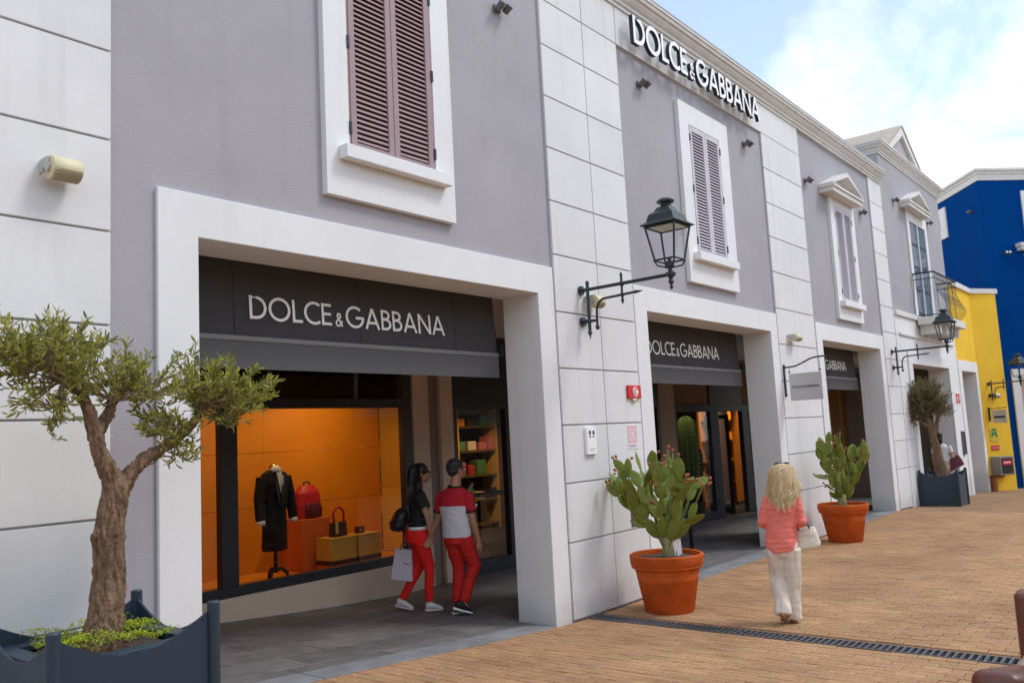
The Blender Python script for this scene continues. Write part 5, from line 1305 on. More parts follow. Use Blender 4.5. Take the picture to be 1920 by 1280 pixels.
def shoe(parent, heel, toe, m_up, m_sole, lift=0.0, w=.042, name='shoe'):
    heel, toe = Vector(heel), Vector(toe); d = (toe - heel); L_ = d.length; d.normalize(); sd_ = Vector((0, 0, 1)).cross(d).normalized(); up = d.cross(sd_)
    mb = MB(); mb.smooth = True
    mb.loft([(heel + up * .018, sd_ * .028, up * .018), (heel + d * L_ * .12 + up * .016, sd_ * .034, up * .016), (heel + d * L_ * .5 + up * .014, sd_ * .034, up * .014), (heel + d * L_ * .75 + up * .014, sd_ * .046, up * .014), (heel + d * L_ * .95 + up * .016, sd_ * .034, up * .013), (heel + d * L_ + up * .02, sd_ * .015, up * .006)], 16, p=2.6); so = Obj('sole', mb, m_sole, parent)
    mb = MB(); mb.smooth = True
    mb.loft([(heel + d * .012 + up * .058, sd_ * .026, (up * .034)), (heel + d * L_ * .16 + up * .068, sd_ * .036, up * .046), (heel + d * L_ * .36 + up * .066, sd_ * .038, up * .044), (heel + d * L_ * .55 + up * .053, sd_ * .038, up * .032), (heel + d * L_ * .8 + up * .040, sd_ * .042, up * .021), (heel + d * L_ * .96 + up * .032, sd_ * .026, up * .012)], 16)
    o = Obj(name, mb, m_up, parent); so.parent = o
    mb = MB()
    for k in range(4): c = heel + d * L_ * (.40 + .09 * k) + up * (.105 - .012 * k); mb.tube([c - sd_ * .022, c + up * .004, c + sd_ * .022], .0035, 5)
    Obj('laces', mb, m_sole if name == 'shoe' else m_up, o)
    return o
def strands(parent, name, m, roots, r_, n, length, drift, wave=0.012, rad=0.0035, seg=9):
    mb = MB()
    for _ in range(n):
        p, d = roots(); pts = []; ph = r_.uniform(0, 6.28); L_ = length * r_.uniform(.75, 1.05); wv = wave * r_.uniform(.5, 1.4)
        for i in range(seg):
            u = i / (seg - 1); d2 = d.lerp(drift, min(1, u * 1.6)).normalized(); pts.append(p + Vector((math.sin(ph + u * 7), math.cos(ph * 1.7 + u * 6), 0)) * wv * u); p = p + d2 * L_ / (seg - 1)
        mb.tube(pts, [rad * (1 - .55 * i / (seg - 1)) for i in range(seg)], 4, cap=False)
    return Obj(name, mb, m, parent, fix=False)
def hairmat(name, c1, c2):
    m = leafmat(name, c1, tuple((a + b) / 2 for a, b in zip(c1, c2)), c2, 25, 0.05, 0.42); return m
X3 = Vector

# --- man in red and white polo, walking to the right and away, seen from behind
pm = person('man in red and white polo and red trousers walking hand in hand', 6.83, 6.38); pm.scale = (.963,) * 3
ff = Vector((.80, .60, 0)).normalized(); fl = Vector((-.60, .80, 0))
HC = Vector((.035, .03, 1.585))
bm_ = MB()
head(bm_, HC, (.86, .5, -.05), 1.0)
bm_.tube([(.005, 0, 1.36), (.012, .01, 1.44), (.025, .02, 1.52)], [.066, .060, .058], 14, rnd=True)
bm_.loft([((.01, 0, .82), X3((.13, -.06, 0)), X3((.06, .08, 0))), ((0, 0, 1.05), X3((.12, -.06, 0)), X3((.05, .075, 0))), ((-.005, 0, 1.25), X3((.14, -.07, 0)), X3((.05, .08, 0))), ((0, 0, 1.36), X3((.13, -.06, 0)), X3((.03, .05, 0))), ((0, 0, 1.40), X3((.06, -.03, 0)), X3((.03, .04, 0)))], 20)
shR, elR, haR = Vector((.148, -.085, 1.300)), Vector((.185, -.10, 1.04)), Vector((.245, -.05, .80))
shL, elL, haL = Vector((-.155, .085, 1.300)), Vector((-.200, .14, 1.05)), Vector((-.300, .19, .845))
bm_.tube([shR, shR.lerp(elR, .5), elR, elR.lerp(haR, .35), haR], [.050, .046, .040, .037, .026], 14, rnd=True); hand(bm_, haR, (.25, .10, -1), (-.8, .6, 0), .98, .45)
bm_.tube([shL, shL.lerp(elL, .5), elL, elL.lerp(haL, .35), haL], [.050, .046, .040, .037, .026], 14, rnd=True); hand(bm_, haL, (-.42, .0, -.9), (-.2, -.9, 0), .98, .75)
for a_, b_, c_ in ((Vector((-.045, .05, .84)), Vector((.02, .10, .50)), Vector((-.03, .05, .10))), (Vector((.075, -.03, .84)), Vector((.19, .03, .53)), Vector((.05, -.05, .12)))):
    bm_.tube([a_, a_.lerp(b_, .5), b_, b_.lerp(c_, .4), c_], [.075, .066, .050, .048, .036], 12, rnd=True)
body = Fuse('body', bm_, M_SKIN, pm, vox=0.0065, smooth=3)
facebits(pm, HC, (.86, .5, -.05))
M_RED = mat('red polo cotton', (0.52, 0.012, 0.026), 0.85, 0.08, 9, 0.3, 45)
M_WHT = mat('white polo cotton', (0.66, 0.66, 0.70), 0.85, 0.05, 9, 0.35, 28)
M_REDT = mat('red trousers', (0.58, 0.016, 0.012), 0.85, 0.12, 10, 0.35, 30)
def secs(rows): return [((cx_, cy_, z), X3((ux, uy, 0)), X3((vx, vy, 0))) for z, cx_, cy_, ux, uy, vx, vy in rows]
def folds(a): return lambda p: a * (noise.noise(Vector((p.x * 9, p.y * 9, p.z * 5))) + .6 * noise.noise(Vector((p.x * 20, p.y * 20, p.z * 26))))
sh = MB(); sh.loft(secs([(.845, .005, 0, .150, -.075, .065, .095), (.95, .0, 0, .148, -.075, .062, .092), (1.06, -.003, 0, .150, -.078, .060, .09), (1.20, -.005, 0, .168, -.088, .060, .094)]), 28)
Fuse('shirt', sh, M_WHT, pm, vox=0.010, smooth=4, disp=folds(.007))
yk = MB(); yk.loft(secs([(1.19, -.005, 0, .172, -.090, .063, .097), (1.30, -.003, 0, .165, -.086, .056, .088), (1.36, 0, 0, .135, -.07, .044, .064), (1.40, .004, .004, .078, -.04, .038, .052)]), 28)
for a_, b_ in ((shR, elR), (shL, elL)): yk.tube([a_ + (b_ - a_) * -.02, a_.lerp(b_, .35), a_.lerp(b_, .66)], [.057, .059, .062], 18)
for a_ in (shR, shL): yk.ell(a_ + Vector((0, 0, -.004)), (.057, .057, .055))
Fuse('shirt_yoke', yk, M_RED, pm, vox=0.009, smooth=4, disp=folds(.005))
mb = MB(); mb.smooth = True
mb.tube([(.008 + .072 * math.cos(a), .008 + .066 * math.sin(a), 1.405 + .012 * math.sin(a - .6)) for a in [R(20 * k) for k in range(19)]], .016, 8); Obj('collar', mb, M_BLACK, pm)
mb = MB(); mb.smooth = True
for a_, b_ in ((shR, elR), (shL, elL)): c_ = a_.lerp(b_, .66); d = (b_ - a_).normalized(); mb.tube([c_ - d * .010, c_ + d * .012], .0635, 18)
Obj('cuff', mb, M_BLACK, pm)
mb = MB(); q = shR.lerp(elR, .42) + Vector((.066, -.022, 0)); mb.tube([q, q + Vector((.006, -.003, 0))], .019, 10); Obj('sleeve_badge', mb, M_LETTER, pm)
tr = MB()
tr.loft(secs([(.78, .01, 0, .140, -.07, .066, .098), (.86, .005, 0, .140, -.07, .063, .092), (.90, .004, 0, .136, -.068, .06, .088)]), 24)
for a_, b_, c_ in ((Vector((-.055, .045, .84)), Vector((.012, .09, .50)), Vector((-.03, .05, .125))), (Vector((.075, -.035, .84)), Vector((.185, .02, .53)), Vector((.045, -.05, .145)))):
    tr.tube([a_, a_.lerp(b_, .45), b_, b_.lerp(c_, .45), c_], [.100, .090, .071, .066, .062], 18)
Fuse('trousers', tr, M_REDT, pm, vox=0.010, smooth=3, disp=folds(.012))
shoe(pm, (-.085, .02, .004), (.125, .13, .004), M_BLACK, M_LETTER)
shoe(pm, (-.075, -.12, .085), (.135, -.03, .008), M_BLACK, M_LETTER)
mb = MB(); mb.smooth = True; Mh = Matrix((Vector((.86, .5, 0)).normalized(), Vector((-.5, .86, 0)).normalized(), Vector((0, 0, 1)))).transposed()
mb.ell(HC + Vector((-.020, -.012, .045)), (.098, .082, .088), 22, Mh); mb.ell(HC + Vector((-.048, -.030, -.005)), (.062, .070, .066), 18, Mh)
HG = hairmat('short grey black hair', (0.02, 0.02, 0.022), (0.16, 0.16, 0.17))
Fuse('hair', mb, HG, pm, vox=0.007, smooth=2, disp=lambda p: .0035 * noise.noise(p * 90))
def mr_():
    a = rng.uniform(0, 6.28); e = rng.uniform(-.55, 1.4); n_ = Vector((math.cos(a) * math.cos(e), math.sin(a) * math.cos(e), math.sin(e)))
    q = Mh @ Vector((n_.x * .096, n_.y * .082, n_.z * .086)); return HC + Vector((-.024, -.014, .042)) + q, (Mh @ n_ * .5 + Vector((0, 0, -.6 if e < .6 else -.1)) + Vector((rng.uniform(-.4, .4), rng.uniform(-.4, .4), 0))).normalized()
strands(pm, 'short_hair', HG, lambda: (lambda pr: pr if (pr[0] - HC).dot(Vector((.86, .5, 0))) < .055 else (HC + Vector((-.06, -.03, .08)), pr[1]))(mr_()), rng, 900, .026, Vector((-.2, -.1, -.7)), .002, .0016, 4)

# --- woman in black top and red trousers, in profile
pw = person('dark haired woman in black top and red trousers with sunglasses, walking beside the man', 6.735, 6.94); pw.scale = (.958,) * 3
HW = Vector((.118, -.02, 1.555)); fw_ = (.97, .10, -.06)
bw = MB(); head(bw, HW, fw_, .96)
bw.tube([(.070, -.01, 1.34), (.085, -.015, 1.42), (.105, -.02, 1.49)], [.054, .048, .048], 14, rnd=True)
bw.loft(secs([(.86, .05, 0, .10, .0, 0, .13), (1.0, .065, 0, .085, 0, 0, .115), (1.12, .07, 0, .088, 0, 0, .12), (1.25, .065, 0, .095, 0, 0, .14), (1.34, .06, 0, .065, 0, 0, .12), (1.37, .068, 0, .045, 0, 0, .05)]), 20)
wsR, weR, whR = Vector((.085, -.155, 1.30)), Vector((.165, -.175, 1.075)), Vector((.195, -.14, .875))
wsL, weL, whL = Vector((.06, .155, 1.30)), Vector((-.02, .19, 1.05)), Vector((-.09, .15, .83))
for a_, b_, c_ in ((wsR, weR, whR), (wsL, weL, whL)): bw.tube([a_, a_.lerp(b_, .5), b_, b_.lerp(c_, .35), c_], [.043, .040, .034, .031, .022], 14, rnd=True)
hand(bw, whR, (.22, .0, -1), (-.3, .9, 0), .88, .6); hand(bw, whL, (-.15, 0, -1), (.6, -.6, 0), .88, 1.0)
LEGW = ((Vector((.05, .06, .84)), Vector((.055, .07, .50)), Vector((-.155, .09, .125))), (Vector((.065, -.06, .84)), Vector((.165, -.055, .50)), Vector((.150, -.06, .10))))
for a_, b_, c_ in LEGW: bw.tube([a_, a_.lerp(b_, .5), b_, b_.lerp(c_, .4), c_], [.078, .066, .048, .046, .032], 12, rnd=True)
Fuse('body', bw, M_SKIN, pw, vox=0.0065, smooth=3); facebits(pw, HW, fw_, .96)
M_TOP = mat('black cotton', (0.012, 0.012, 0.014), 0.8, 0.2, 9, 0.3, 40)
M_REDW = mat('bright red trousers', (0.85, 0.014, 0.008), 0.8, 0.08, 10, 0.3, 35)
tp = MB(); tp.loft(secs([(.955, .055, 0, .118, 0, 0, .148), (1.05, .065, 0, .112, 0, 0, .142), (1.15, .07, 0, .112, 0, 0, .145), (1.26, .065, 0, .112, 0, 0, .158), (1.33, .06, 0, .082, 0, 0, .145), (1.375, .068, 0, .058, 0, 0, .075)]), 26)
for a_, b_ in ((wsR, weR), (wsL, weL)): tp.tube([a_ + (b_ - a_) * -.04, a_.lerp(b_, .3), a_.lerp(b_, .56)], [.058, .062, .062], 16)
for a_ in (wsR, wsL): tp.ell(a_, (.060, .060, .060))
Fuse('top', tp, M_TOP, pw, vox=0.009, smooth=4, disp=folds(.006))
mb = MB(); mb.smooth = True; mb.loft(secs([(.925, .05, 0, .119, 0, 0, .147), (.962, .053, 0, .121, 0, 0, .150)]), 26); Obj('undershirt_hem', mb, M_LETTER, pw)
tr = MB(); tr.loft(secs([(.78, .045, 0, .128, 0, 0, .150), (.86, .045, 0, .130, 0, 0, .152), (.94, .05, 0, .115, 0, 0, .142)]), 24)
for a_, b_, c_ in LEGW: tr.tube([a_, a_.lerp(b_, .45), b_, b_.lerp(c_, .45), c_ + Vector((0, 0, .02))], [.098, .086, .064, .056, .047], 18)
tr.ell((-.03, 0, .87), (.075, .13, .09))
Fuse('trousers', tr, M_REDW, pw, vox=0.009, smooth=3, disp=folds(.008))
M_SNK = mat('white trainer', (0.70, 0.68, 0.70), 0.6); M_SNS = mat('pale pink sole', (0.72, 0.58, 0.58), 0.6)
shoe(pw, (-.245, .10, .055), (-.035, .06, .004), M_SNK, M_SNS); shoe(pw, (.095, -.065, .004), (.310, -.075, .010), M_SNK, M_SNS)
HB = hairmat('black hair', (0.006, 0.005, 0.005), (0.030, 0.024, 0.022))
mb = MB(); mb.ell(HW + Vector((-.022, -.002, .040)), (.104, .088, .092), 20); mb.ell(HW + Vector((-.055, 0, -.05)), (.072, .086, .11), 18); mb.ell(HW + Vector((-.05, -.01, -.14)), (.06, .075, .09), 16)
Fuse('hair', mb, HB, pw, vox=0.008, smooth=3, disp=lambda p: .006 * noise.noise(Vector((p.x * 60, p.y * 60, p.z * 9))))
def wr_():
    a = rng.uniform(1.6, 4.7); z = rng.uniform(0, 1); return HW + Vector((-.02 + .09 * math.cos(a), .08 * math.sin(a), .06 + .05 * z)), Vector((.5 * math.cos(a), .5 * math.sin(a), -.6))
strands(pw, 'loose_hair', HB, wr_, rng, 520, .21, Vector((-.05, -.02, -1)), .006, .0022)
mb = MB(); mb.smooth = True; G = HW + Vector((.095, .004, .012)); mb.ell(G + Vector((0, -.034, 0)), (.008, .028, .019), 10); mb.ell(G + Vector((0, .034, 0)), (.008, .028, .019), 10); mb.tube([G + Vector((.004, -.01, .006)), G + Vector((.004, .01, .006))], .003, 5); mb.tube([G + Vector((-.004, -.058, .006)), G + Vector((-.09, -.074, .006))], .004, 5); mb.tube([G + Vector((-.004, .058, .006)), G + Vector((-.09, .074, .006))], .004, 5); Obj('sunglasses', mb, M_BLACK, pw)

# her backpack and paper bag stay things of their own
def placed(name, label, cat, root):
    t = Thing(name, label, cat, root.location, root.rotation_euler[2], local=True); t.scale = root.scale; return t
o = placed('backpack', 'black leather backpack on the back of the woman in black', 'backpack', pw)
mb = MB(); mb.ell((-.150, -.03, 1.055), (.095, .125, .135), 20, Matrix.Rotation(.35, 3, 'Y')); mb.ell((-.175, -.03, .995), (.10, .125, .085), 18, Matrix.Rotation(.35, 3, 'Y'))
Fuse('body', mb, mat('black leather', (0.012, 0.014, 0.020), 0.38, 0.2, 12, 0.2, 50), o, vox=0.01, smooth=4, disp=folds(.006))
mb = MB(); mb.ell((-.225, -.03, .985), (.045, .085, .065), 14); Fuse('pocket', mb, MATS['black leather'], o, vox=0.009, smooth=3)
mb = MB()
for s_ in (-.12, .10): mb.tube([(-.10, s_, 1.16), (-.04, s_ * 1.1, 1.30), (.04, s_ * 1.1, 1.385), (.14, s_ * 1.15, 1.33), (.19, s_ * 1.25, 1.20), (.12, s_ * 1.3, 1.05), (-.06, s_ * 1.15, 1.0)], .013, 6)
mb.tube([(-.12, -.06, 1.17), (-.12, -.03, 1.21), (-.12, 0.0, 1.17)], .008, 6); Obj('strap', mb, M_BLACK, o)
o = placed('paper_bag', 'white paper shopping bag with small dark script held by the woman in black', 'shopping bag', pw)
mb = MB(); bt = [(-.280, .05, .375), (-.04, -.02, .345), (-.005, .10, .345), (-.245, .17, .375)]; tt = [(-.215, .065, .715), (-.03, .012, .695), (-.012, .065, .695), (-.20, .118, .715)]
for k in range(4):
    k2 = (k + 1) % 4; mb.quad(bt[k], bt[k2], tt[k2], tt[k])
mb.quad(*bt); Obj('body', mb, mat('lilac white paper', (0.66, 0.60, 0.70), 0.6, 0.04, 6), o)
mb = MB(); mb.tube([(-.16, .045, .70), (-.13, .09, .775), (-.10, .13, .79), (-.075, .06, .76), (-.07, .022, .70)], .006, 6); Obj('handle', mb, M_BLACK, o)
mb = MB(); o_ = Vector((-.135, .0215, .545)); ux_ = Vector((.24, -.07, -.03)).normalized(); uz_ = Vector((.02, .02, .36)).normalized(); nn_ = Vector((-.28, -.96, .05)).normalized()
stroke(mb, [(0, 0), (.012, .016), (.02, 0), (.03, .012), (.038, 0), (.05, .010), (.06, -.004), (.075, .008), (.09, 0)], .0022, o_ + nn_ * .004, ux_, uz_, nn_, .001); Obj('script', mb, [mat('mauve ink', (0.25, 0.12, 0.22), 0.6)] * 2, o, fix=False)

# --- blonde woman in coral shirt, from behind
pb = person('blonde woman in coral shirt and cream trousers seen from behind on the paving', 8.0, 3.28); pb.scale = (.96,) * 3
HP = Vector((.085, .02, 1.415)); fb = (.05, 1, -.03)
bb = MB(); head(bb, HP, fb, .94)
bb.tube([(.060, -.01, 1.22), (.068, 0, 1.29), (.078, .012, 1.36)], [.054, .048, .048], 14, rnd=True)
bb.loft(secs([(.72, .02, 0, .15, 0, 0, .10), (.90, .03, 0, .125, 0, 0, .09), (1.10, .045, 0, .14, 0, 0, .09), (1.22, .055, 0, .13, 0, 0, .06), (1.26, .06, 0, .06, 0, 0, .045)]), 20)
bsL, beL, bhL = Vector((-.078, 0, 1.195)), Vector((-.145, -.015, .985)), Vector((-.10, .17, .93))
bsR, beR, bhR = Vector((.186, 0, 1.195)), Vector((.222, -.02, .985)), Vector((.195, .17, .945))
for a_, b_, c_ in ((bsL, beL, bhL), (bsR, beR, bhR)): bb.tube([a_, a_.lerp(b_, .5), b_, b_.lerp(c_, .35), c_], [.043, .040, .034, .031, .022], 14, rnd=True)
hand(bb, bhL, (.3, .9, .1), (.4, -.2, -.9), .88, .8); hand(bb, bhR, (-.2, .9, .15), (-.5, 0, -.8), .88, .9)
LEGB = ((Vector((-.045, .0, .72)), Vector((-.040, .06, .43)), Vector((-.022, -.10, .15))), (Vector((.105, 0, .72)), Vector((.09, .02, .42)), Vector((.075, .04, .09))))
for a_, b_, c_ in LEGB: bb.tube([a_, b_, c_], [.075, .05, .034], 12, rnd=True)
bb.tube([(-.02, -.13, .12), (-.02, -.06, .075), (-.02, .03, .03)], [.030, .030, .022], 10, rnd=True); bb.tube([(.075, .0, .05), (.075, .08, .035), (.075, .17, .02)], [.030, .030, .022], 10, rnd=True)
Fuse('body', bb, M_SKINL, pb, vox=0.0065, smooth=3); facebits(pb, HP, fb, .94)
M_CORAL = mat('coral gauze shirt', (0.86, 0.215, 0.17), 0.85, 0.07, 8, 0.25, 40); M_CREAMT = mat('cream linen trousers', (0.74, 0.65, 0.56), 0.85, 0.05, 6, 0.35, 24)
st = MB(); st.loft(secs([(.690, .012, -.030, .110, 0, 0, .095), (.73, .012, -.014, .146, 0, 0, .120), (.78, .014, -.005, .156, 0, 0, .126), (.88, .022, 0, .150, 0, 0, .122), (1.02, .038, 0, .148, 0, 0, .114), (1.14, .05, 0, .150, 0, 0, .108), (1.21, .055, 0, .140, 0, 0, .085), (1.265, .060, 0, .078, 0, 0, .065)]), 30)
for a_, b_, c_ in ((bsL, beL, bhL), (bsR, beR, bhR)):
    st.tube([a_ + (b_ - a_) * -.05, a_.lerp(b_, .5), b_, b_.lerp(c_, .30)], [.052, .052, .054, .050], 18, rnd=False); st.ell(b_, (.055, .055, .055)); st.ell(a_, (.053, .055, .053))
def shirtfold(p): return .010 * (noise.noise(Vector((p.x * 9 + p.z * 5, p.y * 9, p.z * 6))) + .8 * noise.noise(Vector((p.x * 12 - p.z * 16, p.y * 12, p.z * 30))) * (1.4 if p.z < .85 else .8))
Fuse('shirt', st, M_CORAL, pb, vox=0.007, smooth=7, disp=shirtfold)
mb = MB(); mb.tube([(-.125, -.112, 1.125), (-.03, -.119, 1.13), (.05, -.121, 1.132), (.13, -.119, 1.13), (.215, -.105, 1.125)], .006, 6); Obj('yoke_seam', mb, mat('pale coral', (0.80, 0.30, 0.25), 0.85), pb)
mb = MB(); mb.smooth = True
for b_, c_ in ((beL, bhL), (beR, bhR)): q = b_.lerp(c_, .28); d = (c_ - b_).normalized(); mb.tube([q - d * .018, q + d * .014], .064, 16)
Obj('rolled_cuff', mb, M_CORAL, pb)
tr = MB(); tr.loft(secs([(.64, .03, 0, .135, 0, 0, .095), (.70, .03, 0, .152, 0, 0, .112), (.80, .025, 0, .140, 0, 0, .108)]), 24)
for (a_, b_, c_), w_ in zip(LEGB, (0, 0)):
    tr.tube([a_, a_.lerp(b_, .5), b_, b_.lerp(c_, .5), c_ - Vector((0, 0, .055))], [.098, .092, .086, .076, .080], 20)
def linen(p): return .0125 * noise.noise(Vector((p.x * 26, p.y * 22, p.z * 2.6))) + .005 * noise.noise(Vector((p.x * 12, p.y * 12, p.z * 18)))
Fuse('trousers', tr, M_CREAMT, pb, vox=0.0085, smooth=2, disp=linen)
mb = MB(); mb.smooth = True
for cx_, cy_, tz in ((-.02, -.14, .07), (.075, .0, .0)): mb.loft([((cx_, cy_, .014 + tz), X3((.030, 0, 0)), X3((0, 0, .010))), ((cx_, cy_ + .10, .010 + tz * .3), X3((.034, 0, 0)), X3((0, 0, .008))), ((cx_, cy_ + .19, .010), X3((.030, 0, 0)), X3((0, 0, .006)))], 12)
Obj('sandal', mb, mat('tan sandal', (0.30, 0.17, 0.09), 0.6), pb)
BH = hairmat('blonde hair', (0.62, 0.42, 0.20), (0.98, 0.80, 0.52))
mb = MB(); mb.ell(HP + Vector((0, -.018, .038)), (.106, .108, .096), 22); mb.loft([(HP + Vector((0, -.04, .03)), X3((.112, 0, 0)), X3((0, .080, 0))), (HP + Vector((0, -.06, -.07)), X3((.128, 0, 0)), X3((0, .068, 0))), (HP + Vector((.005, -.085, -.15)), X3((.120, 0, 0)), X3((0, .048, 0))), (HP + Vector((-.01, -.10, -.215)), X3((.085, 0, 0)), X3((0, .033, 0))), (HP + Vector((-.03, -.11, -.28)), X3((.035, 0, 0)), X3((0, .018, 0)))], 26)
Fuse('hair', mb, BH, pb, vox=0.008, smooth=3, disp=lambda p: .008 * noise.noise(Vector((p.x * 55, p.y * 40, p.z * 6))))
def br_():
    a = rng.uniform(math.pi, 2 * math.pi) if rng.random() < .8 else rng.uniform(0, 6.28); e = rng.uniform(0.1, 1.2)
    p = HP + Vector((.110 * math.cos(a) * math.cos(e), -.018 + .104 * math.sin(a) * math.cos(e), .045 + .090 * math.sin(e)))
    return p, Vector((math.cos(a) * .22, math.sin(a) * .3 - .12, -1))
def bdrift(): return Vector((rng.uniform(-.42, .42), -.22, -1))
mbh = MB()
for _ in range(105):                                          # wavy locks, longest down the middle of the back
    p0, d0 = br_(); side = (p0.x - HP.x) / .11
    dr2 = Vector((max(-.24, min(.30, side * .24 + rng.uniform(-.10, .12))), -.20, -1)); ph = rng.uniform(0, 6.28)
    L0 = (.43 - .15 * min(1, abs(side + .15)) + rng.uniform(-.06, .03)); wv = rng.uniform(.008, .022); fq = rng.uniform(7, 12)
    cen, p = [], p0.copy()
    for i in range(12):
        u = i / 11; d2 = d0.lerp(dr2, min(1, u * 1.9)).lerp(Vector((-dr2.x * 1.1 - .05, -.10, -1)), max(0, u - .5) * 1.3).normalized()
        cen.append(p + Vector((math.sin(ph + u * fq), math.cos(ph + u * fq) * .6, 0)) * wv * min(1, u * 2)); p = p + d2 * L0 / 11
    for k in range(30):
        a = rng.uniform(0, 6.28); r0 = rng.uniform(.002, .024); ln = rng.randrange(9, 13); fz = rng.uniform(-1, 1)
        of = Vector((math.cos(a), math.sin(a) * .6, 0)) * r0
        pts = [c + of * (1.1 - .75 * (i / 11)) + Vector((fz * .012 * (i / 11) ** 2, 0, 0)) for i, c in enumerate(cen[:ln])]
        mbh.tube(pts, [.0015 * (1 - .5 * i / 11) for i in range(ln)], 3, cap=False)
Obj('loose_hair', mbh, BH, pb, fix=False)
mb = MB(); mb.smooth = True
for k in (-1, 1): mb.ell(HP + Vector((k * .040, .022, .128)), (.034, .014, .016), 12)
mb.tube([HP + Vector((-.02, .014, .136)), HP + Vector((.02, .014, .136))], .004, 5); Obj('sunglasses', mb, M_BLACK, pb)
o = placed('handbag', 'white leather handbag on the arm of the blonde woman', 'handbag', pb)
mb = MB(); mb.loft([((.268, .10, .70), X3((.110, -.025, .02)), X3((.02, .058, 0))), ((.268, .10, .73), X3((.118, -.026, .02)), X3((.02, .062, 0))), ((.258, .10, .85), X3((.105, -.024, .015)), X3((.012, .045, 0))), ((.252, .10, .905), X3((.095, -.02, .01)), X3((.004, .018, 0)))], 28, p=3.2)
hb = Fuse('body', mb, mat('cream white leather', (0.74, 0.70, 0.58), 0.45, 0.05, 10, 0.1, 60), o, vox=0.007, smooth=3, disp=lambda p: .004 * noise.noise(p * 22))
mb = MB()
for y_ in (.07, .13): mb.tube([(.19, y_, .88), (.185, y_, .95), (.205, y_ + .01, 1.005), (.245, y_ + .01, 1.0), (.285, y_, .93), (.305, y_, .87)], .0075, 8)
Obj('handle', mb, mat('dark brown strap', (0.05, 0.03, 0.025), 0.5), o)
mb = MB(); mb.obox((.27, .045, .86), (.035, -.008, 0), (.002, .004, 0), (0, .004, .022)); mb.ell((.345, .08, .83), (.022, .02, .028), 8); Obj('flap', mb, MATS['cream white leather'], o)

# --- visitor in the doorway behind the far planter
pf = person('dark haired visitor in white top entering the doorway behind the far planter', 22.75, 5.06)
HF = Vector((-.02, 0, 1.52)); bf = MB(); head(bf, HF, (.4, 1, 0), .95); bf.tube([(0, 0, 1.32), (-.01, 0, 1.46)], [.05, .05], 12, rnd=True)
bf.loft(secs([(.80, 0, 0, .14, 0, 0, .10), (1.0, 0, 0, .12, 0, 0, .09), (1.25, 0, 0, .15, 0, 0, .09), (1.34, 0, 0, .06, 0, 0, .05)]), 16)
fsR, feR, fhR = Vector((.165, 0, 1.28)), Vector((.22, -.05, 1.02)), Vector((.24, .12, .95)); bf.tube([fsR, feR, fhR], [.045, .037, .024], 10, rnd=True); hand(bf, fhR, (.2, .9, .1), (-.5, 0, -.8), .9, .9)
fsL, feL, fhL = Vector((-.165, 0, 1.28)), Vector((-.21, 0, 1.0)), Vector((-.20, .08, .78)); bf.tube([fsL, feL, fhL], [.045, .037, .024], 10, rnd=True); hand(bf, fhL, (0, .1, -1), (.9, 0, 0), .9, .5)
for k in (-1, 1): bf.tube([(k * .07, 0, .82), (k * .075, .02, .45), (k * .07, k * .08, .06)], [.08, .05, .035], 10, rnd=True); bf.tube([(k * .07, k * .08 - .02, .04), (k * .07, k * .08 + .15, .025)], [.035, .028], 8, rnd=True)
Fuse('body', bf, M_SKIN, pf, vox=0.009, smooth=3)
tp = MB(); tp.loft(secs([(.92, 0, 0, .155, 0, 0, .115), (1.1, 0, 0, .15, 0, 0, .11), (1.27, 0, 0, .165, 0, 0, .10), (1.35, 0, 0, .075, 0, 0, .065)]), 20); tp.tube([fsR, fsR.lerp(feR, .6)], [.06, .062], 12); tp.tube([fsL, fsL.lerp(feL, .6)], [.06, .062], 12)
Fuse('top', tp, M_WHT, pf, vox=0.014, smooth=3)
tr = MB(); tr.loft(secs([(.75, 0, 0, .15, 0, 0, .11), (.93, 0, 0, .145, 0, 0, .105)]), 18)
for k in (-1, 1): tr.tube([(k * .07, 0, .82), (k * .075, .02, .45), (k * .07, k * .08, .10)], [.09, .07, .065], 12)
Fuse('trousers', tr, mat('beige trousers', (0.50, 0.40, 0.30), 0.85), pf, vox=0.014, smooth=3)
mb = MB(); mb.ell(HF + Vector((-.01, -.02, .04)), (.09, .10, .09), 16); mb.ell(HF + Vector((-.02, -.06, -.08)), (.085, .055, .13), 14); Fuse('hair', mb, HB, pf, vox=0.011, smooth=2)
o = placed('burgundy_bag', 'burgundy tote bag on the arm of the visitor in white', 'handbag', pf)
mb = MB(); mb.loft([((.27, .02, .74), X3((.19, 0, .10)), X3((0, .07, 0))), ((.24, .02, .86), X3((.18, 0, .10)), X3((0, .06, 0))), ((.20, .02, 1.0), X3((.15, 0, .08)), X3((0, .03, 0)))], 20, p=3.5); Obj('body', mb, mat('burgundy leather', (0.13, 0.012, 0.022), 0.45), o, bevel=0.006)
mb = MB(); mb.tube([(.10, .02, .95), (.16, .02, 1.10), (.26, .02, 1.12), (.31, .02, 1.05)], .009, 6); Obj('handle', mb, MATS['burgundy leather'], o)

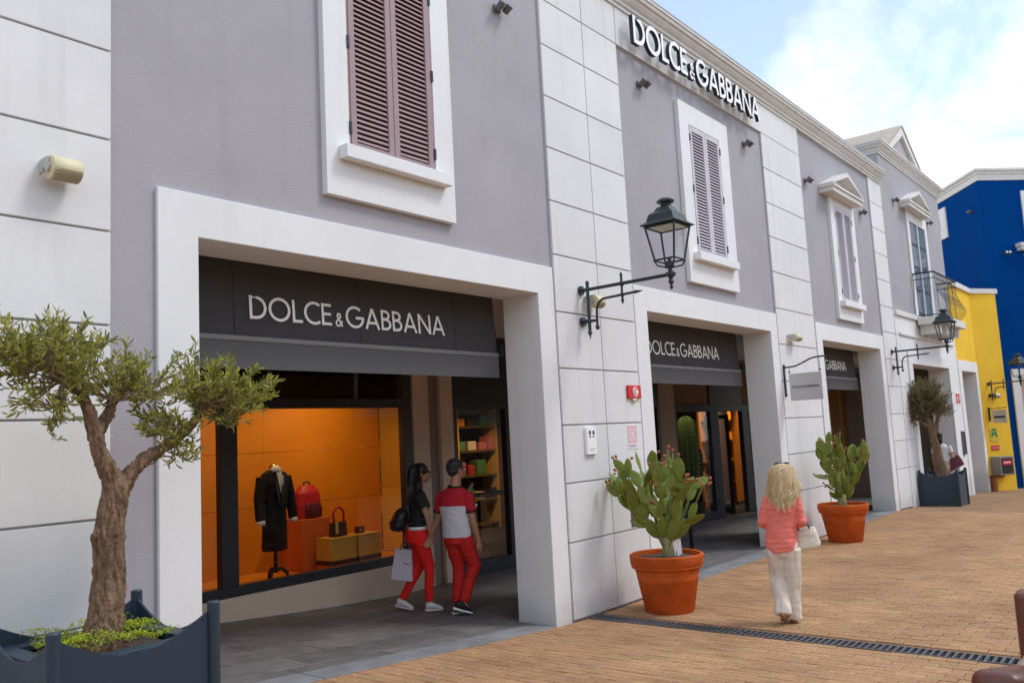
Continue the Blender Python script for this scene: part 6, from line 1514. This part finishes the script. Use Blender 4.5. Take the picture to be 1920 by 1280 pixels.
# ------------------------------------------------------------------ shop window display
bd = Thing('display_backdrop', 'tall orange panelled backdrop behind the shop window', 'backdrop', (6.0, 9.36, 0.3))
xs_, zs_ = [2.6, 4.55, 6.5, 8.46], [0.3, 1.15, 1.83, 2.40]
for a, b in zip(xs_, xs_[1:]):
    for c, e in zip(zs_, zs_[1:]):
        mb = MB(); mb.box(a + .001, b - .001, 9.36, 9.40, c + .0025, e - .0025); Obj('panel', mb, M_ORANGE, bd, bevel=0.002)
o = Thing('side_screen', 'mustard side screen at the right end of the shop window', 'screen', (8.48, 8.9, 0.3))
mb = MB(); mb.box(8.47, 8.51, 8.42, 9.355, 0.36, 1.25); Obj('lower_panel', mb, mat('gold panel', (0.70, 0.42, 0.04), 0.5), o); mb = MB(); mb.box(8.47, 8.51, 8.42, 9.355, 1.255, 2.38); Obj('upper_panel', mb, M_MUST, o)
o = Thing('display_platform', 'orange display platform inside the shop window', 'platform', (5.6, 8.7, 0.0))
mb = MB(); mb.box(2.6, 8.45, 8.14, 9.355, 0.03, 0.355); Obj('deck', mb, M_ORANGE, o)
# tailor's dummy in a long black coat
mn = Thing('tailor_dummy', 'headless dummy in a long black coat with white shirt and bow on a turned stand', 'mannequin', (6.07, 8.55, 0.357))
dx, dy = 6.07, 8.55
def dl(rows): return [((dx + cx_, dy, z), X3((ux, -uy, 0)), X3((0.0, vv, 0))) for z, cx_, ux, uy, vv in rows]
mb = MB(); mb.loft(dl([(.70, -.01, .155, .0, .13), (.95, -.005, .150, .0, .125), (1.15, 0, .142, .0, .115), (1.35, 0, .165, 0, .12), (1.50, 0, .185, 0, .115), (1.58, 0, .165, 0, .09), (1.625, 0, .075, 0, .06)]), 26)
for s_ in (-1, 1): mb.tube([(dx + s_ * .165, dy, 1.545), (dx + s_ * .215, dy - .01, 1.30), (dx + s_ * .225, dy - .05, 1.05)], [.068, .062, .056], 16)
Fuse('coat', mb, mat('black wool', (0.006, 0.006, 0.008), 0.9, 0.2, 12, 0.3, 60), mn, vox=0.010, smooth=3, disp=folds(.006))
mb = MB()
for s_ in (-1, 1): mb.poly([(dx + s_ * .012, dy - .128, 1.20), (dx + s_ * .075, dy - .118, 1.45), (dx + s_ * .065, dy - .075, 1.60), (dx + s_ * .03, dy - .09, 1.58)], (0, -.012, 0))
Obj('lapel', mb, mat('black satin', (0.015, 0.015, 0.018), 0.3), mn)
mb = MB(); mb.poly([(dx - .035, dy - .095, 1.60), (dx + .035, dy - .095, 1.60), (dx, dy - .128, 1.36)], (0, -.008, 0)); Obj('shirt_front', mb, M_LETTER, mn)
mb = MB(); mb.smooth = True; mb.tube([(dx, dy - .07, 1.60), (dx, dy, 1.64)], [.062, .058], 14); Obj('shirt_collar', mb, M_LETTER, mn)
mb = MB(); mb.obox((dx + .012, dy - .135, 1.50), (.020, 0, .008), (0, .006, 0), (.006, 0, .055)); Obj('white_tie', mb, M_LETTER, mn)
mb = MB(); mb.smooth = True
for s_ in (-1, 1): mb.tube([(dx + s_ * .224, dy - .05, 1.055), (dx + s_ * .226, dy - .058, 1.01)], [.050, .046], 14)
Obj('cuff', mb, M_LETTER, mn)
mb = MB(); mb.smooth = True; mb.lathe((dx, dy, 1.63), [(.058, 0), (.06, .03), (.05, .055), (.02, .07), (.005, .075)], 18); Obj('neck_cap', mb, M_GOLD, mn)
mb = MB(); mb.smooth = True; mb.lathe((dx, dy, .45), [(.028, 0), (.018, .05), (.03, .09), (.018, .12), (.028, .16), (.018, .20), (.02, .30)], 14); Obj('turned_post', mb, M_BLACK, mn)
mb = MB()
for k in range(3): a = R(90 + 120 * k); mb.tube([(dx, dy, .48), (dx + .07 * math.cos(a), dy + .07 * math.sin(a), .49), (dx + .125 * math.cos(a), dy + .125 * math.sin(a), .44), (dx + .14 * math.cos(a), dy + .14 * math.sin(a), .362)], [.022, .022, .02, .016], 8)
Obj('tripod_foot', mb, M_BLACK, mn)
# pedestals, boxes and bags
def block(name, label, cat, x0, x1, y0, y1, z0, z1, m):
    o = Thing(name, label, cat, ((x0 + x1) / 2, (y0 + y1) / 2, z0)); mb = MB(); mb.box(x0, x1, y0, y1, z0, z1); Obj('body', mb, m, o, bevel=0.004); return o
o = block('display_pedestal', 'tall red orange pedestal under the red backpack', 'pedestal', 6.62, 7.06, 8.78, 9.16, .357, .98, mat('burnt orange', (0.60, 0.13, 0.02), 0.6))
M_BOX = mat('gold yellow box', (0.62, 0.38, 0.06), 0.6, 0.05, 6); M_BAND = mat('dark brown band', (0.05, 0.015, 0.01), 0.6)
for (x0, x1, l_) in ((6.80, 7.20, 'left yellow display box with a dark lower band'), (7.235, 7.60, 'right yellow display box with a dark lower band, holding the small wallet')):
    o = block('display_box', l_, 'box', x0, x1, 8.44, 8.74, .357, .735, M_BOX)
    mb = MB(); mb.box(x0 - .004, x1 + .004, 8.436, 8.744, .42, .475); Obj('band', mb, M_BAND, o)
    mb = MB(); mb.box(x0 - .002, x1 + .002, 8.438, 8.742, .357, .418); Obj('foot_band', mb, MATS['burnt orange'], o)
    mb = MB(); mb.box(x0 - .003, x1 + .003, 8.437, 8.743, .735, .742); Obj('lid', mb, M_MUST, o)
o = Thing('red_backpack', 'red backpack with dark front pocket on the display pedestal', 'backpack', (6.84, 8.95, .98))
mb = MB(); mb.loft([((6.84, 8.95, .985), X3((.17, 0, 0)), X3((0, .09, 0))), ((6.84, 8.95, 1.15), X3((.19, 0, 0)), X3((0, .10, 0))), ((6.84, 8.95, 1.30), X3((.175, 0, 0)), X3((0, .09, 0))), ((6.84, 8.96, 1.39), X3((.10, 0, 0)), X3((0, .05, 0)))], 26, p=2.8)
Fuse('body', mb, mat('red leather', (0.50, 0.012, 0.02), 0.45, 0.08, 12), o, vox=0.011, smooth=4)
mb = MB(); mb.loft([((6.87, 8.86, .99), X3((.12, 0, 0)), X3((0, .04, 0))), ((6.87, 8.86, 1.10), X3((.13, 0, 0)), X3((0, .045, 0))), ((6.87, 8.865, 1.17), X3((.11, 0, 0)), X3((0, .03, 0)))], 20, p=3); Fuse('pocket', mb, mat('dark red leather', (0.10, 0.01, 0.015), 0.4), o, vox=0.010, smooth=3)
mb = MB(); mb.tube([(6.79, 8.95, 1.38), (6.80, 8.95, 1.43), (6.88, 8.95, 1.43), (6.89, 8.95, 1.38)], .01, 6); Obj('handle', mb, M_BLACK, o)
o = Thing('display_handbag', 'tall handled gold and red handbag standing on the left display box', 'handbag', (7.02, 8.6, .743))
mb = MB(); mb.loft([((7.04, 8.6, .75), X3((.13, 0, 0)), X3((0, .05, 0))), ((7.04, 8.6, .92), X3((.12, 0, 0)), X3((0, .035, 0)))], 20, p=4); Obj('body', mb, M_BAND, o, bevel=0.004)
mb = MB(); mb.box(6.955, 7.0, 8.545, 8.552, .78, .93); Obj('front_flap', mb, M_GOLD, o)
mb = MB(); mb.tube([(6.985, 8.6, .90)] + [(7.05 + .085 * math.cos(a), 8.6, 1.00 + .10 * math.sin(a)) for a in [R(180 - 15 * k) for k in range(13)]] + [(7.135, 8.6, .90)], .016, 8); Obj('handle', mb, MATS['red leather'], o)
o = Thing('wallet', 'small dark red wallet on the right display box', 'wallet', (7.38, 8.6, .743))
mb = MB(); mb.box(7.32, 7.44, 8.56, 8.62, .744, .83); Obj('body', mb, MATS['dark red leather'], o, bevel=0.006); mb = MB(); mb.box(7.37, 7.39, 8.555, 8.5595, .76, .815); Obj('clasp', mb, M_GOLD, o)
# columnar cactus behind the entrance glass
o = Thing('column_cactus', 'tall ribbed column cactus behind the dark entrance glass', 'cactus', (16.23, 8.45, 0.35))
def ribbed(mb, pts, rads):
    rings = []
    for p, r_ in zip(pts, rads): rings.append([(p[0] + r_ * (1 + .22 * math.cos(11 * a)) * math.cos(a), p[1] + r_ * (1 + .22 * math.cos(11 * a)) * math.sin(a), p[2]) for a in [2 * math.pi * k / 66 for k in range(66)]])
    mb.rings(rings)
mb = MB(); mb.smooth = True; ribbed(mb, [(16.28, 8.45, .35), (16.26, 8.45, .7), (16.22, 8.45, 1.2), (16.20, 8.45, 1.7), (16.20, 8.45, 2.0), (16.20, 8.45, 2.1), (16.20, 8.45, 2.13)], [.10, .14, .18, .185, .155, .09, .02]); Obj('column', mb, leafmat('column cactus skin', (0.03, 0.09, 0.035), (0.06, 0.14, 0.05), (0.10, 0.19, 0.07), 5, 0.03), o)
mb = MB(); mb.smooth = True; ribbed(mb, [(16.50, 8.42, .8), (16.58, 8.42, 1.0), (16.58, 8.42, 1.3), (16.58, 8.42, 1.42), (16.58, 8.42, 1.46)], [.07, .085, .09, .06, .01]); mb.tube([(16.28, 8.44, .75), (16.52, 8.42, .86)], .07, 12); Obj('side_arm', mb, MATS['column cactus skin'], o)
mb = MB()
for k in range(11):
    a = 2 * math.pi * k / 11
    for q in range(16):
        z = .55 + q * .098; r_ = (.14 + .045 * min(1, (z - .5) / .8)) * 1.22 * (1 if z < 1.8 else max(.3, 1 - (z - 1.8) * 1.6))
        c = Vector((16.23 + r_ * math.cos(a), 8.45 + r_ * math.sin(a), z))
        for w in (-.5, 0, .5): mb.tube([c, c + Vector((math.cos(a + w), math.sin(a + w), .3)) * .045], [.006, .002], 3)
Obj('spines', mb, mat('pale spines', (0.6, 0.58, 0.45), 0.7), o)
mb = MB(); mb.lathe((16.26, 8.45, -.02), [(.2, 0), (.26, .36), (.24, .37), (.1, .36)], 24); Obj('pot', mb, M_BLACK, o)
# clothes rails, shelves and tables deeper in the shop
o = Thing('brass_table', 'slim brass console table with a dark top inside the second window', 'table', (10.1, 8.9, 0.02))
mb = MB(); mb.box(9.2, 11.0, 8.7, 9.1, .98, 1.02); Obj('top', mb, M_BLACK, o, bevel=0.003)
for x_, y_ in ((9.24, 8.73), (10.96, 8.73), (9.24, 9.07), (10.96, 9.07)):
    mb = MB(); mb.box(x_ - .014, x_ + .014, y_ - .014, y_ + .014, .02, .979); Obj('leg', mb, M_GOLD, o)
o = Thing('brass_stool', 'small round brass stool behind the second window', 'stool', (9.3, 8.45, 0.02))
mb = MB(); mb.lathe((9.3, 8.45, .55), [(.15, 0), (.16, .01), (.16, .03), (.15, .04)], 20); Obj('seat', mb, M_GOLD, o); mb = MB(); mb.tube([(9.3, 8.45, .04), (9.3, 8.45, .55)], .014, 8); Obj('column', mb, M_GOLD, o); mb = MB(); mb.lathe((9.3, 8.45, .02), [(.15, 0), (.15, .012), (.02, .03)], 20); Obj('foot', mb, M_GOLD, o)
o = Thing('display_shoe', 'cream high heeled shoe on the brass console table', 'shoe', (9.75, 8.85, 1.02))
mb = MB(); mb.tube([(9.60, 8.85, 1.055), (9.68, 8.85, 1.06), (9.76, 8.85, 1.09), (9.84, 8.85, 1.15), (9.87, 8.85, 1.18)], [.02, .03, .026, .03, .026], 10, rnd=True); mb.tube([(9.865, 8.85, 1.15), (9.87, 8.85, 1.03)], [.012, .006], 6); Fuse('body', mb, mat('cream leather', (0.7, 0.6, 0.4), 0.4), o, vox=.007, smooth=2)
sh_ = Thing('shelf_unit', 'tall wooden shelving with coloured goods deep inside the shop', 'shelving', (11.0, 12.0, 0.02))
for z in (.1, .6, 1.1, 1.6, 2.1, 2.5): mb = MB(); mb.box(8.9, 14.0, 11.8, 12.2, z, z + .04); Obj('shelf', mb, M_GOLD, sh_)
for x_ in (8.9, 10.2, 11.5, 12.8, 14.0): mb = MB(); mb.box(x_ - .02, x_ + .02, 11.79, 12.21, .02, 2.6); Obj('upright', mb, M_MUST, sh_)
GO = [mat('goods ' + n_, c_, .6) for n_, c_ in (('red', (.4, .03, .03)), ('orange', (.6, .2, .03)), ('cream', (.6, .5, .35)), ('green', (.08, .2, .08)), ('black', (.02, .02, .02)), ('rose', (.5, .15, .15)))]
ORD = 'first second third fourth fifth sixth seventh eighth ninth tenth eleventh twelfth thirteenth fourteenth fifteenth sixteenth seventeenth eighteenth nineteenth twentieth'.split() + ['last'] * 20
SHN = {.64: 'bottom', 1.14: 'second', 1.64: 'third', 2.14: 'top'}
GN = ('red', 'orange', 'cream', 'green', 'black', 'rose')
for z in (.64, 1.14, 1.64, 2.14):
    x_ = 9.0; nth = 0
    while x_ < 13.8:
        w_ = rng.uniform(.16, .34); h_ = rng.uniform(.14, .34); k = rng.randrange(6)
        o = Thing('folded_goods', f'{GN[k]} goods box, {ORD[nth]} from the left on the {SHN[z]} shelf of the wooden shelving', 'goods', (x_, 12, z), group='goods on the shelving deep in the shop')
        mb = MB(); mb.box(x_, x_ + w_, 11.84, 12.1, z + .002, z + h_); Obj('body', mb, GO[k], o, bevel=.01)
        x_ += w_ + rng.uniform(.03, .2); nth += 1
for (x0, x1, m, l_) in ((16.95, 17.3, M_LETTER, 'pale mirror strip seen through the open entrance door'), (17.75, 18.05, M_ORANGE, 'orange timber screen seen through the entrance')):
    o = Thing('interior_screen', l_, 'screen', ((x0 + x1) / 2, 9.0, 0)); mb = MB(); mb.box(x0 + 1.85, x1 + 2.0, 8.95, 9.0, .05, 2.3); Obj('body', mb, m if m != M_LETTER else mat('pale mirror', (0.75, 0.78, 0.85), 0.08, metal=0.8), o); mb = MB(); mb.box(x0 + 1.8, x1 + 2.05, 8.94, 9.01, -.02, .049); Obj('foot', mb, M_BLACK, o)
o = Thing('interior_screen', 'amber lit display wall at the right of the entrance', 'screen', (19.9, 9.4, 0)); mb = MB(); mb.box(18.7, 21.5, 9.4, 9.45, -.02, 2.6); Obj('body', mb, M_ORANGE, o)
for k in range(4): mb = MB(); mb.box(18.75, 21.4, 9.2, 9.395, .5 + .5 * k, .53 + .5 * k); Obj('shelf', mb, M_GOLD, o)

# ------------------------------------------------------------------ lit lamps inside the shop
M_BULB = emit('lit bulb', (1.0, 0.78, 0.50), 14)
def downlight(x, y, power, aim, label, size=75, col=(1.0, 0.66, 0.34)):
    t = Thing('ceiling_spotlight', label, 'spotlight', (x, y, 2.85), group='lit spotlights inside the shop')
    mb = MB(); d = (Vector(aim) - Vector((x, y, 2.85))).normalized(); c = Vector((x, y, 2.85)); mb.tube([c - d * .09, c + d * .02], [.035, .045], 12); mb.tube([c - d * .05, (x, y, 3.299)], .008, 6); Obj('housing', mb, M_BLACK, t)
    mb = MB(); mb.lathe((0, 0, 0), [(.001, .0), (.034, .0)], 12, cap=False)
    rq = d.to_track_quat('Z', 'Y'); mb.v = [tuple(rq @ Vector(v) + c + d * .0215) for v in mb.v]; Obj('bulb', mb, M_BULB, t, fix=False)
    ld = bpy.data.lights.new('spot', 'SPOT'); ld.energy = power; ld.color = col; ld.spot_size = R(size); ld.spot_blend = 0.7; ld.shadow_soft_size = 0.04
    lo = bpy.data.objects.new('lamp_light', ld); COL.objects.link(lo); lo.parent = t; lo.location = d * .03; lo.rotation_euler = d.to_track_quat('-Z', 'Y').to_euler()
for x_, p_, l_ in ((4.4, 22, 'lit spotlight left over the window display'), (5.9, 24, 'lit spotlight over the dummy in the coat'), (7.2, 40, 'lit spotlight right over the display boxes')):
    downlight(x_, 8.30, p_, (x_ + .1, 9.3, 1.2), l_, 130)
for x_, y_, p_, l_ in ((8.67, 11.0, 25, 'leftmost of three small lit spotlights seen above the orange backdrop'), (9.21, 11.05, 25, 'middle of three small lit spotlights seen above the orange backdrop'), (9.73, 10.95, 25, 'rightmost of three small lit spotlights seen above the orange backdrop'), (9.6, 9.6, 150, 'lit spotlight over the brass console table'), (12.9, 10.4, 80, 'lit spotlight facing the shelving'), (15.7, 8.2, 22, 'lit spotlight above the column cactus'), (18.2, 8.5, 60, 'lit spotlight inside the entrance'), (20.3, 8.6, 70, 'lit spotlight on the amber display wall')):
    downlight(x_, y_, p_, (x_ + .3, y_ + (.9 if y_ > 9 else .8), .9), l_, 100)

# ------------------------------------------------------------------ bench at the near right corner
bx, by = 3.15, 0.70
W_ = mat('red brown varnished wood', (0.12, 0.034, 0.020), 0.35, 0.25, 8, 0.1, 30)
o = Thing('wooden_bench', 'red brown wooden bench at the near right corner', 'bench', (3.6, .2, zg(3.6)))
for y_ in (by, by - 1.5):
    mb = MB(); mb.smooth = True; mb.hexa([(3.17, y_ - .16, .86), (3.80, y_ - .16, .76), (3.80, y_, .76), (3.17, y_, .86), (3.17, y_ - .16, 1.025), (3.80, y_ - .16, .895), (3.80, y_, .895), (3.17, y_, 1.025)]); q_ = Obj('armrest', mb, W_, o, bevel=.045); q_.modifiers['bevel'].segments = 5
    mb = MB(); mb.box(3.25, 3.33, y_ - .12, y_ - .04, zg(3.25), .85); Obj('front_leg', mb, W_, o, bevel=.008)
    mb = MB(); mb.box(3.81, 4.14, y_ - .10, y_ - .02, zg(4.0), .88); Obj('side_panel', mb, mat('pale worn wood', (0.28, 0.19, 0.13), 0.6, 0.2, 8), o, bevel=.02)
    mb = MB(); mb.hexa([(4.13, y_ - .09, zg(4.1)), (4.24, y_ - .09, zg(4.1)), (4.24, y_ + .01, zg(4.1)), (4.13, y_ + .01, zg(4.1)), (4.15, y_ - .09, 1.10), (4.27, y_ - .09, 1.10), (4.27, y_ + .01, 1.10), (4.15, y_ + .01, 1.10)]); Obj('back_post', mb, W_, o, bevel=.02)
for k in range(5): mb = MB(); mb.box(bx + .10 + .13 * k, bx + .21 + .13 * k, by - 1.5, by - .07, .69, .72); Obj('seat_slat', mb, W_, o, bevel=.005)
for k in range(4):
    z = .80 + .085 * k; x_ = 4.18; mb = MB(); mb.box(x_, x_ + .025, by - 1.43, by - .07, z, z + .07); Obj('back_slat', mb, W_, o, bevel=.005)
mb = MB(); mb.box(bx + .13, bx + .75, by - 1.5, by - 1.45, .62, .689); mb.box(bx + .13, bx + .75, by - .12, by - .071, .62, .689); Obj('seat_rail', mb, W_, o)
